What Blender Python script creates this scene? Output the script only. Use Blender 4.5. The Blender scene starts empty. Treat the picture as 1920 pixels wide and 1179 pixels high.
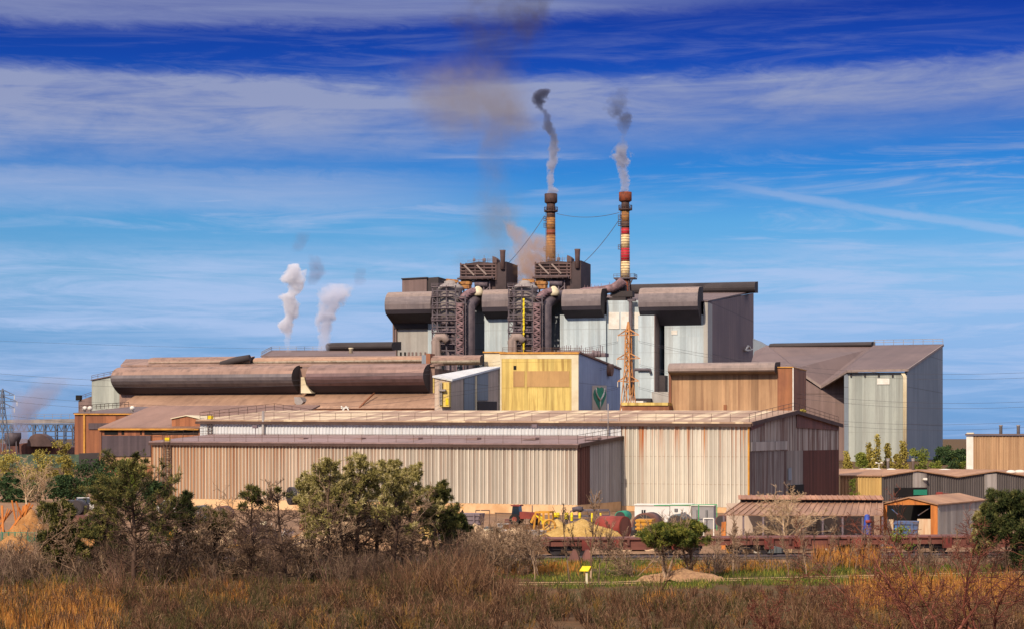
import bpy, math, random
import numpy as np
from mathutils import Vector

# ------------------------------------------------------------------ camera, sky, sun, exposure
F = 3500.0          # focal length in photo pixels (photo 1920 wide)
HZ = 820.0          # photo row of the horizon
EYE = 9.0           # camera height in metres
sc = bpy.context.scene
col = sc.collection
cam_d = bpy.data.cameras.new("camera"); cam = bpy.data.objects.new("camera", cam_d); col.objects.link(cam)
cam.location = (0, 0, EYE); cam.rotation_euler = (math.radians(90), 0, 0)
cam_d.sensor_width = 36.0; cam_d.lens = 36.0 * F / 1920.0
cam_d.shift_y = (HZ - 589.5) / 1920.0
cam_d.clip_start = 1.0; cam_d.clip_end = 30000.0
sc.camera = cam
SUN_AZ = math.radians(206.0)      # compass angle from +Y towards +X
SUN_EL = math.radians(33.0)
sun_dir = Vector((math.sin(SUN_AZ)*math.cos(SUN_EL), math.cos(SUN_AZ)*math.cos(SUN_EL), math.sin(SUN_EL)))
sun_d = bpy.data.lights.new("sun", 'SUN'); sun_d.energy = 4.1; sun_d.angle = math.radians(0.5); sun_d.color = (1.0, 0.84, 0.66)
sun = bpy.data.objects.new("sun", sun_d); col.objects.link(sun); sun.rotation_euler = sun_dir.to_track_quat('Z', 'Y').to_euler()
sun.location = (-200, -200, 300)
sc.view_settings.view_transform = 'Standard'; sc.view_settings.look = 'None'
sc.view_settings.exposure = 0.2; sc.view_settings.gamma = 1.0
sc.cycles.max_bounces = 5; sc.cycles.diffuse_bounces = 2; sc.cycles.glossy_bounces = 2; sc.cycles.volume_bounces = 3
sc.cycles.volume_step_rate = 0.15; sc.cycles.transparent_max_bounces = 8; sc.cycles.caustics_reflective = False; sc.cycles.caustics_refractive = False

# ------------------------------------------------------------------ node helpers
def lin(h):
    r = [int(h[i:i+2], 16)/255.0 for i in (0, 2, 4)]
    return tuple([(c/12.92 if c <= 0.04045 else ((c+0.055)/1.055)**2.4) for c in r] + [1.0])

class E:
    """a scalar socket with arithmetic"""
    def __init__(s, g, k): s.g, s.k = g, k
    def __add__(s, o): return s.g.m('ADD', s, o)
    __radd__ = __add__
    def __sub__(s, o): return s.g.m('SUBTRACT', s, o)
    def __rsub__(s, o): return s.g.m('SUBTRACT', o, s)
    def __mul__(s, o): return s.g.m('MULTIPLY', s, o)
    __rmul__ = __mul__
    def __truediv__(s, o): return s.g.m('DIVIDE', s, o)

class G:
    def __init__(s, nt): s.nt = nt
    def put(s, sock, v):
        if isinstance(v, E): v = v.k
        if isinstance(v, bpy.types.NodeSocket): s.nt.links.new(v, sock)
        else: sock.default_value = v
    def node(s, t, **kw):
        n = s.nt.nodes.new(t)
        for k, v in kw.items(): setattr(n, k, v)
        return n
    def m(s, op, a, b=0.0, c=None):
        n = s.node('ShaderNodeMath', operation=op)
        s.put(n.inputs[0], a); s.put(n.inputs[1], b)
        if c is not None: s.put(n.inputs[2], c)
        return E(s, n.outputs[0])
    def ss(s, x, lo, hi, a=0.0, b=1.0):
        n = s.node('ShaderNodeMapRange', interpolation_type='SMOOTHSTEP')
        for i, v in enumerate((x, lo, hi, a, b)): s.put(n.inputs[i], v)
        return E(s, n.outputs[0])
    def vec(s, x, y, z=0.0):
        n = s.node('ShaderNodeCombineXYZ')
        for i, v in enumerate((x, y, z)): s.put(n.inputs[i], v)
        return n.outputs[0]
    def sep(s, v):
        n = s.node('ShaderNodeSeparateXYZ'); s.put(n.inputs[0], v)
        return [E(s, o) for o in n.outputs]
    def noise(s, v, scale=1.0, detail=3.0, rough=0.55, dist=0.0):
        n = s.node('ShaderNodeTexNoise')
        s.put(n.inputs['Vector'], v); n.inputs['Scale'].default_value = scale
        n.inputs['Detail'].default_value = detail; n.inputs['Roughness'].default_value = rough
        n.inputs['Distortion'].default_value = dist
        return E(s, n.outputs['Fac'])
    def white(s, v):
        n = s.node('ShaderNodeTexWhiteNoise', noise_dimensions='3D'); s.put(n.inputs['Vector'], v)
        return E(s, n.outputs['Value'])
    def mix(s, f, a, b, mode='MIX'):
        n = s.node('ShaderNodeMix', data_type='RGBA', blend_type=mode)
        s.put(n.inputs[0], f); s.put(n.inputs[6], a); s.put(n.inputs[7], b)
        return n.outputs[2]
    def curve(s, x, pts):
        n = s.node('ShaderNodeFloatCurve'); c = n.mapping.curves[0]
        while len(c.points) < len(pts): c.points.new(0.5, 0.5)
        for p, (a, b) in zip(c.points, pts): p.location = (a, b)
        n.mapping.update(); s.put(n.inputs['Value'], x)
        return E(s, n.outputs[0])
    def obj(s): return s.node('ShaderNodeTexCoord').outputs['Object']
    def uv(s): return s.node('ShaderNodeTexCoord').outputs['UV']

# ------------------------------------------------------------------ the sky: physical sky graded to the photo's deep blue, with streaks of cirrus
world = bpy.data.worlds.new("World"); sc.world = world; world.use_nodes = True
def build_sky():
    nt = world.node_tree; nt.nodes.clear(); g = G(nt)
    sky = g.node('ShaderNodeTexSky', sky_type='NISHITA', sun_disc=False)
    sky.sun_elevation = SUN_EL; sky.sun_rotation = SUN_AZ; sky.altitude = 50; sky.air_density = 1.0; sky.dust_density = 0.6; sky.ozone_density = 3.0
    d = g.node('ShaderNodeTexCoord').outputs['Generated']
    x, y, z = g.sep(d)
    h = g.m('SQRT', x*x + y*y)
    v = z / g.m('MAXIMUM', h, 0.01)            # tangent of the elevation
    u = g.m('ARCTAN2', x, y)                   # compass angle
    # grade: pale at the horizon to saturated deep blue
    ramp = g.node('ShaderNodeValToRGB'); g.put(ramp.inputs[0], g.m('MULTIPLY', v, 3.0))
    cr = ramp.color_ramp
    stops = SKYC
    while len(cr.elements) < len(stops): cr.elements.new(0.5)
    for e, (p, c) in zip(cr.elements, stops): e.position = p; e.color = c
    base = g.mix(1.0, sky.outputs[0], ramp.outputs[0], 'MULTIPLY')
    # clouds, on the dome: rows are written as photo rows for the direction the camera looks in
    row = 820.0 - v*3500.0
    cx = u*3500.0
    n1 = g.noise(g.vec(u*5.0, v*42.0, 1.3), 1.0, 5, 0.6) - 0.5
    n2 = g.noise(g.vec(u*9.0 + v*14.0, v*110.0, 4.1), 1.0, 7, 0.68, 0.6)
    n3 = g.noise(g.vec(u*3.0, v*26.0, 7.7), 1.0, 4, 0.55)
    n4 = g.noise(g.vec(u*50.0 + v*60.0, v*170.0, 2.2), 1.0, 6, 0.68, 0.8) - 0.5
    n5 = g.noise(g.vec(u*18.0 - v*20.0, v*60.0, 3.2), 1.0, 5, 0.62, 0.5)
    n6 = g.noise(g.vec(u*7.0 - v*9.0, v*75.0, 11.0), 1.0, 7, 0.66, 0.9)
    rr = row + n1*50.0 + n4*34.0
    k = cx/960.0
    topA = 138.0 - 10.0*k; botA = 246.0 - 50.0*k
    A = g.ss(rr, topA-12.0, topA+26.0) * g.ss(rr, botA-70.0, botA+95.0, 1.0, 0.0)
    A = A * (0.34 + 0.75*g.ss(n5*0.45+n6*0.55, 0.32, 0.64))
    T = g.ss(rr, 14.0-40.0*k, 56.0-40.0*k, 1.0, 0.0) * (0.15+0.8*n2)
    T = T * g.ss(k, 0.0, 0.5, 1.0, 0.3)
    hi = g.ss(n6, 0.44, 0.70) * g.ss(n3, 0.32, 0.55) * g.ss(row, 40.0, 320.0, 0.15, 0.72)
    lf = g.ss(rr, 300.0, 350.0) * g.ss(rr, 370.0, 430.0, 1.0, 0.0) * g.ss(k, 0.1, -0.45) * (0.2+0.75*n2)
    low = g.ss(rr, 430.0, 530.0) * (0.10 + 0.9*g.ss(n6*0.6+n2*0.4, 0.36, 0.62)) * 0.86 * g.ss(row, 800.0, 680.0, 0.35, 1.0)
    lowr = g.ss(rr, 500.0, 545.0) * g.ss(k, 0.3, 0.6) * (0.15+0.5*n2) * g.ss(row, 800.0, 640.0, 0.2, 1.0)
    gap = g.ss(rr, 606.0, 626.0) * g.ss(rr, 634.0, 656.0, 1.0, 0.0) * g.ss(k, -0.45, -0.75)
    low = g.m('MAXIMUM', low, lowr) * (1.0 - 0.8*gap)
    ct = 345.0 + 178.0*(k-0.39) - 20.0*(k-0.39)*(k-1.0)
    con = g.ss(g.m('ABSOLUTE', row + n4*16.0 - ct), 2.0, 13.0, 1.0, 0.0) * g.ss(k, 0.34, 0.5) * (0.22+0.5*n2)
    cov = g.m('MAXIMUM', g.m('MAXIMUM', A, T), g.m('MAXIMUM', hi, lf))
    cov = g.m('MAXIMUM', cov, g.m('MAXIMUM', low, con))
    cov = g.m('MINIMUM', cov, 0.92)
    veil = g.noise(g.vec(x*2.0, y*2.0, z*5.0), 1.0, 5, 0.6)
    cov = g.m('MAXIMUM', cov * g.ss(v, 0.36, 0.26), g.ss(v, 0.27, 0.42) * (0.25 + 0.75*g.ss(veil, 0.35, 0.65)))
    hue = g.ss(row, 180.0, 520.0)
    cc = g.mix(hue, CLOUD_HI, CLOUD_LO)
    cc = g.mix(g.ss(v, 0.27, 0.42), cc, CLOUD_FILL)     # cirrus above the frame, unseen, thickened and brightened as added fill light
    out = g.mix(cov, base, cc)
    bg = g.node('ShaderNodeBackground'); g.put(bg.inputs[0], out); bg.inputs[1].default_value = SKY_STRENGTH
    o = g.node('ShaderNodeOutputWorld'); nt.links.new(bg.outputs[0], o.inputs[0])
SKY_STRENGTH = 0.10
SKYC = [(0.0171, (0.213, 0.495, 1.229, 1)), (0.0857, (0.22, 0.44, 0.991, 1)), (0.1714, (0.282, 0.496, 0.899, 1)), (0.2571, (0.321, 0.575, 0.853, 1)), (0.3429, (0.233, 0.546, 0.833, 1)), (0.4286, (0.076, 0.376, 0.777, 1)), (0.5143, (0.059, 0.245, 0.645, 1)), (0.6, (0.029, 0.137, 0.574, 1)), (0.6857, (0.026, 0.094, 0.473, 1)), (1.0, (0.55, 0.75, 1.0, 1))]
CLOUD_HI = (2.65, 3.05, 4.75, 1); CLOUD_LO = (3.7, 4.9, 7.4, 1); CLOUD_FILL = (15.0, 13.6, 13.6, 1)
build_sky()

# ------------------------------------------------------------------ geometry helpers
def X(px, d): return (px-960.0)*d/F
def Zp(py, d): return EYE-(py-HZ)*d/F
def GD(py): return EYE*F/(py-HZ)            # distance of the ground seen in a photo row
def PT(px, py, d): return Vector((X(px, d), d, Zp(py, d)))
ZUP = Vector((0, 0, 1))

class Pl:
    """an upright plane through (px, distance); a = degrees its right-hand direction turns towards the viewer"""
    def __init__(s, px, d, ang, o=None):
        s.o = o if o is not None else Vector((X(px, d), d, 0)); s.ang = ang
        a = math.radians(ang); s.A = Vector((math.cos(a), -math.sin(a), 0)); s.B = Vector((math.sin(a), math.cos(a), 0))
    def s_(s, px):
        k = (px-960.0)/F
        return (k*s.o.y-s.o.x)/(s.A.x-k*s.A.y)
    def at(s, px): return s.o+s.A*s.s_(px)
    def P(s, px, py):
        q = s.at(px); return Vector((q.x, q.y, Zp(py, q.y)))
    def V(s, px, z):
        q = s.at(px); return Vector((q.x, q.y, z))
    def off(s, b): return Pl(0, 0, s.ang, s.o+s.B*b)
    def side(s, px): return Pl(0, 0, s.ang-90.0, s.at(px))

class MB:
    def __init__(s): s.v, s.f, s.mi, s.sm = [], [], [], []
    def add(s, pts, faces, mi=0, sm=False):
        n = len(s.v); s.v += [tuple(p) for p in pts]
        for f in faces: s.f.append([n+i for i in f]); s.mi.append(mi); s.sm.append(sm)
        return s
    def poly(s, pts, mi=0): return s.add(pts, [list(range(len(pts)))], mi)
    def prism(s, pts, vec, mi=0, mi_side=None):
        n = len(pts); vec = Vector(vec); q = [Vector(p) for p in pts]; q += [p+vec for p in q]
        s.add(q, [list(range(n)), list(range(2*n-1, n-1, -1))], mi)
        return s.add(q, [[(i+1) % n, i, i+n, (i+1) % n+n] for i in range(n)], mi if mi_side is None else mi_side)
    def loft(s, a, b, mi=0, caps=True):
        n = len(a); q = list(a)+list(b)
        fs = [[(i+1) % n, i, i+n, (i+1) % n+n] for i in range(n)]
        if caps: fs += [list(range(n)), list(range(2*n-1, n-1, -1))]
        return s.add(q, fs, mi)
    def box(s, o, a, b, c, mi=0):
        o, a, b, c = Vector(o), Vector(a), Vector(b), Vector(c)
        return s.prism([o, o+a, o+a+c, o+c], b, mi)
    def cbox(s, c, size, ang=0.0, mi=0):
        """box standing on point c, size (along, deep, high), turned by ang degrees"""
        t = math.radians(ang); A = Vector((math.cos(t), -math.sin(t), 0)); B = Vector((math.sin(t), math.cos(t), 0))
        return s.box(Vector(c)-A*size[0]/2-B*size[1]/2, A*size[0], B*size[1], ZUP*size[2], mi)
    def tube(s, pts, rad, n=6, mi=0, cap=True, sm=True):
        pts = [Vector(p) for p in pts]; m = len(pts)
        if not hasattr(rad, '__len__'): rad = [rad]*m
        base = len(s.v); ref = None
        for i, p in enumerate(pts):
            t = (pts[min(i+1, m-1)]-pts[max(i-1, 0)]).normalized()
            if ref is None: ref = Vector((0, 0, 1)) if abs(t.z) < 0.9 else Vector((1, 0, 0))
            u = (ref-t*ref.dot(t)).normalized(); w = t.cross(u); ref = u
            for j in range(n):
                a = 2*math.pi*(j+0.5)/n; s.v.append(tuple(p+(u*math.cos(a)+w*math.sin(a))*rad[i]))
        for i in range(m-1):
            for j in range(n):
                k = (j+1) % n
                s.f.append([base+i*n+j, base+i*n+k, base+(i+1)*n+k, base+(i+1)*n+j]); s.mi.append(mi); s.sm.append(sm)
        if cap:
            s.f.append([base+j for j in range(n)][::-1]); s.mi.append(mi); s.sm.append(False)
            s.f.append([base+(m-1)*n+j for j in range(n)]); s.mi.append(mi); s.sm.append(False)
        return s
    def bar(s, a, b, w, mi=0): return s.tube([a, b], w*0.707, 4, mi, True, False)
    def lathe(s, o, prof, n=20, mi=0, sm=True, cap=True):
        o = Vector(o)
        base = len(s.v); m = len(prof)
        for r, z in prof:
            for j in range(n):
                a = 2*math.pi*j/n; s.v.append((o.x+r*math.cos(a), o.y+r*math.sin(a), o.z+z))
        for i in range(m-1):
            for j in range(n):
                k = (j+1) % n
                s.f.append([base+i*n+j, base+i*n+k, base+(i+1)*n+k, base+(i+1)*n+j]); s.mi.append(mi); s.sm.append(sm)
        if cap:
            s.f.append([base+j for j in range(n)][::-1]); s.mi.append(mi); s.sm.append(False)
            s.f.append([base+(m-1)*n+j for j in range(n)]); s.mi.append(mi); s.sm.append(False)
        return s
    def build(s, name, mat, parent=None, origin=None):
        me = bpy.data.meshes.new(name)
        if parent is not None: org = Vector(parent['o_']) if 'o_' in parent else Vector((0, 0, 0))
        elif origin is not None: org = Vector(origin)
        else:
            a = np.array(s.v); lo, hi = a.min(0), a.max(0); org = Vector(((lo[0]+hi[0])/2, (lo[1]+hi[1])/2, lo[2]))
        V = np.array(s.v, dtype=np.float64)
        me.from_pydata((V-np.array(org)).tolist(), [], s.f)
        mats = mat if isinstance(mat, (list, tuple)) else [mat]
        for m_ in mats: me.materials.append(m_)
        me.polygons.foreach_set('material_index', s.mi); me.polygons.foreach_set('use_smooth', s.sm)
        # metric UVs: u runs level along the face, v runs up it (world metres)
        uvl = me.uv_layers.new(name='UVMap'); uv = np.zeros((len(me.loops), 2)); k = 0
        for f in s.f:
            p = V[f]; c0 = p-np.roll(p, -1, 0); nn = np.zeros(3)
            for i in range(len(f)):
                a, b = p[i], p[(i+1) % len(f)]
                nn += np.array([(a[1]-b[1])*(a[2]+b[2]), (a[2]-b[2])*(a[0]+b[0]), (a[0]-b[0])*(a[1]+b[1])])
            L = np.linalg.norm(nn); nn = nn/L if L > 1e-12 else np.array([0, 0, 1.0])
            t = np.array([-nn[1], nn[0], 0.0]); lt = np.linalg.norm(t)
            t = np.array([1.0, 0, 0]) if lt < 0.02 else t/lt
            if t[0] < 0: t = -t
            b = np.cross(nn, t)
            if b[2] < 0 or (abs(b[2]) < 0.02 and b[1] < 0): b = -b
            for q in p:
                uv[k] = (q@t, q@b); k += 1
        uvl.data.foreach_set('uv', uv.ravel())
        me.update()
        o = bpy.data.objects.new(name, me); col.objects.link(o)
        if parent is not None: o.parent = parent
        else: o.location = org
        o['o_'] = tuple(org)
        return o

def tag(o, label, cat, group=None, kind=None):
    if label: o['label'] = label
    if cat: o['category'] = cat
    if group: o['group'] = group
    if kind: o['kind'] = kind
    return o
def thing(name, label, cat, loc, group=None):
    o = bpy.data.objects.new(name, None); col.objects.link(o); o.empty_display_size = 0.5
    o.location = loc; o['o_'] = tuple(loc)
    return tag(o, label, cat, group)
def copy_tree(o, loc, label=None, parent=None, rz=None, scale=None):
    c = o.copy(); col.objects.link(c)
    if parent is None:
        c.location = loc
        if rz is not None: c.rotation_euler = (0, 0, rz)
        if scale is not None: c.scale = (scale,)*3
        if label: c['label'] = label
    else: c.parent = parent
    for ch in list(o.children): copy_tree(ch, None, None, c)
    return c

def corr(mb, pl, x0, x1, z0a, z1a, z0b, z1b, pitch=0.5, amp=0.10, mi=0, crown=0):
    """trapezoid-rib sheeting on plane pl from photo column x0 to x1; foot and head heights at both ends"""
    sa, sb = pl.s_(x0), pl.s_(x1); n = max(1, int(round(abs(sb-sa)/pitch))); pts = []
    for i in range(n):
        for fr, dp in ((0.0, 0.0), (0.42, 0.0), (0.56, 1.0), (0.86, 1.0)):
            pts.append(((i+fr)/n, dp*amp))
    pts.append((1.0, 0.0)); base = len(mb.v)
    for t, dp in pts:
        q = pl.o+pl.A*(sa+(sb-sa)*t)-pl.B*(dp-amp*0.5)
        mb.v.append((q.x, q.y, z0a+(z0b-z0a)*t)); mb.v.append((q.x, q.y, z1a+(z1b-z1a)*t))
    for i in range(len(pts)-1):
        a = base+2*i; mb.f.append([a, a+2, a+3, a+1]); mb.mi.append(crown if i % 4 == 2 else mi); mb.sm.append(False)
    return mb

def railing(mb, pts, h=1.1, step=2.0, w=0.05):
    """posts and two rails along a line of points"""
    for a, b in zip(pts, pts[1:]):
        a, b = Vector(a), Vector(b); L = (b-a).length; n = max(1, int(round(L/step)))
        for i in range(n+1):
            q = a+(b-a)*(i/n); mb.bar(q, q+ZUP*h, w)
        for hh in (h, h*0.55): mb.bar(a+ZUP*hh, b+ZUP*hh, w)
    return mb

# ------------------------------------------------------------------ materials
def newmat(name):
    m = bpy.data.materials.new(name); m.use_nodes = True; nt = m.node_tree; g = G(nt)
    b = nt.nodes['Principled BSDF']
    return m, g, b

def flat(name, c, rough=0.7, var=0.25, scale=1.5, alt=None, metal=0.0, spec=0.3):
    m, g, b = newmat(name); c = lin(c); a = lin(alt) if alt else tuple(x*0.6 for x in c[:3])+(1,)
    p = g.obj(); f = g.noise(p, scale, 4, 0.6)
    g.put(b.inputs['Base Color'], g.mix(g.ss(f, 0.35, 0.7)*var*2.0, c, a))
    b.inputs['Roughness'].default_value = rough; b.inputs['Metallic'].default_value = metal
    b.inputs['Specular IOR Level'].default_value = spec
    return m

def clad(name, base, alt=None, rust=None, amt=0.5, rib=0.5, ribvar=0.2, sx=1.2, sy=0.05, lo=0.45, hi=0.7, lr=None, top=None, seam=None,
         seamc=None, bump=0.0, blot=0.06, rough=0.65, spec=0.3, panel=0.0, grad=None):
    """profiled steel sheet: tone from rib to rib, rust running down in streaks, blotches, seams between sheets"""
    m, g, b = newmat(name); u, v, _ = g.sep(g.uv())
    cb = lin(base); ca = lin(alt) if alt else tuple(x*0.75 for x in cb[:3])+(1,)
    bl = g.noise(g.vec(u*blot, v*blot, 3.0), 1.0, 4, 0.6)
    c = g.mix(g.ss(bl, 0.36, 0.66), cb, ca)
    if panel:
        w = g.white(g.vec(g.m('FLOOR', u/panel), g.m('FLOOR', v/(panel*2.2)), 1.0))
        c = g.mix(g.ss(w, 0.62, 0.9)*0.5, c, ca)
    if ribvar:
        w = g.white(g.vec(g.m('FLOOR', u/rib + 0.5), 0.5, 0.5))
        c = g.mix(ribvar, c, g.mix(w, (0.0, 0.0, 0.0, 1), tuple(min(1, x*1.7) for x in cb[:3])+(1,)))
    if grad: c = g.mix(g.ss(u+(bl-0.5)*14.0, grad[1], grad[0])*grad[3], c, lin(grad[2]))
    if rust:
        st = g.noise(g.vec(u*sx, v*sy, 9.0), 1.0, 4, 0.65)
        f = g.ss(st, lo, hi)*amt
        if lr: f = f*g.ss(u, lr[0], lr[1], 1.0, lr[2])
        if top: f = f*g.ss(v+(st-0.5)*top[2], top[1], top[0], 1.0, top[3]) if False else f*g.ss(v+(st-0.5)*top[2], top[1], top[0], top[3], 1.0)
        c = g.mix(f, c, lin(rust))
    if seam:
        fr = g.m('FRACT', v/seam)
        c = g.mix(g.ss(fr, 0.0, 0.035, 0.55, 0.0), c, lin(seamc or '3a2c26'))
    fine = g.noise(g.vec(u*2.2, v*0.5, 5.0), 1.0, 5, 0.7)
    c = g.mix(g.ss(fine, 0.4, 0.75)*0.22, c, tuple(x*0.45 for x in cb[:3])+(1,))
    g.put(b.inputs['Base Color'], c)
    b.inputs['Roughness'].default_value = rough; b.inputs['Specular IOR Level'].default_value = spec
    if bump:
        n = g.node('ShaderNodeBump'); n.inputs['Strength'].default_value = bump; n.inputs['Distance'].default_value = 0.15
        s_ = g.m('SINE', u*(2*math.pi/rib)); g.put(n.inputs['Height'], s_); g.nt.links.new(n.outputs[0], b.inputs['Normal'])
    return m
MAT = {}
# ------------------------------------------------------------------ building materials
M_ = MAT
M_['shed'] = clad('shed_sheet', 'aaa293', '989184', '7e4218', 0.85, rib=0.5, ribvar=0.34, sx=1.5, sy=0.03, lo=0.40, hi=0.68, lr=(-144, -88, 0.45), top=(8.6, 2.0, 6.0, 0.4), grad=(-146, -100, '96602f', 0.85))
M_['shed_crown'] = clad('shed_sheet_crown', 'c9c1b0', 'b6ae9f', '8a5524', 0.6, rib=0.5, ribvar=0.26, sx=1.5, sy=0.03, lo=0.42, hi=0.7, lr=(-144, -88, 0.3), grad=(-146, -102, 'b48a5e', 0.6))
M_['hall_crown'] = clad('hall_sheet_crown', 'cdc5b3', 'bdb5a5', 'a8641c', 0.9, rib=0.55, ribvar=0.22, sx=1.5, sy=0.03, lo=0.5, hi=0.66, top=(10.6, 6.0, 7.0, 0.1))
M_['grey_rust'] = clad('pale_rusted_gable_sheet', 'b3aaa0', '9c948c', '5e3426', 0.85, rib=0.5, ribvar=0.3, sx=1.8, sy=0.05, lo=0.44, hi=0.6)
M_['shed_g'] = clad('shed_gable_sheet', 'a8a39d', '938e8a', '4a241c', 0.35, rib=0.5, ribvar=0.2, sx=1.0, sy=0.04)
M_['rust_dark'] = clad('dark_rust_sheet', '6c4338', '543630', '38241f', 0.6, rib=0.5, ribvar=0.25, sx=1.6, sy=0.05)
M_['hall'] = clad('hall_sheet', 'bdb5a4', 'aba395', 'a05214', 1.0, rib=0.55, ribvar=0.3, sx=1.5, sy=0.03, lo=0.5, hi=0.66, top=(10.6, 5.6, 7.0, 0.22), seam=3.35, seamc='7a5a3a', panel=4.0)
M_['white'] = clad('white_sheet', 'c9cbcb', 'bdbfc0', '9a8468', 0.25, rib=0.5, ribvar=0.08, sx=1.2, sy=0.1)
M_['grey_sheet'] = clad('grey_sheet', 'a59d95', '8c857f', '4a2a22', 0.5, rib=0.5, ribvar=0.25, sx=1.2, sy=0.05)
M_['grey_dark'] = clad('dark_grey_sheet', '948d88', '7c7571', '4e2c24', 0.9, rib=0.5, ribvar=0.35, sx=2.0, sy=0.05, lo=0.42, hi=0.6)
M_['plinth'] = flat('plinth_concrete', 'd2ae84', 0.85, 0.3, 0.5, 'a87848')
M_['roof_pink'] = clad('roof_sheet', '8d7470', '7b6562', '5f4a44', 0.4, rib=0.6, ribvar=0.1, sx=0.5, sy=0.2)
def mat_hallroof():
    m, g, b = newmat('roof_sheet_with_rooflights'); u, v, _ = g.sep(g.uv())
    w = g.white(g.vec(g.m('FLOOR', u/1.0), 2.0, 1.0)); nz = g.noise(g.vec(u*0.08, v*0.12, 1.0), 1.0, 3)
    n2 = g.noise(g.vec(u*1.3, v*0.3, 1.0), 1.0, 4)
    f = g.ss(nz, 0.40, 0.52)*g.ss(w, 0.25, 0.5)
    c = g.mix(f, lin('9c8068'), lin('cdb794')); c = g.mix(g.ss(n2, 0.4, 0.75)*0.5, c, lin('8a6a52'))
    g.put(b.inputs['Base Color'], c); b.inputs['Roughness'].default_value = 0.7
    return m
M_['roof_hall'] = mat_hallroof()
M_['trim'] = flat('dark_trim', '4d3a34', 0.7, 0.3, 0.6, '36261f')
M_['orange_trim'] = flat('orange_trim', 'c28c3c', 0.6, 0.4, 0.4, '946026')
M_['rail'] = flat('railing_steel', '5a4438', 0.6, 0.3, 1.0)
M_['brown_roof'] = clad('brown_roof', '8a6a5a', '775a4c', '5c443a', 0.45, rib=1.2, ribvar=0.06, sx=0.12, sy=0.05, blot=0.03)
M_['barrel'] = clad('brown_barrel_sheet', '97796a', '82685c', '5a4a44', 0.75, seam=2.6, seamc='5a4a44', rib=1.5, ribvar=0.07, sx=0.25, sy=0.03, blot=0.03)
M_['barrel_red'] = clad('reddish_barrel_sheet', '90746a', '7c635b', '5c4a44', 0.6, seam=2.6, seamc='64483f', rib=1.5, ribvar=0.06, sx=0.2, sy=0.03, blot=0.03)
M_['curve_roof'] = clad('pale_brown_curved_roof', 'a8866e', '92735f', '6b5346', 0.45, rib=1.5, ribvar=0.06, sx=0.3, sy=0.04, blot=0.025)
M_['rust_clad'] = clad('rusty_sheet', '98603f', '84513a', '5e3526', 0.6, rib=1.1, ribvar=0.28, sx=0.5, sy=0.03)
M_['louvre'] = clad('dark_louvre', '544648', '463a40', None, rib=0.6, ribvar=0.2, seam=0.9, seamc='251c20')
M_['plant_wall'] = clad('pale_plant_sheet', 'b6c1c3', 'a6b3b8', '8a8682', 0.45, rib=1.6, ribvar=0.2, sx=0.4, sy=0.02, blot=0.03, panel=5.5, seam=13.0, seamc='8a8c8c')
M_['plant_beige'] = clad('beige_plant_sheet', 'a9a49b', '97938d', '74645a', 0.3, rib=1.0, ribvar=0.08, sx=0.25, sy=0.02, blot=0.03)
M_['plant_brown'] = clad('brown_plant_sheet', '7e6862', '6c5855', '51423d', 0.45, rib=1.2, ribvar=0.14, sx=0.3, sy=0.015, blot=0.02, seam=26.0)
M_['plant_dark'] = flat('dark_plant_sheet', '3d3636', 0.8, 0.3, 0.08, '2a2527')
M_['hood'] = clad('hood_sheet', '938077', '82736c', '5e5450', 0.45, rib=1.5, ribvar=0.06, sx=0.3, sy=0.03, blot=0.03)
M_['dust_roof'] = clad('dusty_dark_roof', '6f5c57', '62514e', '4c403f', 0.4, rib=2.0, ribvar=0.05, sx=0.05, sy=0.05, blot=0.02)
M_['tower_wall'] = clad('grey_tower_sheet', 'a3a79d', '959a93', '72706a', 0.5, rib=1.4, ribvar=0.2, sx=0.4, sy=0.015, blot=0.03, panel=7.0, seam=11.0, seamc='7e8078')
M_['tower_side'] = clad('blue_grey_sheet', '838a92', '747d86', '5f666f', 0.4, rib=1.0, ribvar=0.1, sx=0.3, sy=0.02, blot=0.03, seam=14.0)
M_['yellow'] = clad('yellow_sheet', 'cdb266', 'bda158', '86642f', 0.75, rib=1.3, ribvar=0.24, sx=0.9, sy=0.04, seam=8.5, seamc='8a6a30')
M_['tan_y'] = clad('tan_yellow_sheet', 'c0a064', 'ae9058', '8a6438', 0.5, rib=0.45, ribvar=0.16, sx=1.2, sy=0.05)
M_['tan'] = clad('tan_sheet', 'b08a58', 'a07a4e', None, rib=1.0, ribvar=0.08)
M_['cream'] = flat('cream_trim', 'cfc3a6', 0.7, 0.3, 0.2, 'b5a27c')
M_['blue_side'] = clad('blue_painted_sheet', '90a1bd', '8292b0', '687898', 0.25, rib=1.0, ribvar=0.08, seam=9.0)
M_['weather'] = clad('weathered_brown_sheet', 'ae8a66', '9a7656', '6e4a34', 0.75, rib=1.2, ribvar=0.28, sx=0.8, sy=0.02)
M_['weather_red'] = clad('red_brown_sheet', '94603f', '80503a', '5c3628', 0.5, rib=1.0, ribvar=0.12, sx=0.5, sy=0.02)
M_['ribbed_grey'] = clad('grey_brown_sheet', 'bda998', 'a89686', None, rib=1.0, ribvar=0.12)
M_['steel'] = flat('dusty_steel', '75676a', 0.65, 0.4, 0.3, '584c54')
M_['under_shade'] = flat('shaded_underside', '453f46', 0.85, 0.3, 0.1, '353138')  # undersides of hoods and barrels, their shade put into the colour
M_['hood_lo'] = clad('shaded_stained_hood_sheet', '796d6c', '685e5f', '544b4e', 0.5, rib=1.5, ribvar=0.08, sx=0.4, sy=0.05)  # lower hood nose: dark stains plus shade painted into the colour
M_['barrel_lo'] = clad('shaded_barrel_sheet', '6b6263', '5a5254', '48424a', 0.6, rib=1.5, ribvar=0.08, sx=0.4, sy=0.05)  # lower half of the barrel, darkened in colour to act as its shade
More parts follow.
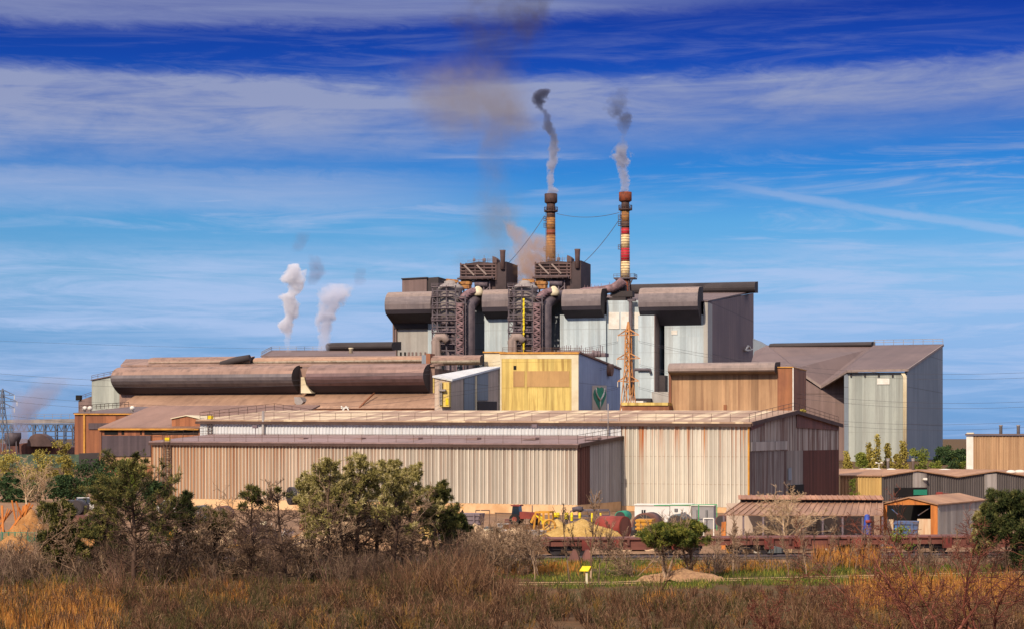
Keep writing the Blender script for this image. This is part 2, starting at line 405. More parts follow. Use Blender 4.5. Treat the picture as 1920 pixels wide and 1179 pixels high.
M_['barrel_red_lo'] = clad('shaded_reddish_sheet', '6e5656', '5e4a4a', '48393a', 0.5, rib=1.5, ribvar=0.06, sx=0.3, sy=0.05)  # reddish barrel's lower half, with its shade painted in
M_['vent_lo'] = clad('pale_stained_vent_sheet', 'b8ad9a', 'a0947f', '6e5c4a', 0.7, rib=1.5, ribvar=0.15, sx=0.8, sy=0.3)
M_['steel_dark'] = flat('dark_steel', '5c5256', 0.65, 0.4, 0.3, '403a42')
M_['steel_lt'] = flat('grey_steel', '938b86', 0.6, 0.3, 0.3, '6c6462')
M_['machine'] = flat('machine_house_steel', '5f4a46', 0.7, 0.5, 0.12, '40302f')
M_['machine_dk'] = flat('machine_house_dark_steel', '463838', 0.7, 0.4, 0.12, '302627')  # darker tone of the machine house steel
M_['black'] = flat('dark_opening', '1a1817', 0.9, 0.3, 0.5)
M_['pipe_pk'] = flat('pinkish_lagging', '84686a', 0.6, 0.5, 0.4, '5a4548')
M_['yellowp'] = flat('bright_yellow_paint', 'e0c81e', 0.5, 0.3, 0.8, 'a88a14')
M_['white_p'] = flat('white_paint', 'd9d4ca', 0.6, 0.25, 0.4, 'b5aa98')
M_['st_brown'] = flat('chimney_sooty_brown', '4f3a34', 0.75, 0.5, 0.5, '382a28')
M_['st_ochre'] = flat('chimney_ochre', 'a5753f', 0.75, 0.5, 0.7, '7a4e30')
M_['st_red'] = flat('chimney_red', 'b81f30', 0.6, 0.3, 0.7, '8a2028')
M_['st_redb'] = flat('chimney_rusty_red', '8f4a34', 0.7, 0.4, 0.7, '6e3a2c')
M_['st_cream'] = flat('chimney_cream', 'ddc596', 0.6, 0.35, 0.7, 'b08a50')
M_['st_rust'] = flat('chimney_rust_cap', '7c3c22', 0.75, 0.5, 0.5, '4d2a20')
M_['ring'] = flat('chimney_hoop', '7a5c46', 0.7, 0.3, 0.5)
M_['pylon_or'] = flat('pylon_orange_paint', 'c48a52', 0.6, 0.4, 0.3, '8f5c34')
M_['pylon_gr'] = flat('galvanised_lattice', '5c6270', 0.6, 0.3, 0.3)
M_['wire'] = flat('conductor', '3d3b42', 0.5, 0.1, 0.1)
M_['green_sign'] = flat('green_sign_paint', '2f9a70', 0.6, 0.1, 0.3, '2a8a64')
M_['green_dk'] = flat('dark_green_sign_paint', '2a8066', 0.6, 0.1, 0.3, '24705a')
M_['signwhite'] = flat('sign_board', 'bdb5a8', 0.7, 0.15, 0.3)
BA = 24.7           # the near sheds
FA = 15.0           # the steelworks
def hz(p, z): return Vector((p.x, p.y, z))

# ------------------------------------------------------------------ the long low shed
def long_shed():
    pl = Pl(1083, 217, BA); back = pl.off(14.0)
    t = thing('long_shed', 'long low beige corrugated shed streaked with rust, lean-to roof, ladder at its left end', 'shed', hz(pl.at(684), 0))
    zl, zr = Zp(829, pl.at(285).y), Zp(834, pl.at(1083).y); bl, br = Zp(933, pl.at(285).y), Zp(946, pl.at(1083).y)
    corr(MB(), pl, 285, 1083, bl, zl, br, zr, crown=1).build('wall', [M_['shed'], M_['shed_crown']], t)
    g = pl.side(1083); zt = Zp(819, back.at(1165).y)
    def zg(px):
        s = g.s_(px)/14.0; return zr+(zt-zr)*s
    mb = MB(); corr(mb, g, 1083.3, 1106, br, zg(1083)-0.02, br, zg(1106)-0.02); w = mb.build('wall', M_['rust_dark'], t); w['label'] = 'dark red rusted strip of the end wall'
    mb = MB(); corr(mb, g, 1106, 1164.7, br, zg(1106)-0.02, br, zg(1164)-0.02); mb.build('wall', M_['shed_g'], t)
    mb = MB(); a, b = pl.at(285), pl.at(1083)
    mb.prism([hz(a, -0.3), hz(b, -0.3), hz(b, br), hz(a, bl)], pl.B*13.9)
    mb.build('plinth', M_['plinth'], t)
    # left end wall and roof
    a2 = back.o+back.A*(pl.s_(285)); b2 = back.o+back.A*(pl.s_(1083))
    zl2 = zl+(zt-zr)
    MB().prism([hz(a, bl), hz(a, zl-0.02), hz(a2, zl2-0.02), hz(a2, bl)], pl.A*0.15).build('wall', M_['shed'], t)
    mb = MB(); ov = pl.B*-0.35; e = pl.A*0.25; up = Vector((0, 0, 0.02))
    mb.prism([hz(a, zl)+ov-e+up, hz(b, zr)+ov+e+up, hz(b2, zt)+e+up, hz(a2, zl2)-e+up], ZUP*0.16); mb.build('roof', M_['roof_pink'], t)
    mb = MB(); mb.prism([hz(a, zl-0.32)+ov*1.02-e, hz(b, zr-0.32)+ov*1.02+e, hz(b, zr-0.02)+ov*1.02+e, hz(a, zl-0.02)+ov*1.02-e], pl.B*-0.1); 
    mb.prism([hz(b, zr-0.25)+e*1.1, hz(b2, zt-0.25)+e*1.1, hz(b2, zt+0.16)+e*1.1, hz(b, zr+0.16)+e*1.1], pl.A*0.1); mb.build('eaves_trim', M_['trim'], t)
    mb = MB(); railing(mb, [hz(a, zl+0.18), hz(b, zr+0.18), hz(b2, zt+0.18)], 1.0, 2.4, 0.045); railing(mb, [hz(a, zl+0.18), hz(a2, zl2+0.18)], 1.0, 2.4, 0.045)
    mb.build('roof_railing', M_['rail'], t)
    for px in (506, 615, 723, 834, 944, 1062):
        q = pl.at(px)+pl.B*5.0; z = zl+(zr-zl)*0.6+(zt-zr)*5/14+0.2
        h = MB(); h.prism([hz(q, z), hz(q, z)+pl.A*1.9, hz(q, z)+pl.A*1.9+ZUP*0.28], pl.B*1.2); h.build('roof_hatch', M_['roof_pink'], t)
    # cat ladder with its landing
    l = MB(); q = pl.at(316)-pl.B*0.35
    for dx in (-0.45, 0.45): l.bar(hz(q, 1.0)+pl.A*dx, hz(q, zl+1.0)+pl.A*dx, 0.09)
    for i in range(26): l.bar(hz(q, 1.2+i*0.3)-pl.A*0.45, hz(q, 1.2+i*0.3)+pl.A*0.45, 0.05)
    for i in range(9):
        z = 2.4+i*0.75; r = [hz(q, z)+pl.A*(0.5*math.cos(w))-pl.B*(0.05+0.75*math.sin(w)) for w in [math.pi*k/6 for k in range(7)]]
        l.tube(r, 0.04, 4)
    for w in (0.8, 1.57, 2.35): l.bar(hz(q, 2.4)+pl.A*(0.5*math.cos(w))-pl.B*(0.05+0.75*math.sin(w)), hz(q, 8.4)+pl.A*(0.5*math.cos(w))-pl.B*(0.05+0.75*math.sin(w)), 0.05)
    lo = l.build('ladder', M_['rail'], t)
    l = MB(); l.box(hz(q, 3.4)-pl.A*1.3-pl.B*0.9, pl.A*1.9, pl.B*0.95, ZUP*0.12)
    railing(l, [hz(q, 3.52)-pl.A*1.3-pl.B*0.9, hz(q, 3.52)+pl.A*0.5-pl.B*0.9], 1.0, 0.6, 0.05); railing(l, [hz(q, 3.52)-pl.A*1.3-pl.B*0.9, hz(q, 3.52)-pl.A*1.3], 1.0, 0.6, 0.05)
    l.build('landing', M_['rail'], lo)
    MB().box(hz(q, zl+0.2)-pl.A*0.35, pl.A*0.7, pl.B*0.3, ZUP*0.45).build('hatch_cover', M_['yellowp'], lo)
    MB().prism([pl.V(308, 1.0)-pl.B*0.08, pl.V(322, 1.0)-pl.B*0.08, pl.V(322, 2.9)-pl.B*0.08, pl.V(308, 2.9)-pl.B*0.08], pl.B*-0.06).build('door', M_['st_rust'], t)
    # floodlights on the roof edge
    for px, px2 in ((407, 0), (945, 1)):
        q = pl.at(px)+pl.B*9.0; z = zl+(zt-zr)*9/14+0.18
        h = MB(); h.bar(hz(q, z), hz(q, z+1.1), 0.09); h.box(hz(q, z+1.1)-pl.A*0.35-pl.B*0.2, pl.A*0.7, pl.B*0.3, ZUP*0.4); h.build('floodlight', M_['steel'], t)
long_shed()

# ------------------------------------------------------------------ the taller hall behind it
def tall_hall():
    pl = Pl(1083, 217, BA).off(14.0); g = pl.side(1405); L = 41.3
    t = thing('tall_hall', 'tall corrugated hall, rust running down its beige front, pitched roof with pale rooflights', 'warehouse', hz(pl.at(1285), 0))
    zr = Zp(794, pl.at(1405).y); zm = Zp(794, pl.at(1165).y); zl = Zp(789, pl.at(375).y); bb = Zp(949, pl.at(1285).y)
    zfar = Zp(797.5, g.at(1573).y); pk = g.at(1489); zp = Zp(772, pk.y); half = g.s_(1489)
    mb = MB(); corr(mb, pl, 1165, 1405, bb, zm, bb, zr, .55, crown=1); mb.build('wall', [M_['hall'], M_['hall_crown']], t)
    mb = MB(); corr(mb, pl, 375, 1164.9, 6.5, zl, 6.5, zm); w = mb.build('wall', M_['white'], t); w['label'] = 'white sheeted strip of wall above the low shed roof'
    MB().prism([pl.V(1402.5, bb-0.1)-pl.B*0.06, pl.V(1405.8, bb-0.1)-pl.B*0.06, pl.V(1405.8, zr)-pl.B*0.06, pl.V(1402.5, zr)-pl.B*0.06], pl.B*-0.08).build('corner_trim', M_['orange_trim'], t)
    def zg(px):
        s = g.s_(px); return zr+(zp-zr)*s/half if s <= half else zp+(zfar-zp)*(s-half)/(L-half)
    for a, b, m_, zz in ((1405.4, 1474, 'grey_dark', None), (1474, 1505, 'grey_sheet', None), (1505, 1572.6, 'rust_dark', None)):
        mb = MB()
        zs = Zp(846, g.at(1405).y)
        corr(mb, g, a, b, bb, zs, bb, zs); mb.build('wall', M_[m_], t); mb = MB()
        if a < 1489 < b:
            corr(mb, g, a, 1489, zs+.01, zg(a)-0.05, zs+.01, zg(1489)-0.05); corr(mb, g, 1489, b, zs+.01, zg(1489)-0.05, zs+.01, zg(b)-0.05)
        else: corr(mb, g, a, b, zs+.01, zg(a)-0.05, zs+.01, zg(b)-0.05)
        mb.build('upper_wall', M_['grey_rust'], t)
    # dark cap along the gable, pale upper panels, a small door
    mb = MB(); o = g.B*-0.12
    for pts in (((1406, 794), (1428, 787), (1428, 797), (1406, 806)), ((1492, 773), (1571, 799), (1571, 806), (1492, 801))):
        mb = MB(); mb.prism([g.P(x, y)+o for x, y in pts], g.B*-0.05); mb.build('gable_panel', M_['rust_dark'], t)
    mb = MB(); mb.prism([g.P(1406, 828)+o, g.P(1474, 826)+o, g.P(1474, 842)+o, g.P(1406, 845)+o], g.B*-0.05); mb.build('gable_panel', M_['grey_sheet'], t)
    MB().prism([g.P(1476, 877)+o, g.P(1482, 876)+o, g.P(1482, 899)+o, g.P(1476, 900)+o], g.B*-0.05).build('door', M_['tower_side'], t)
    MB().prism([g.P(1477, 909)+o, g.P(1505, 907)+o, g.V(1505, bb+0.1)+o, g.V(1477, bb+0.1)+o], g.B*-0.05).build('gate', M_['black'], t)
    MB().prism([pl.V(1165.5, -0.3), pl.V(1405, -0.3), pl.V(1405, bb-0.01), pl.V(1165.5, bb-0.01)], pl.B*L).build('plinth', M_['plinth'], t)
    sl, sr = pl.s_(375), pl.s_(1405); A, B = pl.A, pl.B
    def at(s, b, z): q = pl.o+A*s+B*b; return hz(q, z)
    zlp = Zp(771.5, at(sl, half, 0).y); zl3 = zl
    mb = MB(); mb.prism([at(sl, 0, 6.5), at(sl, 0, zl), at(sl, half, zlp), at(sl, L, zl3), at(sl, L, 6.5)], A*0.2); mb.build('wall', M_['white'], t)
    MB().prism([at(sl, L, 0), at(sr, L, 0), at(sr, L, zfar), at(sl, L, zl3)], B*-0.2).build('wall', M_['grey_sheet'], t)
    e = A*0.4; th = ZUP*0.2
    mb = MB(); mb.prism([at(sl, -0.4, zl+0.02)-e, at(sr, -0.4, zr+0.02)+e, at(sr, half, zp+0.02)+e, at(sl, half, zlp+0.02)-e], th)
    mb.prism([at(sl, half, zlp+0.02)-e, at(sr, half, zp+0.02)+e, at(sr, L+.4, zfar+0.02)+e, at(sl, L+.4, zl3+0.02)-e], th)
    mb.build('roof', M_['roof_hall'], t)
    mb = MB(); mb.prism([at(sl, -.45, zl-.35)-e, at(sr, -.45, zr-.35)+e, at(sr, -.45, zr-.02)+e, at(sl, -.45, zl-.02)-e], B*-0.12)
    mb.prism([at(sr, -.4, zr-.25)+e*1.1, at(sr, half, zp-.25)+e*1.1, at(sr, half, zp+.24)+e*1.1, at(sr, -.4, zr+.24)+e*1.1], A*.12)
    mb.prism([at(sr, half, zp-.25)+e*1.1, at(sr, L+.4, zfar-.25)+e*1.1, at(sr, L+.4, zfar+.24)+e*1.1, at(sr, half, zp+.24)+e*1.1], A*.12)
    mb.build('eaves_trim', M_['trim'], t)
    mb = MB(); railing(mb, [at(sl, 0, zl+.22), at(sr, 0, zr+.22), at(sr, half, zp+.22), at(sr, L, zfar+.22)], 1.0, 2.4, 0.045)
    railing(mb, [at(sl, 0, zl+.22), at(sl, half, zlp+.22), at(sl, L, zl3+.22)], 1.0, 2.4, 0.05)
    mb.build('roof_railing', M_['rail'], t)
    q = pl.at(496)-B*.35; z0 = 7.2
    mb = MB(); mb.tube([hz(q, 8.6)+A*.25, hz(q, 8.3), hz(q, 8.8), hz(q, 12.6)], [.22, .25, .2, .17], 8); mb.build('vent_pipe', M_['steel_lt'], t)
    mb = MB()
    q = pl.at(395)-B*.25
    for dx in (-.3, .3): mb.bar(hz(q, 7.0)+A*dx, hz(q, zl+1)+A*dx, .08)
    for i in range(14): mb.bar(hz(q, 7.1+i*.3)-A*.3, hz(q, 7.1+i*.3)+A*.3, .05)
    for i in range(8): mb.tube([hz(q, 7.4+i*.5)+A*(.4*math.cos(w))-B*(.6*math.sin(w)) for w in [math.pi*k/5 for k in range(6)]], .03, 4)
    lo = mb.build('ladder', M_['rail'], t)
    MB().box(hz(q, zl+.3)-A*.4, A*.8, B*.3, ZUP*.45).build('hatch_cover', M_['yellowp'], lo)
    q = pl.at(1143)-B*.5
    mb = MB(); mb.tube([hz(q, 8.4), hz(q, 13.2)], [.09, .07], 6); mb.box(hz(q, zl-0.1)-A*1.2, A*2.4, B*.12, ZUP*.12); mb.build('lightning_pole', M_['steel_lt'], t)
tall_hall()

# ------------------------------------------------------------------ rusty annexes on the left
def annex_near():
    pl = Pl(187, 450, FA); t = thing('rusty_annex', 'rust brown annex with dark louvred wall and orange gutter, left of the long shed', 'building', hz(pl.at(235), 0))
    B = pl.B*46
    def F_(x0, x1, y0, y1, m, nm, b=0.0, th=0.3): 
        o = pl.B*b; return MB().prism([pl.P(x0, y1)+o, pl.P(x1, y1)+o, pl.P(x1, y0)+o, pl.P(x0, y0)+o], pl.B*th).build(nm, M_[m], t)
    z = Zp(804, pl.at(187).y)
    MB().prism([pl.V(187, 0), pl.V(520, 0), pl.V(520, z-.1), pl.V(187, z-.1)], pl.B*30).build('wall', M_['rust_clad'], t)
    F_(192, 283.5, 816, 855, 'louvre', 'louvre_panel', -.35)
    for a, b in ((196, 221), (228, 233), (263, 266), (271, 372)): F_(a, b, 806.5, 814, 'black', 'opening', -.12, .1)
    F_(187, 191, 806.5, 872, 'weather_red', 'corner_trim', -.3)
    F_(192, 283.5, 856.5, 872, 'weather', 'wall', -.15, .12)
    mb = MB(); zr = Zp(763, pl.at(187).y+28)
    e0, e1 = pl.V(187, z)-pl.B*.6, pl.V(520, z)-pl.B*.6
    r0 = pl.V(187, z)+pl.B*28; r1 = pl.V(520, z)+pl.B*28
    mb.prism([e0, e1, hz(r1, zr), hz(r0, zr)], ZUP*.4); mb.build('roof', M_['brown_roof'], t)
    mb = MB(); mb.prism([pl.V(187, z-.15), hz(pl.at(187)+pl.B*28, z-.15), hz(pl.at(187)+pl.B*28, zr-.1)], pl.A*.3); mb.build('wall', M_['rust_clad'], t)
    F_(187, 375, 802.5, 805.5, 'orange_trim', 'gutter', -.95, .3)
    q = pl.off(1.0)
    d = MB(); d.prism([q.P(322, 804), q.P(375, 804), q.P(375, 785), q.P(350, 779.5), q.P(322, 785)], q.B*14); do = d.build('dormer', M_['rust_clad'], t)
    d = MB()
    for a, b in (((321, 785), (350, 779)), ((350, 779), (376, 785))):
        d.prism([q.P(*a)-q.B*.4, q.P(*b)-q.B*.4, q.P(b[0], b[1]-1.6)-q.B*.4, q.P(a[0], a[1]-1.6)-q.B*.4], q.B*14.5)
    d.build('roof', M_['cream'], do)
    for x, y in ((310, 797), (224, 770), (257, 797)):
        pass
annex_near()
def annex_far():
    pl = Pl(140, 600, FA); t = thing('rusty_annex', 'taller rust brown annex with an orange corner post, below the dusty hoods', 'building', hz(pl.at(220), 0))
    z = Zp(776, pl.at(140).y)
    MB().prism([pl.V(140, 0), pl.V(420, 0), pl.V(420, z), pl.V(140, z)], pl.B*40).build('wall', M_['rust_clad'], t)
    def F_(x0, x1, y0, y1, m, nm, b=-.4, th=.3):
        o = pl.B*b; return MB().prism([pl.P(x0, y1)+o, pl.P(x1, y1)+o, pl.P(x1, y0)+o, pl.P(x0, y0)+o], pl.B*th).build(nm, M_[m], t)
    F_(157, 160.5, 777, 870, 'orange_trim', 'corner_post'); F_(167, 243, 792.5, 804, 'louvre', 'louvre_panel')
    F_(140, 290, 774.6, 776.8, 'orange_trim', 'gutter', -.6)
    F_(268, 272, 776.9, 786, 'orange_trim', 'downpipe')
    zr = Zp(764, pl.at(140).y+40)
    MB().prism([pl.V(138, z+.05)-pl.B*.3, pl.V(420, z+.05)-pl.B*.3, hz(pl.at(420)+pl.B*40, zr), hz(pl.at(140)+pl.B*40, zr)], ZUP*.4).build('roof', M_['dust_roof'], t)
    mb = MB(); railing(mb, [hz(pl.at(140)+pl.B*3, z+1.2), hz(pl.at(140)+pl.B*38, zr+.3)], 1.6, 3, .15); mb.build('roof_railing', M_['rail'], t)
    for px, py in ((142, 774), (152, 773), (232, 773), (295, 769)):
        q = pl.at(px)+pl.B*6; zz = z+(zr-z)*.15+.4
        MB().lathe(hz(q, zz), [(.45, 0), (.45, .7), (.8, .8), (.8, 1.5), (.3, 1.9)], 10).build('roof_vent', M_['white_p'], t)
annex_far()
def left_tower():
    pl = Pl(172, 760, FA); t = thing('grey_tower_block', 'tall beige grey block with sloping roof behind the left end of the dusty hoods', 'building', hz(pl.at(200), 0))
    MB().prism([pl.V(172, 0), pl.V(248, 0), pl.P(248, 700), pl.P(218, 704), pl.P(172, 713.5)], pl.B*40).build('wall', M_['tower_wall'], t)
    MB().prism([pl.P(171, 713)-pl.B*.6, pl.P(218, 703.4)-pl.B*.6, pl.P(218, 701.6)-pl.B*.6, pl.P(171, 711.2)-pl.B*.6], pl.B*41).build('roof', M_['dust_roof'], t)
    mb = MB(); railing(mb, [pl.P(172, 711), pl.P(218, 701.5)], 1.6, 3, .14); mb.build('roof_railing', M_['rail'], t)
    pl = Pl(147, 790, FA); t = thing('brown_block', 'small dark brown block with a sloping roof at the left edge of the works', 'building', hz(pl.at(160), 0))
    MB().prism([pl.V(147, 0), pl.V(200, 0), pl.P(200, 735), pl.P(172, 742), pl.P(147, 751)], pl.B*30).build('wall', M_['plant_brown'], t)
    mb = MB(); railing(mb, [pl.P(150, 749), pl.P(172, 741.5)], 1.6, 3, .14); mb.build('roof_railing', M_['rail'], t)
    MB().cbox(pl.P(148, 750), (2.2, 1.6, 2.2), FA).build('floodlight', M_['black'], t)
left_tower()

# ------------------------------------------------------------------ hall with barrel-shaped dust hoods
def hood(pl, x0, x1, prof, ref, name, m, t, endm=None, under=None, mid=None):
    """a barrel hood along plane pl: prof = (distance in front of the plane, photo row at column ref); closed loop"""
    d = pl.at(ref).y
    sa, sb = pl.s_(x0), pl.s_(x1)
    def ring(s):
        return [hz(pl.o+pl.A*s-pl.B*b, EYE-(py-HZ)*(d-b)/F) for b, py in prof]
    mb = MB(); ra, rb = ring(sa), ring(sb); n = len(ra); base = len(mb.v)
    mb.v += [tuple(p) for p in ra+rb]
    for i in range(n):
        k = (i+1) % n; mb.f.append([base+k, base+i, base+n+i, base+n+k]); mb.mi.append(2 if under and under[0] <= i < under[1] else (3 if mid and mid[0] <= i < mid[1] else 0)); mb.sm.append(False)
    mb.f.append([base+i for i in range(n)]); mb.mi.append(1 if endm else 0); mb.sm.append(False)
    mb.f.append([base+n+i for i in range(n)][::-1]); mb.mi.append(1 if endm else 0); mb.sm.append(False)
    return mb.build(name, [M_[m], M_[endm or m], M_['under_shade'], M_[mid[2] if mid else m]], t)
def arc(b0, y0, b1, y1, bulge, n=10):
    """rows from (b0,y0) to (b1,y1) bowed outwards by bulge metres"""
    out = []
    for i in range(n+1):
        k = i/n; out.append((b0+(b1-b0)*k+bulge*math.sin(math.pi*k)**0.8, y0+(y1-y0)*(1-math.cos(math.pi*k))/2))
    return out
def casting_hall():
    pl = Pl(820, 690, FA); t = thing('casting_hall', 'long brown hall with dusty barrel hoods along its upper wall and curved lower roof', 'building', hz(pl.at(520), 0))
    b2 = pl.off(14)
    MB().prism([pl.V(222, 0), pl.V(820, 0), pl.P(820, 767), pl.P(222, 767)], pl.B*60).build('wall', M_['weather_red'], t)
    prof = []
    sa, sb = pl.s_(222), pl.s_(820); mb = MB(); n = 10; rows = []
    for i in range(n+1):
        k = i/n; b = 16*k; py = 766-(766-738)*(k**0.75); rows.append((b, py))
    d = pl.at(520).y
    pr = [(-b, py) for b, py in rows]+[(-16, 768)]
    hood(pl, 220, 822, pr, 520, 'lower_roof', 'curve_roof', t)
    up = pl.off(16.2)
    MB().prism([up.V(224, 10), up.V(815, 10), up.P(815, 690), up.P(224, 690)], up.B*44).build('wall', M_['barrel'], t)
    def barrel(x0, x1, m):
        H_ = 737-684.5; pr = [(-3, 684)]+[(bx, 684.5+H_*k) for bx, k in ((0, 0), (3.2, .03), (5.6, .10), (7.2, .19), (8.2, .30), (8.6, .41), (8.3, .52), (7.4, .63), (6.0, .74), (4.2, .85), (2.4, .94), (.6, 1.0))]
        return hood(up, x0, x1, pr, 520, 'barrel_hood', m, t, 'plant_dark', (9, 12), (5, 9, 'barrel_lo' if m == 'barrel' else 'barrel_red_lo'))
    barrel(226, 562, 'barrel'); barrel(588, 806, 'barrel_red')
    MB().prism([up.P(574, 737)-up.B*5.5, up.P(594, 737)-up.B*5.5, up.P(590, 731)-up.B*5.5, up.P(584, 722)-up.B*5.5, up.P(580, 707)-up.B*5.5, up.P(574, 707)-up.B*5.5], up.B*5.3).build('gusset_panel', M_['cream'], t)
    top = up.off(8)
    zt = Zp(686, up.at(230).y)
    MB().loft([up.P(226, 687), up.P(813, 687), up.P(813, 683.5), up.P(226, 684)], [up.off(26).P(236, 676), up.off(26).P(905, 676), up.off(26).P(905, 668), up.off(26).P(236, 672.5)]).build('upper_roof', M_['barrel'], t)
    hood(top, 286, 476, [(-1, 668.5)]+arc(0, 669, 0, 684, 4.0, 10), 380, 'ridge_vent', 'barrel', t, 'plant_dark', None, (6, 12, 'ribbed_grey'))
    hood(top, 480, 797, [(-1, 668.5)]+arc(0, 669, 0, 682.5, 3.2, 10), 600, 'ridge_vent', 'curve_roof', t, 'plant_dark', None, (6, 12, 'vent_lo'))
    hood(top, 813, 905, [(-1, 665.5)]+arc(0, 666, 0, 684, 4.0, 10), 860, 'ridge_vent', 'barrel', t, 'plant_dark', None, (6, 12, 'vent_lo'))
    MB().prism([top.P(797, 687)-top.B*4.2, top.P(805, 687)-top.B*4.2, top.P(805, 666)-top.B*4.2, top.P(797, 666)-top.B*4.2], top.B*6).build('bulkhead', M_['tower_side'], t)
    MB().prism([top.P(805.2, 690)-top.B*4.4, top.P(813, 690)-top.B*4.4, top.P(813, 663)-top.B*4.4, top.P(805.2, 663)-top.B*4.4], top.B*6).build('bulkhead', M_['weather_red'], t)
    # sloped duct, scoop and pipe on the lower roof
    o = pl.off(6)
    mb = MB(); mb.tube([top.P(424, 684)-top.B*5, top.P(455, 675)-top.B*5, top.P(478, 671)-top.B*5], [1.3, 1.4, 1.3], 8); mb.build('sloping_duct', M_['plant_dark'], t)
    mb = MB(); mb.loft([o.P(557, 744)-o.B*3, o.P(568, 744)-o.B*3, o.P(574, 753)-o.B*3, o.P(566, 763)-o.B*3, o.P(558, 755)-o.B*3], [o.P(557, 744)+o.B*2, o.P(568, 744)+o.B*2, o.P(574, 753)+o.B*2, o.P(566, 763)+o.B*2, o.P(558, 755)+o.B*2]); mb.build('scoop', M_['steel_lt'], t)
    mb = MB(); mb.tube([o.P(683, 764)-o.B*5.4, o.P(690, 752)-o.B*3.0, o.P(697, 736)+o.B*3], .32, 6); mb.build('roof_pipe', M_['weather_red'], t)
    mb = MB()
    for a, b in (((650, 761), (656, 768)), ((653, 769), (660, 761)), ((660, 762), (664, 769)), ((650, 765), (664, 764))): mb.bar(o.P(*a)-o.B*6, o.P(*b)-o.B*6, .45)
    mb.build('roof_fan', M_['white_p'], t)
casting_hall()

def link_building():
    pl = Pl(846, 640, FA); A, B = pl.A, pl.B; s = pl.side(846); t = thing('link_building', 'grey brown block with pale roof and yellow door tower, beside the yellow building', 'building', hz(pl.at(830), 0))
    dep = s.s_(937.5); z0 = Zp(714.5, pl.o.y); zb = s.P(937.5, 690).z; zl = Zp(707, pl.at(815).y)
    MB().loft([pl.V(815, 0), pl.V(846, 0), hz(pl.at(846), z0), hz(pl.at(815), zl)], [hz(pl.at(815)+B*dep, 0), hz(s.at(937.5), 0), hz(s.at(937.5), zb), hz(pl.at(815)+B*dep, zb)]).build('wall', M_['ribbed_grey'], t)
    def S(pts, m, nm, b=.3): return MB().prism([s.P(x, y)-s.B*b for x, y in pts], s.B*(b-.05)).build(nm, M_[m], t)
    S([(869, 770), (889, 770), (889, 704.5), (869, 709.5)], 'tower_side', 'wall_panel'); S([(894, 750), (914, 750), (914, 698.5), (894, 703.5)], 'tower_side', 'wall_panel')
    S([(890, 770), (893, 770), (893, 703.5), (890, 704.3)], 'cream', 'corner_trim'); S([(935, 770), (938, 770), (938, 691.5), (935, 692.5)], 'cream', 'corner_trim', .4); S([(894.2, 770), (930, 770), (930, 752), (894.2, 752)], 'plant_dark', 'gate', .4)
    MB().loft([hz(pl.at(812), zl)-B*.7, hz(pl.at(846), z0+.05)-B*.7+A*.6, hz(pl.at(846), z0+.7)-B*.7+A*.6, hz(pl.at(812), zl+.6)-B*.7], [hz(pl.at(812)+B*dep, zb+.05), hz(s.at(937.5), zb+.05)+A*.6, hz(s.at(937.5), zb+.7)+A*.6, hz(pl.at(812)+B*dep, zb+.7)]).build('roof', M_['white'], t)
    d = MB(); d.prism([pl.P(828, 762)-B*2, pl.P(845.5, 762)-B*2, pl.P(845.5, 716)-B*2, pl.P(828, 716)-B*2], B*1.9); dt = d.build('door_tower', M_['yellow'], t)
    MB().prism([pl.P(839, 759)-B*2.2, pl.P(844, 759)-B*2.2, pl.P(844, 746)-B*2.2, pl.P(839, 746)-B*2.2], B*.15).build('door', M_['yellowp'], dt)
    mb = MB()
    for x in (829, 832): mb.bar(pl.P(x, 759)-B*2.6, pl.P(x, 716)-B*2.6, .35)
    for y in range(718, 760, 3): mb.bar(pl.P(829, y)-B*2.6, pl.P(832, y)-B*2.6, .25)
    mb.box(pl.P(828, 733)-B*3.6, A*2.4, B*1.2, ZUP*.6); mb.build('ladder', M_['steel_lt'], dt)
    MB().prism([pl.P(812, 736)-B*.2, pl.P(814.6, 736)-B*.2, pl.P(814.6, 708)-B*.2, pl.P(812, 708)-B*.2], B*3).build('corner_trim', M_['yellow'], t)
link_building()

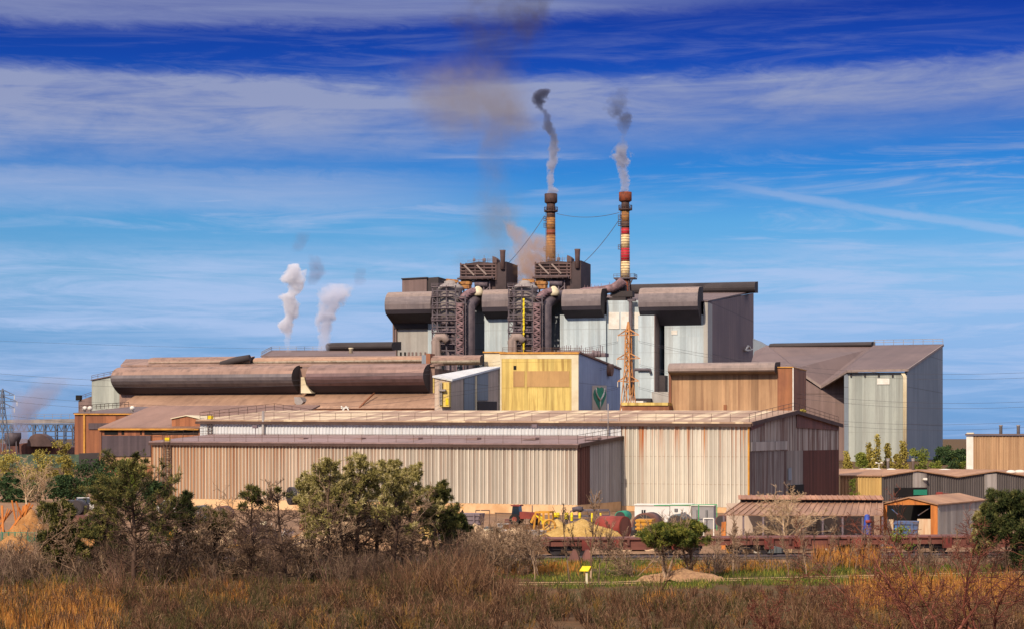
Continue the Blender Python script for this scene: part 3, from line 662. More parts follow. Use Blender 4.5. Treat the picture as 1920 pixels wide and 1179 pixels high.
# ------------------------------------------------------------------ yellow building with the leaf sign
def yellow_building():
    pl = Pl(1085, 615, 17); s = pl.side(1085)
    t = thing('yellow_building', 'yellow clad building with a blue grey side wall that carries a green leaf emblem', 'building', hz(pl.at(1012), 0))
    dep = s.s_(1163)
    zt = Zp(662, pl.at(1085).y); zb = Zp(693, s.at(1163).y)
    MB().loft([pl.V(938.5, 0), pl.V(1085, 0), hz(pl.at(1085), zt), hz(pl.at(938.5), zt)], [hz(pl.at(938.5)+pl.B*dep, 0), hz(pl.at(1085)+pl.B*dep, 0), hz(pl.at(1085)+pl.B*dep, zb), hz(pl.at(938.5)+pl.B*dep, zb)]).build('wall', M_['blue_side'], t)
    def F_(x0, x1, y0, y1, m, nm, b=-.25, th=.2):
        o = pl.B*b; return MB().prism([pl.P(x0, y1)+o, pl.P(x1, y1)+o, pl.P(x1, y0)+o, pl.P(x0, y0)+o], pl.B*th).build(nm, M_[m], t)
    F_(941, 1072, 672, 800, 'yellow', 'yellow_cladding'); F_(938.4, 940.9, 672, 800, 'cream', 'frame_trim', -.3, .25); F_(1072.1, 1085, 672, 800, 'cream', 'frame_trim', -.3, .25)
    F_(938.4, 1085, 663.5, 671.9, 'cream', 'frame_trim', -.3, .25); F_(937, 1086, 659.5, 663.3, 'orange_trim', 'eaves_trim', -.6, .5)
    F_(963, 984, 695, 724.5, 'tan', 'infill_panel', -.4, .14); F_(989, 1068, 695, 724.5, 'tan', 'infill_panel', -.4, .14); F_(963.5, 968.5, 685, 692.5, 'black', 'window', -.4, .14)
    wq = Pl(912, 715, 17); MB().prism([wq.V(908, 5), wq.V(945, 5), wq.P(945, 661), wq.P(908, 661)], wq.B*14).build('side_wing', M_['cream'], t)
    MB().prism([wq.P(906, 661)-wq.B*.6, wq.P(946, 661)-wq.B*.6, wq.P(946, 658.5)-wq.B*.6, wq.P(906, 658.5)-wq.B*.6], wq.B*15).build('eaves_trim', M_['orange_trim'], t)
    # roof
    e = s.off(-.4); q0, q1 = s.at(1085), s.at(1163)
    MB().loft([hz(pl.at(938), zt+.1)-pl.B*.4, hz(q0, zt+.1)-pl.B*.4+pl.A*.5, hz(q0, zt+.7)-pl.B*.4+pl.A*.5, hz(pl.at(938), zt+.7)-pl.B*.4], [hz(pl.at(938)+pl.B*dep, zb+.1), hz(q1, zb+.1)+pl.A*.5, hz(q1, zb+.7)+pl.A*.5, hz(pl.at(938)+pl.B*dep, zb+.7)]).build('roof', M_['brown_roof'], t)
    # emblem on the side wall: a board with a two-tone leaf and a forked white vein
    def S(x, y, b): 
        return s.P(x, y)-s.B*b
    g = MB(); g.prism([S(1109.5, 772, .1), S(1136, 772, .1), S(1136, 722, .1), S(1109.5, 722, .1)], s.B*-.15); sg = g.build('emblem_board', M_['signwhite'], t)
    L = [(1123, 768), (1117, 757), (1112, 746), (1110.8, 738), (1113, 731), (1116, 727), (1119, 725), (1123, 727), (1126.5, 725), (1130, 727), (1133.5, 731), (1135.3, 738), (1133.5, 746), (1129, 757)]
    MB().prism([S(x, y, .26) for x, y in L], s.B*-.06).build('leaf_emblem', M_['green_dk'], sg)
    Hh = [(1123, 748), (1118.5, 740), (1116.5, 733), (1117, 728.5), (1119.5, 726), (1123, 728), (1126.5, 726), (1129, 728.5), (1129.7, 733), (1127.5, 740)]
    MB().prism([S(x, y, .33) for x, y in Hh], s.B*-.05).build('leaf_emblem', M_['green_sign'], sg)
    g = MB()
    for pts in ([(1115.2, 727), (1115.6, 735), (1118.5, 743), (1123, 750)], [(1131, 727), (1130.6, 735), (1127.5, 743), (1123, 750)], [(1123, 750), (1123, 767)]):
        g.tube([S(x, y, .4) for x, y in pts], .36, 6)
    g.build('leaf_vein', M_['white_p'], sg)
    # plant on the roof
    mb = MB(); rr = random.Random(5)
    r0 = pl.off(30)
    for x in range(1050, 1134, 4):
        h = rr.uniform(1.5, 3.2); mb.bar(r0.P(x, 663), r0.P(x, 663)+ZUP*h, .22)
    mb.bar(r0.P(1046, 661), r0.P(1134, 665), .22); mb.bar(r0.P(1046, 657), r0.P(1134, 659), .22)
    for x, y in ((1112, 656), (1118, 657), (1124, 657)): mb.tube([r0.P(x, 668), r0.P(x, y)], rr.uniform(.5, .9), 6)
    mb.box(r0.P(1098, 668), pl.A*7, pl.B*5, ZUP*1.2); mb.build('roof_pipework', M_['steel'], t)
    mb = MB(); railing(mb, [pl.P(939, 659)+pl.B*2, pl.P(1085, 660)+pl.B*2], 1.5, 3.5, .13); mb.build('roof_railing', M_['rail'], t)
    mb = MB(); c = pl.off(40).P(1137, 688); mb.tube([c-pl.A*2.6-ZUP*.5, c+pl.A*2.2-ZUP*1.0], 2.2, 16); mb.build('roof_tank', M_['brown_roof'], t)
yellow_building()
# ------------------------------------------------------------------ the steel plant
def main_plant():
    pl = Pl(1327, 950, FA); A, B = pl.A, pl.B
    t = thing('steel_plant', 'huge steelworks hall of pale sheeting with rounded dust hoods and a dark brown right side', 'factory', hz(pl.at(1030), 0))
    s = pl.side(1327); dep = s.s_(1413)
    rec = 15.0
    q = pl.off(rec)
    zl, zr = Zp(562, q.at(738).y), Zp(563, q.at(1327).y); zk = Zp(549, s.at(1413).y)
    def at(x, b, z): return hz(pl.at(x)+B*b, z)
    # core behind the bays
    mb = MB(); mb.loft([at(740, rec, 0), at(1326, rec, 0), at(1326, rec, zr), at(740, rec, zl)], [at(740, dep-.5, 0), at(1326, dep-.5, 0), at(1326, dep-.5, zk-1.5), at(740, dep-.5, zk-1.5)])
    mb.build('wall', M_['tower_side'], t)
    MB().loft([at(738, rec-2, zl-2.5), at(1328, -1, Zp(566, s.at(1327).y)), at(1328, -1, Zp(564.5, s.at(1327).y)), at(738, rec-2, zl-1)], [at(738, dep, zk-1), at(1328, dep, zk), at(1328, dep, zk+1.2), at(738, dep, zk+.2)]).build('roof', M_['dust_roof'], t)
    # side wall facing right
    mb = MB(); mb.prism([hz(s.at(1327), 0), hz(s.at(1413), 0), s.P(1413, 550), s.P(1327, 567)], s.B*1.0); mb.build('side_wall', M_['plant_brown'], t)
    MB().prism([pl.V(1319.5, 0)-B*.3, pl.V(1327.2, 0)-B*.3, pl.P(1327.2, 567)-B*.3, pl.P(1319.5, 567)-B*.3], B*(rec)).build('corner_pier', M_['plant_beige'], t)
    mb = MB()
    for a, b in (((1393, 656), (1403, 656)), ((1393, 656), (1398, 648)), ((1403, 656), (1400, 648)), ((1396, 657), (1406, 654))): mb.bar(s.P(*a)-s.B*1.5, s.P(*b)-s.B*1.5, .7)
    mb.build('wall_bracket', M_['white_p'], t)
    # bays
    def bay(x0, x1, y0, m, nm='bay_wall', b=0.0, y1=None):
        o = B*b; return MB().prism([pl.V(x0, 0)+o, pl.V(x1, 0)+o, pl.P(x1, y0)+o, pl.P(x0, y0)+o], B*(rec-b-.05)).build(nm, M_[m], t)
    bay(744, 802, 600, 'plant_beige', b=1.0); bay(802.2, 822, 595, 'plant_wall')
    bay(736.5, 738.8, 600, 'plant_brown', 'column', -.3); bay(740, 743.5, 600, 'plant_brown', 'column', -.2)
    bay(908, 963, 590, 'plant_wall'); bay(1050, 1136, 590, 'plant_wall'); bay(1136.3, 1205, 563, 'plant_wall', b=2.0)
    bay(1205.2, 1236, 594, 'plant_wall', 'projecting_bay', -12); bay(1246, 1319.3, 590, 'plant_wall')
    MB().prism([pl.V(1235, 0)-B*12.3, pl.V(1236.6, 0)-B*12.3, pl.P(1236.6, 594)-B*12.3, pl.P(1235, 594)-B*12.3], B*13).build('corner_trim', M_['plant_brown'], t)
    o = B*1.6
    MB().prism([pl.P(1140, 616)+o, pl.P(1160, 616)+o, pl.P(1160, 585)+o, pl.P(1140, 585)+o], B*.3).build('pale_panel', M_['white_p'], t)
    MB().prism([pl.P(1163, 616)+o, pl.P(1205, 616)+o, pl.P(1205, 585)+o, pl.P(1163, 585)+o], B*.3).build('pale_panel', M_['white_p'], t)
    MB().prism([pl.P(1259, 627)-B*.3, pl.P(1270, 627)-B*.3, pl.P(1270, 619)-B*.3, pl.P(1259, 619)-B*.3], B*.25).build('pale_panel', M_['white_p'], t)
    for x in (749, 757, 764, 771, 778, 786, 795): MB().prism([pl.P(x, 666)+B*.6, pl.P(x+3, 666)+B*.6, pl.P(x+3, 659.5)+B*.6, pl.P(x, 659.5)+B*.6], B*.35).build('window', M_['black' if x < 760 else 'plant_brown'], t)
    # hoods
    def hp(y0, ym, yb, yu, out=9.0):
        """rounded top from row y0 over the nose to ym, tuck to yb, slanted underside back to the wall at yu"""
        p = [(-6, y0), (out*.45, y0+.5)]
        for k in [i/12 for i in range(1, 13)]: p.append((out*.45+out*.55*math.sin(k*math.pi/2), y0+.5+(ym-y0)*(1-math.cos(k*math.pi/2))))
        p += [(out*.97, ym+(yb-ym)*.55), (out*.86, yb), (0.2, yu), (-6, yu)]
        return p
    hp1 = pl
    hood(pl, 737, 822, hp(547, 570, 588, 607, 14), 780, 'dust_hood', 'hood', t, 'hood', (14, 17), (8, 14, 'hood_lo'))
    MB().prism([pl.P(739, 606)-B*.6, pl.P(802, 606)-B*.6, pl.P(802, 616)-B*.6, pl.P(739, 616)-B*.6], B*1.2).build('hood_shade_strip', M_['plant_dark'], t)  # dark strip that paints the shade under the hood
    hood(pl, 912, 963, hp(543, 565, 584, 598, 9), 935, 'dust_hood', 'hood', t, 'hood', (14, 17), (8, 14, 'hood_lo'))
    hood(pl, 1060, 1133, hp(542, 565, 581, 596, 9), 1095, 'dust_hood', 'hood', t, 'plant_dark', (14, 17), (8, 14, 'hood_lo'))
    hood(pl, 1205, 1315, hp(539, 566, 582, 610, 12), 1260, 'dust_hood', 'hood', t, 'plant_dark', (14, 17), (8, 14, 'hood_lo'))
    for x0, x1, y in ((1228, 1256, 559), (1102, 1116, 563)):
        pass
    # ridge monitor at the back and the penthouse on the left
    r = pl.off(dep*.82)
    hood(r, 1168, 1418, [(-8, 531)]+arc(2, 531.5, 2, 552, 5, 8)+[(-8, 552)], 1300, 'ridge_monitor', 'plant_dark', t)
    c = pl.off(28)
    MB().prism([c.V(754, 40), c.V(800, 40), c.P(800, 521.5), c.P(754, 524)], c.B*22).build('penthouse', M_['plant_brown'], t)
    MB().prism([c.P(753, 524.5)-c.B*.8, c.P(801, 522)-c.B*.8, c.P(801, 520)-c.B*.8, c.P(753, 522.5)-c.B*.8], c.B*24).build('roof', M_['plant_dark'], t)
    c2 = pl.off(29)
    MB().prism([c2.V(797, 40)+A*.3, c2.V(822, 40), c2.P(822, 519.8), c2.P(797, 521.5)+A*.3], c2.B*20).build('penthouse', M_['plant_dark'], t)
    # dark wall pipe on the central bay and the drain frame
    g = MB(); g.tube([pl.P(1183, 740)-B*1, pl.P(1183, 566)-B*1], 1.0, 8); g.box(pl.P(1178, 566)-B*2, A*4, B*2, ZUP*1.2); g.build('downpipe', M_['steel_dark'], t)
    g = MB(); g.tube([pl.P(1197, 742)-B*13, pl.P(1197, 696)-B*13, pl.P(1199, 694)-B*13, pl.P(1228, 694)-B*13, pl.P(1229, 701)-B*13], .75, 8); g.build('wall_pipe', M_['steel_dark'], t)
    # small annexes at the foot
    pf = pl.off(-16)
    def fo(x0, x1, y0, b, dp, m, nm): 
        o = pf.off(b); return MB().prism([o.V(x0, 0), o.V(x1, 0), o.P(x1, y0), o.P(x0, y0)], o.B*dp).build(nm, M_[m], t)
    fo(1222, 1256, 734, -30, 10, 'plant_beige', 'annex_block'); fo(1236, 1247, 703, -6, 8, 'plant_dark', 'annex_block'); fo(1190, 1220, 746, -34, 8, 'plant_dark', 'annex_block'); fo(1160, 1206, 751, -46, 8, 'white_p', 'annex_block')
    for x in (822, 908, 963, 1050): pass
main_plant()

def gas_tower(x0, vessel_px, x1, base_px, yel, label):
    """a scrubber column in its steel frame, with the duct that arches back over the hoods"""
    pl = Pl(vessel_px, 976 if vessel_px < 900 else 968, FA); A, B = pl.A, pl.B; k = pl.o.y/F; sh = vessel_px-845.0
    t = thing('gas_cleaning_tower', label, 'tower', hz(pl.o, 0), 'gas cleaning towers on the steel plant')
    o = pl.o
    def z(y): return Zp(y, o.y)
    prof = [(5.6, z(600)), (6.2, z(577)), (6.2, z(556)), (5.8, z(549)), (6.6, z(543)), (6.9, z(541)), (6.6, z(538.5)), (4.8, z(534)), (3.4, z(532)), (3.4, z(528)), (1.6, z(526)), (1.6, z(524.5))]
    v = MB(); v.lathe(hz(o, 0), prof, 20); v.build('vessel', M_['steel_lt'], t)
    b_ = MB()
    for y in (588, 602, 618, 633, 648):
        b_.lathe(hz(o, 0)-A*1.0, [(4.4, z(y+8)), (4.8, z(y+4)), (4.6, z(y)), (2.4, z(y-4)), (1.8, z(y-6))], 14)
    b_.lathe(hz(o, 0), [(3.4, 0), (3.4, z(600))], 12); b_.build('venturi_stage', M_['steel'], t)
    fr = MB(); xs = (x0, x0+9, vessel_px, x1-6, x1+12)
    for x in xs:
        for bb in (-7.5, 7.5): fr.bar(hz(pl.at(x)+B*bb, 0), hz(pl.at(x)+B*bb, z(538 if x < x1 else 556)), 0.75)
    for y in list(range(548, 668, 11)):
        xe = x1+12 if y > 556 else x1-6
        for bb in (-7.6, 7.6): fr.bar(pl.P(x0, y)+B*bb, pl.P(xe, y)+B*bb, .6)
        for x in xs: 
            if x <= xe: fr.bar(pl.P(x, y)-B*7.6, pl.P(x, y)+B*7.6, .4)
    ys = list(range(548, 668, 11))
    for i, (ya, yb) in enumerate(zip(ys, ys[1:])):
        a, b = (x0, x0+9) if i % 2 else (x0+9, x0); fr.bar(pl.P(a, ya)-B*7.6, pl.P(b, yb)-B*7.6, .3)
        a, b = (x1-6, x1+12) if i % 2 else (x1+12, x1-6)
        if ya > 556: fr.bar(pl.P(a, ya)-B*7.6, pl.P(b, yb)-B*7.6, .3)
    fr.build('frame', M_['steel_dark'], t)
    rl = MB(); rr = random.Random(int(x0))
    for y in (541, 559, 581, 603, 625, 647):
        xe = x1 if y > 560 else x1-8
        rl.box(pl.P(x0-1, y)-B*8.6, pl.A*((xe-x0+2)*k*.97), B*1.6, ZUP*.35); railing(rl, [pl.P(x0-1, y)-B*8.6+ZUP*.3, pl.P(xe, y)-B*8.6+ZUP*.3], 1.6, 3.2, .16)
    rl.build('platform', M_['steel'], t)
    # stair tower with pinkish flights
    st = MB(); a, b = x1-2, x1+10
    for i, y in enumerate(range(572, 666, 6)):
        p, q = (a, b) if i % 2 else (b, a); st.bar(pl.P(p, y)-B*9.4, pl.P(q, y+6)-B*9.4, .75); st.box(pl.P(a, y)-B*9.8, A*((b-a)*k), B*1.4, ZUP*.3)
    for x in (a, b): st.bar(hz(pl.at(x)-B*9.4, 0), pl.P(x, 570)-B*9.4, .4)
    st.box(pl.P(x1, 577)-B*10, A*2.6, B*1.6, ZUP*1.6); st.build('stair_tower', M_['pipe_pk'], t)
    # ducts
    d = MB(); pts = [hz(pl.at(x1+14)-B*2, 0), pl.P(x1+14, 575)-B*2]
    for i in range(7):
        w = math.pi/2*i/6; pts.append(pl.P(x1+14+20*(1-math.cos(w)), 575-26*math.sin(w))-B*(2-4*i))
    pts.append(pl.P(x1+58, 546)+B*30); d.tube(pts, 3.0, 14); d.build('duct', M_['steel_dark'], t)
    d = MB(); pts = [pl.P(x1+2, 566)-B*4]
    for i in range(7):
        w = math.pi/2*i/6; pts.append(pl.P(x1+4+20*(1-math.cos(w)), 562-18*math.sin(w))-B*(4-2*i))
    d.tube(pts, 2.1, 12); 
    for i in range(1, 7): d.lathe(pts[i]-ZUP*.5, [(2.5, 0), (2.5, .8)], 12)
    d.build('duct', M_['pipe_pk'], t)
    p = MB(); p.tube([hz(pl.at(x0+8)-B*9, 0), pl.P(x0+8, 640)-B*9, pl.P(x0+11, 634)-B*9, pl.P(x0+22, 633)-B*9, pl.P(x0+30, 642)-B*9], [2.4, 2.4, 2.4, 2.0, 2.0], 12); p.build('inlet_duct', M_['hood'], t)
    h = MB(); c = pl.P(x1+22, 544)+B*6; h.lathe(c-ZUP*2.6, [(3.2, 0), (3.0, 2.0), (2.2, 3.8), (.8, 5.0)], 14); h.build('cyclone_dome', M_['cream'], t)
    u = MB(); u.box(pl.P(x1-10, 541)+B*2, A*5.6, B*5, ZUP*2.8); u.bar(pl.P(x1-30, 526)-B*1, pl.P(x1-8, 528)-B*1, 1.5); u.box(pl.P(x1-10, 533)+B*1.5, A*6, B*5.5, ZUP*1.4); u.build('valve_house', M_['st_ochre'], t)
    if yel:
        y = MB()
        for y0, y1 in ((562, 578), (580, 596), (599, 609), (611, 622), (634, 656)): y.bar(pl.P(990, y1)-B*9.3, pl.P(991, y0)-B*9.3, .8)
        y.bar(pl.P(990, 668)-B*9.4, pl.P(991, 562)-B*9.4, .35)
        for yy in range(566, 660, 9): y.box(pl.P(989, yy)-B*9.9, A*1.0, B*.6, ZUP*1.0)
        y.build('yellow_ladder', M_['yellowp'], t)
gas_tower(819, 845, 868, 0, False, 'left gas cleaning tower, dark steel frame round a pale scrubber vessel')
gas_tower(961, 985, 1011, 0, True, 'right gas cleaning tower with a bright yellow vertical ladder down its front')

def machine_house(x0, yt, label):
    pl = Pl(x0, 1008, FA); A, B = pl.A, pl.B
    t = thing('machine_house', label, 'rooftop building', hz(pl.at(x0+45), 40), 'machine houses on the steel plant roof')
    def P(x, y, b=0.0): return pl.P(x0+x, yt+y)+B*b
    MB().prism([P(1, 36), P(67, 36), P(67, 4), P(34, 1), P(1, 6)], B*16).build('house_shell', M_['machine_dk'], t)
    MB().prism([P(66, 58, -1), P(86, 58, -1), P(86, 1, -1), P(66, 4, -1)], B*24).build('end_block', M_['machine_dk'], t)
    MB().prism([P(25, 58, 1), P(65.5, 58, 1), P(65.5, 36, 1), P(25, 36, 1)], B*18).build('lower_house', M_['machine'], t)
    f = MB()
    for y in (7, 13, 19, 24, 30): f.bar(P(0, y, -1.4), P(67, y, -1.4), .8)
    for x in (1, 11, 28, 45, 60, 67): f.bar(P(x, 36, -1.2), P(x, 4, -1.2), .75)
    f.box(P(-2, 35.5, -5), A*19.2, B*6, ZUP*.8); f.build('frame', M_['machine'], t)
    c = MB(); c.prism([P(1, 35, -.6), P(66, 35, -.6), P(66, 29, -.6), P(1, 29, -.6)], B*.5); c.prism([P(2, 11, -.6), P(66, 10, -.6), P(66, 7, -.6), P(2, 8, -.6)], B*.5)
    c.prism([P(12, 28, -.6), P(28, 28, -.6), P(28, 20, -.6), P(12, 20, -.6)], B*.5); c.build('cladding_panel', M_['machine'], t)
    d = MB(); d.bar(P(8, 8, -1.9), P(27, 27, -1.9), .8); d.bar(P(32, 8, -1.9), P(50, 26, -1.9), .8); d.build('brace', M_['hood'], t)
    r = MB(); railing(r, [P(2, 36, -4.8), P(66, 36, -4.8)], 1.7, 3, .18); railing(r, [P(10, 3, 3), P(62, 0, 3)], 1.5, 3, .16)
    for x, h in ((21, 3.4), (40, 4.0), (47, 2.6), (56, 3.0)): r.bar(P(x, 2, 4), P(x, 2, 4)+ZUP*h, .25)
    r.cbox(P(40, 0, 4), (1.6, 1, 1.8), FA); r.cbox(P(21, -1, 4), (1.2, 1, 1.4), FA); r.build('roof_railing', M_['steel'], t)
    n = MB(); n.prism([P(61, 4, -2), P(69, 4, -2), P(69, -3, -2), P(66, -6, -2), P(61, -9, -2)], B*7); n.build('roof_fin', M_['machine'], t)
    s = MB(); s.tube([P(80, 16, -1.6), P(80, -4, -1.6), P(80, -17, -1.6), P(80, -20, -1.6)], [1.25, 1.35, 1.5, 1.7], 12); s.build('vent_stack', M_['machine'], t)
    s = MB(); s.tube([P(28, 42, -1), P(52, 44, -1)], 1.6, 10); s.build('pipe', M_['steel'], t)
    s = MB(); s.bar(P(75, 2), P(75, -8), .4); s.build('aerial', M_['steel'], t); s = MB(); s.bar(P(44, 58, -1), P(44, 38, -1), .6); s.bar(P(55, 58, -1), P(55, 38, -1), .6); s.bar(P(44, 48, -1), P(55, 40, -1), .4); s.bar(P(44, 58, -1), P(55, 48, -1), .4); s.build('pipework', M_['steel'], t)
    MB().prism([P(3, 41, -3), P(17, 41, -3), P(17, 36.6, -3), P(3, 36.6, -3)], B*6).build('rusty_housing', M_['st_ochre'], t)
machine_house(864, 490, 'dark brown open framed machine house on the roof, the left one of two')
machine_house(1004, 488, 'dark brown open framed machine house on the roof, in front of the brown chimney')

def chimney(px, d, bands, ytop, wpx, label, mats):
    o = Vector((X(px, d), d, 0)); k = d/F
    t = thing('chimney', label, 'chimney', hz(o, 0), 'tall steel chimneys')
    def z(y): return Zp(y, d)
    for i, (ya, yb, m) in enumerate(bands):
        r0, r1 = wpx/2*k*(1+(yb-ytop)*.0011), wpx/2*k*(1+(ya-ytop)*.0011)
        MB().lathe(hz(o, 0), [(r0, z(yb)), (r1, z(ya))], 24, cap=True).build('shaft_band', M_[m], t)
    h = MB()
    for y in range(int(ytop)+38, int(bands[-1][1])-3, 5):
        r = wpx/2*k*(1+(y-ytop)*.0011)+.07; h.lathe(hz(o, z(y)-.13), [(r, 0), (r, .26)], 24)
    h.build('hoop', M_['ring'], t)
    c = MB(); c.lathe(hz(o, 0), [(9*k, z(ytop+18)), (12*k, z(ytop+16)), (12*k, z(ytop)), (10.6*k, z(ytop)), (10.4*k, z(ytop+2)), (10.4*k, z(ytop+6))], 24); c.build('cap', M_[mats[0]], t)
    p = MB(); R = 12.5*k
    p.lathe(hz(o, z(ytop+35)), [(R*.7, 0), (R, .5), (R, 1.0), (R*.7, 1.0)], 20)
    for i in range(16):
        a = 2*math.pi*i/16; q = hz(o, z(ytop+34))+Vector((math.cos(a), math.sin(a), 0))*R; p.bar(q, q+ZUP*2.6, .2)
    for zz in (1.3, 2.6): p.tube([hz(o, z(ytop+34)+zz)+Vector((math.cos(2*math.pi*i/20), math.sin(2*math.pi*i/20), 0))*R for i in range(21)], .14, 4)
    p.build('platform', M_['st_brown'], t)
    b = MB()
    for y in (ytop+43, ytop+55, ytop+99):
        if y < bands[-1][1]-8:
            q = hz(o, z(y+8))-Vector((wpx/2*k+1.0, 0, 0)); b.cbox(q, (1.5, 1.5, .3)); 
            for dx in (-.7, .7):
                for dy in (-.7, .7): b.bar(q+Vector((dx, dy, 0)), q+Vector((dx, dy, 2.2)), .18)
            b.cbox(q+ZUP*1.2, (1.7, 1.7, .2)); b.cbox(q+ZUP*2.2, (1.7, 1.7, .2))
    q = hz(o, z(bands[-1][1]))-Vector((wpx/2*k+.5, 0, 0))
    b.bar(q, hz(q, z(ytop+30)), .3); b.build('ladder_cage', M_['steel_dark'], t)
    return t, o
chimney(1033, 1035, [(379, 398, 'st_brown'), (398, 409, 'st_brown'), (409, 431, 'st_ochre'), (431, 441, 'st_redb'), (441, 500, 'st_ochre')], 364, 15.5,
        'brown and ochre sooty chimney behind the machine house, the left of two', ['st_brown'])
CT, CO = chimney(1172.5, 985, [(375, 396, 'st_brown'), (396, 416, 'st_ochre'), (416, 428, 'st_brown'), (428, 441, 'st_red'), (441, 466, 'st_cream'), (466, 491, 'st_red'), (491, 521, 'st_cream'), (521, 560, 'st_redb')], 361, 14.5,
        'red and cream banded chimney with a rusty cap, the right of two', ['st_rust'])
def chimney_foot():
    d = 985; k = d/F
    def z(y): return Zp(y, d)
    p = MB(); c = hz(CO, z(524)); p.cbox(c, (11, 8, .7), FA); a = math.radians(FA); A = Vector((math.cos(a), -math.sin(a), 0)); B = Vector((math.sin(a), math.cos(a), 0))
    railing(p, [c-A*5.5-B*4+ZUP*.7, c+A*5.5-B*4+ZUP*.7, c+A*5.5+B*4+ZUP*.7], 1.8, 1.8, .18)
    for sx in (-1, 1): p.bar(c+A*4.6*sx-B*3.5, c+A*2.0*sx-B*2-ZUP*5, .5)
    p.build('foot_platform', M_['steel_dark'], CT)
    p = MB()
    for sx in (-1, 1):
        for sy in (-1, 1): p.bar(hz(CO, 70)+A*4.0*sx+B*3*sy, c+A*2.0*sx+B*2*sy, .7)
    p.lathe(hz(CO, 70), [(3.4, 0), (2.2, 12)], 12); p.build('foot_frame', M_['machine_dk'], CT)
    # roof duct that runs from the machine house to the chimney
    t = MB(); o = Pl(1095, 975, FA)
    t.tube([o.P(1088, 549), o.P(1120, 546), o.P(1148, 541), o.P(1162, 533), o.P(1169, 526)], [2.2, 2.2, 2.2, 2.4, 2.4], 12)
    t.tube([o.P(1090, 543)+o.B*4, o.P(1130, 540)+o.B*4, o.P(1155, 536)+o.B*4], 1.3, 10)
    rr = random.Random(8)
    for i in range(28):
        x = 1092+i*2.6; y = 544-i*.30; t.bar(o.P(x, y+3)+o.B*2, o.P(x, y+3)+o.B*2+ZUP*rr.uniform(1.6, 3.6), .22)
    for i in range(9): x = 1096+i*8; t.bar(o.P(x, 556)+o.B*2, o.P(x, 544)+o.B*2, .6)
    x = t.build('roof_duct', M_['pipe_pk']); tag(x, 'dusty pinkish duct along the plant roof from the machine house to the banded chimney', 'duct')
    t = MB(); t.box(o.P(1139, 566)-o.B*2, o.A*10, o.B*6, ZUP*2); t.box(o.P(1146, 557)+o.B*1, o.A*11, o.B*6, ZUP*3); t.box(o.P(1152, 548)+o.B*4, o.A*5, o.B*4, ZUP*4); x = t.build('duct_plinth', M_['plant_dark']); tag(x, 'dark stepped block under the roof duct beside the banded chimney', 'plinth')
chimney_foot()
def cable(name, label, cat, pa, pb, sag, r, m, group=None, n=24):
    pa, pb = Vector(pa), Vector(pb); pts = []
    for i in range(n+1):
        k = i/n; q = pa.lerp(pb, k); q.z -= sag*4*k*(1-k); pts.append(q)
    mb = MB(); mb.tube(pts, r, 4); o = mb.build(name, M_[m]); return tag(o, label, cat, group)
cable('aerial_cable', 'slack dark cable strung between the two chimneys', 'cable', PT(1044, 401, 1035), PT(1161, 399, 985), 2.2, .15, 'steel_dark')
cable('aerial_cable', 'slanting cable from the banded chimney down to the right machine house', 'cable', PT(1161, 412, 985), PT(1094, 493, 1000), 1.5, .15, 'steel_dark')
cable('aerial_cable', 'slanting cable from the brown chimney down to the left machine house', 'cable', PT(1021, 405, 1035), PT(950, 497, 1005), 1.5, .15, 'steel_dark')

# ------------------------------------------------------------------ roofs behind on the left, and the right-hand block
def back_roof():
    pl = Pl(500, 820, FA); t = thing('back_hall', 'dark roofed low hall with a black ridge monitor, left of the steel plant', 'building', hz(pl.at(610), 0))
    MB().prism([pl.V(490, 0), pl.V(742, 0), pl.P(742, 668), pl.P(490, 668)], pl.B*40).build('wall', M_['plant_brown'], t)
    MB().loft([pl.P(488, 668), pl.P(742, 668), pl.P(742, 667), pl.P(488, 667)], [pl.off(40).P(509, 657), pl.off(40).P(742, 657), pl.off(40).P(742, 656), pl.off(40).P(509, 656)]).build('roof', M_['dust_roof'], t)
    r = pl.off(41); hood(r, 619, 742, [(-8, 641)]+arc(2, 641.5, 2, 657, 4, 8)+[(-8, 657)], 680, 'ridge_monitor', 'plant_dark', t)
    mb = MB(); railing(mb, [pl.P(490, 666), pl.off(40).P(509, 656), pl.off(40).P(618, 656)], 1.6, 4, .15); mb.build('roof_railing', M_['steel_lt'], t)
    MB().lathe(pl.off(20).P(658, 665), [(.9, 0), (.9, 2.6), (1.1, 2.7), (1.1, 3.2)], 10).build('roof_vent', M_['cream'], t)
back_roof()
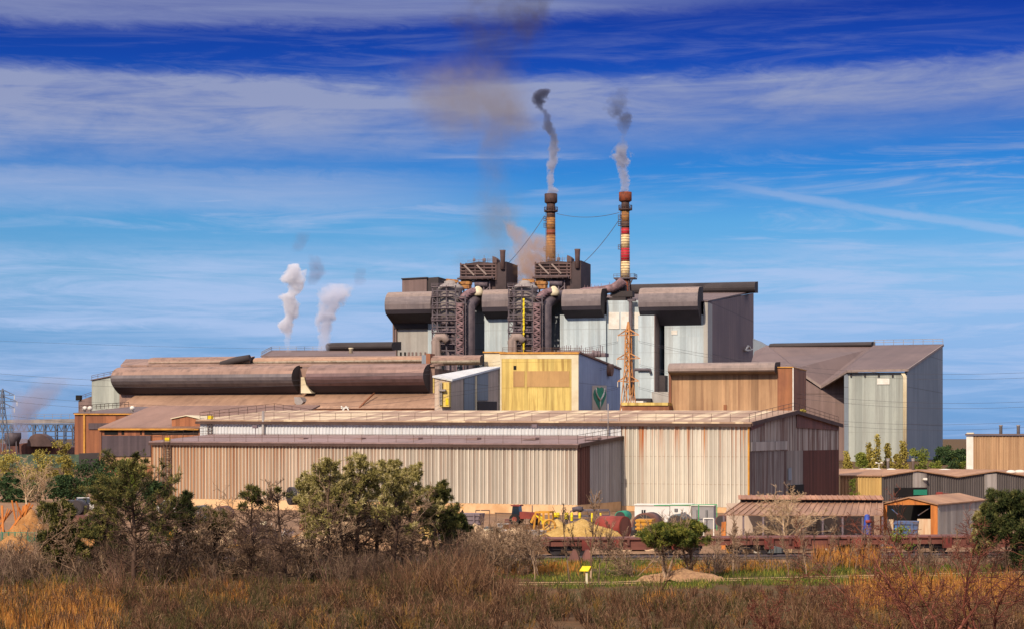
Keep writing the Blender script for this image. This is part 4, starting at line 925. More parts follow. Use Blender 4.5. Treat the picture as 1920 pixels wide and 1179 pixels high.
def right_block():
    pl = Pl(1700, 700, 20); A, B = pl.A, pl.B; s = pl.side(1700); dep = s.s_(1767)
    t = thing('stock_hall', 'large hall with folded dusty roof, pale grey front tower and blue grey right side', 'building', hz(pl.at(1600), 0))
    pb = pl.off(dep)
    MB().prism([pl.V(1590, 0), pl.V(1700, 0), pl.P(1700, 697), pl.P(1590, 698)], B*(dep-.5)).build('wall', M_['tower_wall'], t)
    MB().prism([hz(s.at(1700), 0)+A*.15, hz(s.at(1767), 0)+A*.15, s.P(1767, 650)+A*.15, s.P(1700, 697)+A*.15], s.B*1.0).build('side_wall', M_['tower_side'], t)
    MB().prism([pl.V(1583, 0)-B*.2, pl.V(1591, 0)-B*.2, pl.P(1591, 699)-B*.2, pl.P(1583, 703)-B*.2], B*20).build('corner_pier', M_['tower_side'], t)
    w = pl.off(24)
    MB().prism([w.V(1484, 0), w.V(1590, 0), w.P(1590, 694), w.P(1541, 731), w.P(1484, 694)], B*(dep-26)).build('recessed_wall', M_['plant_brown'], t)
    # folded roof: an eave line at the front tower, a valley, and the long slope to the ridge
    rid = [pl.off(dep).P(1438, 651), pl.off(dep).P(1639, 651), pl.off(dep).P(1768, 649)]
    fr = [w.P(1487, 691), w.P(1541, 728), pl.P(1592, 698)-B*1.2, pl.P(1702, 696)-B*1.2]
    th = ZUP*1.0
    mb = MB(); mb.prism([fr[2], fr[3], rid[2], rid[1]], th); mb.prism([fr[1], fr[2], rid[1]], th); mb.prism([w.P(1405, 695), fr[0], fr[1], rid[1], rid[0], pl.off(dep).P(1415, 662)], th)
    mb.build('roof', M_['dust_roof'], t)
    mb = MB()
    for a, b in ((fr[0], fr[1]), (fr[1], fr[2]), (fr[2], fr[3]), (fr[3], rid[2])): mb.bar(a-B*.3+ZUP*.5, b-B*.3+ZUP*.5, .9)
    mb.build('eaves_trim', M_['hood'], t)
    r = pl.off(dep+1); hood(r, 1446, 1637, [(-6, 641.5)]+arc(1, 642, 1, 652, 4, 8)+[(-6, 652)], 1540, 'ridge_monitor', 'plant_dark', t)
    mb = MB(); railing(mb, [rid[1]+th, rid[2]+th], 2.2, 4, .18); mb.build('roof_railing', M_['steel_lt'], t)
    mb = MB()
    for x in (1695.5, 1698.8): mb.tube([pl.V(x, 0)-B*.6, pl.P(x, 706)-B*.6, pl.P(x-4, 699)-B*.6], .42, 8)
    mb.build('downpipe', M_['cream'], t)
    MB().prism([pl.P(1645, 720)-B*.3, pl.P(1668, 720)-B*.3, pl.P(1668, 709)-B*.3, pl.P(1645, 709)-B*.3], B*.25).build('pale_panel', M_['white_p'], t)
    mb = MB()
    for x in (1596, 1622, 1648, 1674): mb.bar(pl.P(x, 706)-B*.4, pl.P(x, 700)-B*.4, .5)
    mb.build('gutter_bracket', M_['plant_dark'], t)
    # low shed roof between the plant and this hall
    mb = MB(); q = Pl(1410, 900, FA); mb.prism([q.V(1412, 0), q.V(1450, 0), q.P(1450, 652), q.P(1436, 648), q.P(1412, 634)], q.B*30); x = mb.build('sloping_gallery', M_['tower_side']); tag(x, 'dark sloping gallery between the plant side wall and the folded roof', 'gallery')
right_block()
def rust_hall():
    pl = Pl(1487, 600, 17); B = pl.B; t = thing('rust_hall', 'rust brown ribbed hall with rounded dust hood along its top, beside the orange pylon', 'building', hz(pl.at(1370), 0))
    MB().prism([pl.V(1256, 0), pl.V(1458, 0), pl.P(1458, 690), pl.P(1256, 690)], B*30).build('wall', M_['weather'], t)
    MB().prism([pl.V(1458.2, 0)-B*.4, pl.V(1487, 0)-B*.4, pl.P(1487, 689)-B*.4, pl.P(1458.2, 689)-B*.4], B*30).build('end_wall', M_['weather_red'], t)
    MB().prism([pl.V(1254, 0)-B*.4, pl.V(1259, 0)-B*.4, pl.P(1259, 690)-B*.4, pl.P(1254, 690)-B*.4], B*10).build('corner_pier', M_['weather_red'], t)
    MB().prism([pl.P(1458, 688.8)-B*.8, pl.P(1488, 688.8)-B*.8, pl.P(1488, 687)-B*.8, pl.P(1458, 687)-B*.8], B*31).build('eaves_trim', M_['orange_trim'], t)
    hood(pl, 1257, 1456, [(-8, 679)]+[(1.5, 679.3), (2.8, 681), (3.7, 684.5), (4.2, 689), (4.2, 694), (3.6, 697), (0.1, 702), (-8, 702)], 1360, 'dust_hood', 'hood', t, 'plant_dark')
    MB().prism([pl.P(1357, 772)-B*.3, pl.P(1363, 772)-B*.3, pl.P(1363, 758)-B*.3, pl.P(1357, 758)-B*.3], B*.25).build('door', M_['weather_red'], t)
    mb = MB(); mb.bar(pl.P(1487.6, 772)-B*.8, pl.P(1487.6, 689)-B*.8, .35); mb.build('downpipe', M_['white_p'], t)
    q = Pl(1254, 606, 17)
    MB().prism([q.V(1166, 0), q.V(1254, 0), q.P(1254, 760), q.P(1166, 760)], q.B*8).build('low_wing', M_['weather_red'], t)
    MB().prism([q.P(1166, 759.5)-q.B*.5, q.P(1253, 759.5)-q.B*.5, q.P(1253, 754)-q.B*.5, q.P(1166, 754)-q.B*.5], q.B*6).build('wing_parapet', M_['yellow'], t)
rust_hall()

# ------------------------------------------------------------------ low sheds on the right
M_['dark_rib'] = clad('shaded_ribbed_sheet', '5a5350', '4b4543', '36302e', .5, rib=.45, ribvar=.25, sx=1.2, sy=.1)  # gable walls: their shade is put into a darker sheet colour
M_['shed_roof'] = clad('brown_shed_roof', 'a37c5c', '8e6a50', '6a4a36', .5, rib=.8, ribvar=.12, sx=.4, sy=.2)
def right_sheds():
    pl = Pl(1653, 265, 24); B = pl.B; s = Pl(0, 0, 24-52, pl.at(1653)); t = thing('gable_sheds', 'low dark ribbed sheds with shallow gables under one rusty roof, tan end wall', 'shed', hz(pl.at(1720), 0))
    z0 = Zp(892.5, pl.at(1653).y)
    corr(MB(), pl, 1575, 1600, 0, z0, 0, z0, .45).build('wall', M_['weather'], t)
    corr(MB(), pl, 1600, 1653, 0, z0, 0, z0, .45).build('wall', M_['tan_y'], t)['label'] = 'tan yellow part of the wall'
    S = s
    ridge = [(1653.3, 893), (1718, 882.5), (1793, 894.5), (1866, 883.5), (1935, 895), (2000, 884)]
    for (xa, ya), (xb, yb) in zip(ridge, ridge[1:]): 
        corr(MB(), S, xa, xb, 0, S.P(xa, ya).z-.03, 0, S.P(xb, yb).z-.03, .45).build('wall', M_['dark_rib'], t)
    lon = B*30+pl.A*-3
    mb = MB()
    e = S.B*-.35
    up = [S.P(x, y)+e for x, y in ridge]
    top = [pl.P(1575, 892.6)-B*.3+ZUP*.02]
    back = Vector((-0.55, 0.83, 0))*28
    for a, b in zip(up, up[1:]): mb.prism([a+ZUP*.02, b+ZUP*.02, b+back, a+back], ZUP*.14)
    zb = Zp(880, 280)
    mb.loft([pl.V(1574.5, z0+.01)-B*.3, pl.V(1653.5, z0+.01)-B*.3, pl.V(1653.5, z0+.15)-B*.3, pl.V(1574.5, z0+.15)-B*.3], [PT(1574.5, 881, 288), up[1]+back*.25, up[1]+back*.25+ZUP*.14, PT(1574.5, 880, 288)])
    mb.build('roof', M_['shed_roof'], t)
    MB().prism([S.P(1677, 930)+e*.4, S.P(1737, 930)+e*.4, S.P(1737, 913.5)+e*.4, S.P(1677, 913.5)+e*.4], S.B*.1).build('gate', M_['black'], t)
    MB().prism([S.P(1711, 927)+e*.8, S.P(1736, 927)+e*.8, S.P(1736, 917)+e*.8, S.P(1711, 917)+e*.8], S.B*.08).build('gate_leaf', M_['green_dk'], t)
    MB().prism([S.P(1711, 913)+e*.4, S.P(1736, 913)+e*.4, S.P(1736, 886)+e*.4, S.P(1711, 883.5)+e*.4], S.B*.08).build('wall_panel', M_['grey_sheet'], t)
    MB().prism([S.P(1845, 930)+e*.4, S.P(1868, 930)+e*.4, S.P(1868, 887)+e*.4, S.P(1845, 888)+e*.4], S.B*.08).build('wall_panel', M_['grey_sheet'], t)
    g = MB(); c = S.P(1730, 899)-S.B*.5; g.bar(S.P(1728, 897), c, .06); g.cbox(c, (.55, .4, .3), 0); g.build('wall_lamp', M_['white_p'], t)
    for px, py, w in ((1616, 880.5, 1.2), (1629, 880, 1.2), (1642, 879.6, 1.5), (1671, 880, 1.3), (1771, 881, 1.9), (1857, 884, 1.4), (1896, 883, 1.2), (1912, 882.5, 1.3)):
        c = PT(px, py, 286); MB().lathe(c-ZUP*.25, [(w*.62, 0), (w*.62, .2), (w*.48, .38), (w*.2, .46), (.05, .47)], 14).build('rooflight_dome', M_['white_p'], t)
    for px in (1665, 1712):
        c = PT(px, 880, 287); MB().lathe(c-ZUP*.3, [(.22, 0), (.22, 1.6), (.26, 1.62), (.26, 1.75), (.22, 1.78), (.3, 1.95), (.3, 2.05)], 12).build('flue', M_['steel_lt'], t)
    g = MB(); c = PT(1648, 880, 287); g.bar(c-ZUP*.2, c+ZUP*1.1, .07); g.bar(c+ZUP*1.0-Vector((.4, 0, 0)), c+ZUP*1.0+Vector((.4, 0, 0)), .05)
    for sx in (-.4, .4): g.cbox(c+ZUP*1.0+Vector((sx, 0, 0)), (.3, .2, .2))
    g.build('floodlight', M_['white_p'], t)
right_sheds()
def edge_building():
    pl = Pl(1812, 400, 20); t = thing('edge_building', 'brown ribbed building with a white corner strip at the right edge of the photo', 'building', hz(pl.at(1900), 0)); B = pl.B
    z = Zp(816, pl.at(1812).y)
    corr(MB(), pl, 1825, 1990, 0, z, 0, z, .7, .1).build('wall', M_['weather'], t)
    MB().prism([pl.V(1812, 0)-B*.1, pl.V(1825, 0)-B*.1, pl.V(1825, z)-B*.1, pl.V(1812, z)-B*.1], B*24).build('corner_strip', M_['white_p'], t)
    MB().prism([pl.V(1825, 0)+B*.3, pl.V(1990, 0)+B*.3, pl.V(1990, z)+B*.3, pl.V(1825, z)+B*.3], B*23).build('wall', M_['weather'], t)
    MB().prism([pl.V(1810, z+.05)-B*.5, pl.V(1992, z+.05)-B*.5, pl.V(1992, z+.4)-B*.5, pl.V(1810, z+.4)-B*.5], B*25).build('roof', M_['dust_roof'], t)
    MB().cbox(pl.V(1819, z+.4)+B*.5, (1.5, 1.2, .25), 20).build('roof_cap', M_['cream'], t)
    for px in (1874, 1907): MB().lathe(pl.V(px, z+.4)+B*3, [(.35, 0), (.35, 1.6), (.42, 1.65), (.42, 1.9)], 12).build('flue', M_['steel_lt'], t)
edge_building()
# ------------------------------------------------------------------ pylons and power lines
def strut_pylon(name, label, px, d, rows, mat, ang, arms, w):
    """square lattice mast: rows = (photo row, width in px)"""
    o = Vector((X(px, d), d, 0)); k = d/F; a = math.radians(ang); A = Vector((math.cos(a), -math.sin(a), 0)); B = Vector((math.sin(a), math.cos(a), 0))
    t = thing(name, label, 'pylon', o)
    lv = [(Zp(y, d), wd*k/2) for y, wd in rows]
    lg = MB(); br = MB()
    def c(z, r, i): return hz(o, z)+A*r*(1, -1, -1, 1)[i]*.72+B*r*(1, 1, -1, -1)[i]*.72
    for (za, ra), (zb, rb) in zip(lv, lv[1:]):
        n = max(1, int(round(abs(za-zb)/max(1.6, 2.0*(ra+rb)*.75))))
        for i in range(4):
            lg.bar(c(za, ra, i), c(zb, rb, i), w)
        for j in range(n):
            u, v = j/n, (j+1)/n; z0, r0 = za+(zb-za)*u, ra+(rb-ra)*u; z1, r1 = za+(zb-za)*v, ra+(rb-ra)*v
            for i in range(4):
                m = (i+1) % 4; br.bar(c(z0, r0, i), c(z1, r1, m), w*.55); br.bar(c(z0, r0, m), c(z1, r1, i), w*.55); br.bar(c(z0, r0, i), c(z0, r0, m), w*.5)
    lg.build('leg_frame', M_[mat], t); br.build('bracing', M_[mat], t)
    ends = []
    for y, L, dz in arms:
        for sgn in (-1, 1):
            ar = MB(); z = Zp(y, d); tip = hz(o, z)+A*L*sgn; r = 5*k
            for sy in (-1, 1): ar.bar(hz(o, z)+A*r*sgn*.5+B*r*.5*sy, tip, w*.7); ar.bar(hz(o, z+2.0)+A*r*sgn*.5+B*r*.4*sy, tip, w*.6)
            ar.bar(hz(o, z+1)+A*(r+L)/2*sgn, hz(o, z)+A*(r+L)/2*sgn, w*.5); ar.build('cross_arm', M_[mat], t)
            s = MB(); s.lathe(tip-ZUP*2.1, [(.05, 0)]+[(.2 if i % 2 else .09, .2+i*.17) for i in range(10)]+[(.05, 2.0)], 8); s.build('insulator', M_['white_p'], t)
            ends.append(tip-ZUP*2.1)
    return ends
E1 = strut_pylon('lattice_pylon', 'orange painted lattice pylon in front of the pale plant wall', 1178, 640, [(603, 1.5), (620, 8), (622, 11), (690, 14), (716, 19), (772, 31), (870, 46)], 'pylon_or', 34, [(628, 4.2, 0), (672, 4.6, 0), (714, 4.2, 0)], .34)
E2 = strut_pylon('lattice_pylon', 'distant grey lattice pylon beside the conveyor bridge at the far left', 5, 760, [(728, 1), (738, 5), (770, 9), (787, 14), (845, 26)], 'pylon_gr', 30, [(740, 6.5, 0), (752, 8, 0), (764, 6.5, 0)], .3)
def lines():
    a = ['topmost', 'middle', 'lowest']
    rt = [(2050, 688), (2050, 742), (2050, 776)]; lf = [(-130, 687), (-130, 722), (-130, 757)]
    for i in range(3):
        for j, (dx, dy) in enumerate(((0, 0), (30, 6))):
            far = PT(rt[i][0]+dx, rt[i][1]+dy+2, 560)
            cable('power_line', f"{a[i]} {'outer' if j else 'inner'} power line sagging from the orange pylon to the right edge", 'power line', E1[2*i+1]+ZUP*(-.5*j), far, 5.5+i*.7+j, .05, 'wire', 'power lines of the orange pylon')
        for j, (dx, dy) in enumerate(((0, 0), (-30, 7))):
            far = PT(lf[i][0]+dx, lf[i][1]+dy, 620)
            cable('power_line', f"{a[i]} {'outer' if j else 'inner'} power line sagging from the orange pylon to the left edge", 'power line', E1[2*i]+ZUP*(-.5*j), far, 9.0+i*1.2+j, .05, 'wire', 'power lines of the orange pylon')
    cable('power_line', 'thin high line crossing the pale sky above the left hoods', 'power line', PT(-60, 636, 900), PT(740, 655, 960), 1.2, .05, 'wire')
    cable('power_line', 'thin line low in the sky between the right hall and the edge building', 'power line', PT(1700, 858, 900), PT(2000, 862, 900), 1.0, .06, 'wire')
lines()

# ------------------------------------------------------------------ conveyor bridge and low works at the far left
def conveyor():
    pl = Pl(144, 880, -3); A, B = pl.A, pl.B
    t = thing('conveyor_bridge', 'long conveyor gallery on a dark lattice truss at the far left', 'conveyor bridge', hz(pl.at(60), 0))
    MB().prism([pl.P(-60, 793), pl.P(146, 793), pl.P(146, 784.5), pl.P(-60, 787)], B*5).build('gallery', M_['steel_lt'], t)
    f = MB()
    for yy in (795, 808): f.bar(pl.P(-60, yy), pl.P(146, yy), .55)
    for i, x in enumerate(range(-60, 140, 10)): f.bar(pl.P(x, 795), pl.P(x+5, 808), .35); f.bar(pl.P(x+5, 808), pl.P(x+10, 795), .35)
    f.build('truss', M_['pylon_gr'], t)
    for x in (20, 62, 82, 104, 120, 136):
        l = MB(); l.bar(pl.V(x, 0), pl.P(x, 795), .6); l.bar(pl.V(x, 0)+B*5, pl.P(x, 795)+B*5, .5)
        for yy in (815, 824, 833): l.bar(pl.P(x, yy), pl.P(x, yy)+B*5, .3)
        l.build('trestle_leg', M_['pylon_gr'], t)
    b = MB()
    for yy in (808, 817, 826): b.bar(pl.P(62, yy), pl.P(136, yy), .35)
    b.build('tie_beam', M_['pylon_gr'], t)
    r = MB(); railing(r, [pl.P(-60, 786.5), pl.P(146, 784)], 2.2, 4, .14); r.build('railing', M_['steel_lt'], t)
    p = Pl(40, 800, 0)
    MB().prism([p.V(-80, 0), p.V(112, 0), p.P(112, 838), p.P(60, 828), p.P(30, 832), p.P(-80, 829)], p.B*30).build('ore_bunker', M_['rust_dark'])
    o = bpy.data.objects['ore_bunker']; tag(o, 'low dark red ore bunker wall under the conveyor bridge', 'bunker')
    h = MB(); c = hz(Pl(24, 790, 0).at(24), 0); h.lathe(c, [(2.2, Zp(822, 790)-3.0), (3.6, Zp(816, 790)-1), (3.6, Zp(810, 790))], 10)
    for i in range(4): h.bar(hz(c, 0)+Vector((math.cos(i*1.57+.8)*3, math.sin(i*1.57+.8)*3, 0)), hz(c, Zp(815, 790))+Vector((math.cos(i*1.57+.8)*2.6, math.sin(i*1.57+.8)*2.6, 0)), .5)
    tag(h.build('hopper', M_['steel_dark']), 'dark hopper on splayed legs in front of the conveyor truss', 'hopper')
    h = MB(); q = Pl(75, 795, 0); h.prism([q.P(50, 836), q.P(98, 836), q.P(94, 825), q.P(86, 817), q.P(76, 812), q.P(66, 812), q.P(57, 817), q.P(52, 825)], q.B*9); tag(h.build('rounded_shed', M_['machine']), 'brown round backed shed under the conveyor bridge', 'shed')
    f = MB(); q = Pl(100, 560, 0); f.prism([q.V(-60, 0), q.V(186, 0), q.P(186, 851), q.P(-60, 851)], q.B*.4); tag(f.build('green_fence', flat('green_fence_sheet', '4a5a48', .8, .4, .3, '2e3a34')), 'long dull green boundary fence behind the left bushes', 'fence')
    f = MB(); q = Pl(165, 540, 0); f.prism([q.V(148, 0), q.V(187, 0), q.P(187, 848), q.P(148, 849)], q.B*6); tag(f.build('dark_shed', M_['plant_dark']), 'low dark blue shed between the fence and the rusty annex', 'shed')
conveyor()

# ------------------------------------------------------------------ yard: heaps, scrap, machines
S_ = {}
def heapmat(n, c, alt, sc_=0.9):
    m, g, b = newmat(n); p = g.obj(); a = g.noise(p, sc_, 6, .7); f = g.noise(p, 7.0, 4, .7)
    cc = g.mix(g.ss(a, .35, .65), lin(c), lin(alt)); cc = g.mix(g.ss(f, .4, .7)*.4, cc, tuple(x*.45 for x in lin(alt)[:3])+(1,))
    g.put(b.inputs['Base Color'], cc); b.inputs['Roughness'].default_value = .95; b.inputs['Specular IOR Level'].default_value = .1
    n_ = g.node('ShaderNodeBump'); n_.inputs['Strength'].default_value = .7; n_.inputs['Distance'].default_value = .08; g.put(n_.inputs['Height'], f); g.nt.links.new(n_.outputs[0], b.inputs['Normal'])
    return m
S_['orange'] = heapmat('orange_sand', 'ae8050', '94663a'); S_['yellow'] = heapmat('yellow_sand', 'bf9e62', 'a5844a'); S_['pale'] = heapmat('pale_rubble', 'cdb08c', 'a88a6c', 2.2)
S_['brown'] = heapmat('brown_spoil', '7a583c', '5c4230'); S_['tan'] = heapmat('tan_gravel', 'b8926c', '96745a', 2.5); S_['white'] = heapmat('white_rock', 'd8c8b0', 'b09c88', 2.5); S_['dark'] = heapmat('dark_scrap', '4a3a36', '2e2422', 2.0)
from mathutils import noise as mnoise
def heap(px, d, wpx, toprow, deep, mat, label, seed=0, name='sand_pile', sharp=1.25, rough=.12, cat='heap', grp=None):
    k = d/F; w = wpx*k/2; h = Zp(toprow, d); o = Vector((X(px, d), d, 0)); mb = MB(); n, m = 34, 22; r = random.Random(seed)
    for j in range(m+1):
        for i in range(n+1):
            u, v = 2*i/n-1, 2*j/m-1; rr = math.sqrt(u*u+v*v)
            ns = mnoise.noise(Vector((u*2.2+seed*7.1, v*2.2, seed))); n2 = mnoise.noise(Vector((u*9+seed, v*9, 3.3)))
            e = max(0.0, 1-rr*(1+.28*ns)); z = h*1.12*min(1.0, e)**(1/sharp)*(1+.25*ns*e)+n2*rough*h*min(1, e*5)
            mb.v.append((o.x+u*w, o.y+v*deep/2, max(-.05, z-.03)))
    for j in range(m):
        for i in range(n):
            a = j*(n+1)+i; mb.f.append([a, a+1, a+n+2, a+n+1]); mb.mi.append(0); mb.sm.append(True)
    ob = mb.build(name, S_[mat], None, o); return tag(ob, label, cat, grp)
heap(58, 152, 104, 960, 7, 'orange', 'tall orange sand pile with a steep pale face at the far left', 1, sharp=1.5)
heap(25, 140, 130, 1003, 5, 'orange', 'low orange sand pile in front of the steep one at the far left', 2)
heap(165, 156, 110, 992, 5, 'orange', 'low orange spoil heap behind the small left pines', 3)
heap(890, 153, 110, 984, 5, 'pale', 'pale sandy pile behind the bare bushes, left of the yellow sand', 4)
heap(965, 156, 150, 990, 5, 'pale', 'pale rubble pile behind the bushes in the middle of the yard', 5, 'rubble_pile', 1.2, .25)
heap(1090, 158, 190, 977, 7, 'yellow', 'big yellow sand pile in the middle of the yard', 6, sharp=1.6, rough=.06)
heap(1046, 165, 130, 979, 5, 'yellow', 'yellow sand pile beside the big one, under the yellow frame', 7)
heap(1022, 147, 135, 1003, 5, 'brown', 'dark brown spoil heap in front of the yellow sand', 8, sharp=1.0, rough=.05)
heap(1052, 140.5, 60, 1030, 2, 'tan', 'small light gravel pile at the foot of the brown heap', 9)
heap(1528, 158, 120, 979, 6, 'white', 'pale broken rock pile under the open shed', 10, 'rock_pile', 1.3, .3)
heap(1440, 158, 140, 990, 5, 'pale', 'low rubble pile left of the pale rocks under the open shed', 11, 'rubble_pile', 1.2, .35)
heap(1278, 117.5, 170, 1068, 2.6, 'tan', 'low pinkish gravel pile under the umbrella pines', 12, 'gravel_pile', 1.6, .15)
heap(735, 152, 260, 998, 6, 'tan', 'long tan rubble bank seen between the trunks of the middle pines', 13, 'rubble_pile', 1.6, .2)
heap(400, 160, 150, 985, 6, 'pale', 'grey rubble bank behind the left bare trees', 14, 'rubble_pile', 1.4, .3)
heap(650, 156, 210, 978, 6, 'pale', 'broad pale rubble pile behind the trunks of the middle pines', 18, 'rubble_pile', 1.4, .3)
heap(805, 159, 150, 982, 6, 'yellow', 'yellowish sand pile behind the right end of the middle pines', 19)
heap(480, 160, 130, 982, 6, 'dark', 'dark scrap heap behind the two thin pines', 20, 'scrap_pile', 1.3, .4)
heap(590, 162, 90, 985, 5, 'orange', 'sandy heap at the left of the middle pines', 15)
heap(865, 175, 80, 966, 5, 'dark', 'dark scrap heap against the shed plinth', 16, 'scrap_pile', 1.3, .4)
heap(1195, 150, 120, 1004, 4, 'pale', 'low pale rubble pile behind the left wagon', 17, 'rubble_pile', 1.4, .25)

def drum(px, row, d, rpx, L, ang, m, label, name='steel_coil', cat='coil', m2='plant_dark', grp=None, open_=True):
    k = d/F; r = rpx*k; c = PT(px, row, d); a = math.radians(ang); D = Vector((math.sin(a), math.cos(a), 0))
    t = thing(name, label, cat, hz(c, max(0, c.z-r)), grp)
    b = MB(); b.tube([c, c+D*L], r, 26); b.build('shell', M_[m], t)
    if open_:
        b = MB(); b.tube([c-D*.03, c-D*.002], r*.86, 26); b.build('end_plate', M_[m2], t)
        b = MB()
        for i in range(6 if name == 'cable_reel' else 0):
            w = i*math.pi/3+.3; b.bar(c-D*.06, c-D*.06+Vector((D.y*math.cos(w), -D.x*math.cos(w), math.sin(w)))*r*.85, .12)
        b.tube([c-D*.08, c-D*.031], r*.2, 14)
        if name != 'steel_drum': b.build('hub', M_[m], t)
    return t
m_red = M_['red_p'] = flat('faded_red_paint', '8a3a30', .7, .5, .5, '5c2a24'); M_['redwag'] = flat('wagon_red_brown', '74473c', .75, .5, .6, '5c362e')
M_['blue_p'] = flat('blue_paint', '3a6496', .6, .6, .9, '5a4a44'); M_['blue_d'] = flat('strong_blue_paint', '30489a', .5, .3, .7, '24408a'); M_['coil'] = flat('dark_coil', '3a3436', .5, .4, .6, '252123')
M_['coil_b'] = flat('blue_grey_coil', '5c6468', .5, .4, .6, '454a50'); M_['coil_r'] = flat('rusty_coil', '6e4a40', .7, .5, .6, '4a302a'); M_['tyre'] = flat('tyre_rubber', '221f1f', .9, .2, 1); M_['glass'] = flat('dark_window_glass', '1d2630', .15, .1, .5, None, 0, .6)
M_['ochre_p'] = flat('ochre_paint', 'c08a2c', .6, .4, .6, '94662a'); M_['green_p'] = flat('green_paint', '3f9a62', .6, .3, .6); M_['cabin'] = flat('white_cabin_panel', 'd2cfca', .6, .2, .4, 'b8b0a4'); M_['cabin_g'] = flat('grey_cabin_panel', '8f8c8c', .6, .3, .4)
M_['orange_sheet'] = clad('orange_rusty_sheet', 'c87c38', 'b0662c', '7a3e1e', .7, rib=.3, ribvar=.2, sx=1.6, sy=.15); M_['cream_sheet'] = clad('cream_rusty_sheet', 'cfb898', 'c0a484', 'a8602c', .7, rib=.3, ribvar=.15, sx=1.4, sy=.12)
for i, px in enumerate((107, 124, 142)):
    drum(px, 951, 182, 14, 1.6, 12, 'coil', ['leftmost dark coil of the three on the rusty cradle', 'middle dark coil of the three on the rusty cradle', 'rightmost dark coil of the three on the rusty cradle'][i], grp='dark coils on the left')
mb = MB(); q = Pl(130, 180, 8); mb.prism([q.V(96, 0), q.V(165, 0), q.P(165, 965.8), q.P(96, 965.8)], q.B*3); tag(mb.build('coil_cradle', M_['rust_dark']), 'rusty red brown cradle block under the three dark coils', 'cradle')
drum(372, 962, 172, 15, 1.8, 10, 'coil_b', 'blue grey coil lying behind the left bare trees'); drum(412, 964, 172, 16, 1.8, 12, 'coil_r', 'rusty coil to the right of the blue grey one'); drum(344, 962, 174, 12, 1.6, 10, 'coil', 'dark coil to the left of the blue grey one')
drum(543, 929, 196, 17, 1.2, 60, 'coil', 'big dark reel standing against the shed wall, left of the middle pines', 'cable_reel', 'reel')
drum(610, 962, 172, 26, 2.2, 14, 'coil_r', 'large rusty drum behind the middle pines', 'steel_drum', 'drum'); drum(700, 966, 174, 20, 2.2, 14, 'coil', 'dark drum half hidden by the middle pines', 'steel_drum', 'drum')
drum(1172, 988, 164, 21, 2.6, -52, 'red_p', 'big faded red drum with a dark open end beside the yellow sand', 'steel_drum', 'drum', 'rust_dark')
drum(1207, 985, 172, 24, 2.8, 20, 'coil_r', 'rusty drum behind the yellow ribbed skip', 'steel_drum', 'drum'); drum(1268, 981, 172, 18, 2.6, 20, 'coil_b', 'grey drum in front of the white cabins', 'steel_drum', 'drum'); drum(1163, 968, 178, 11, 2, 20, 'green_dk', 'dark green drum behind the red one', 'steel_drum', 'drum'); drum(1352, 976, 172, 11, 2.0, 16, 'coil_r', 'rust brown drum left of the open shed', 'steel_drum', 'drum')

def skip(px, d, w, h, toprow, m, label, name='skip', ribs=3, deep=1.8, cat='skip', ang=15):
    k = d/F; o = Vector((X(px, d), d, Zp(toprow, d)-h)); a = math.radians(ang); A = Vector((math.cos(a), -math.sin(a), 0)); B = Vector((math.sin(a), math.cos(a), 0))
    t = thing(name, label, cat, o)
    b = MB(); 
    f = [o-A*w*.42, o+A*w*.42, o+A*w*.5+ZUP*h, o-A*w*.5+ZUP*h]; b.prism(f, B*deep); b.build('tub', M_[m], t)
    r = MB()
    for i in range(ribs):
        z = h*(i+.6)/ribs; r.box(o-A*w*.52+ZUP*(z-.06)-B*.1, A*w*1.04, B*.09, ZUP*.13)
    for i in (-1, 1): r.box(o+A*i*w*.25-A*.06+ZUP*.05-B*.19, A*.12, B*.08, ZUP*(h-.1))
    r.build('rib', M_[m], t); return t
skip(1207, 160, 1.4, 1.0, 973, 'ochre_p', 'bright yellow ribbed skip in front of the rusty drum')
skip(1699, 150, 1.9, 1.25, 977, 'blue_p', 'blue skip standing in the mouth of the orange shed')
skip(880, 168, 1.9, 1.1, 962, 'steel', 'grey hopper skip against the shed plinth, right of the middle pines')
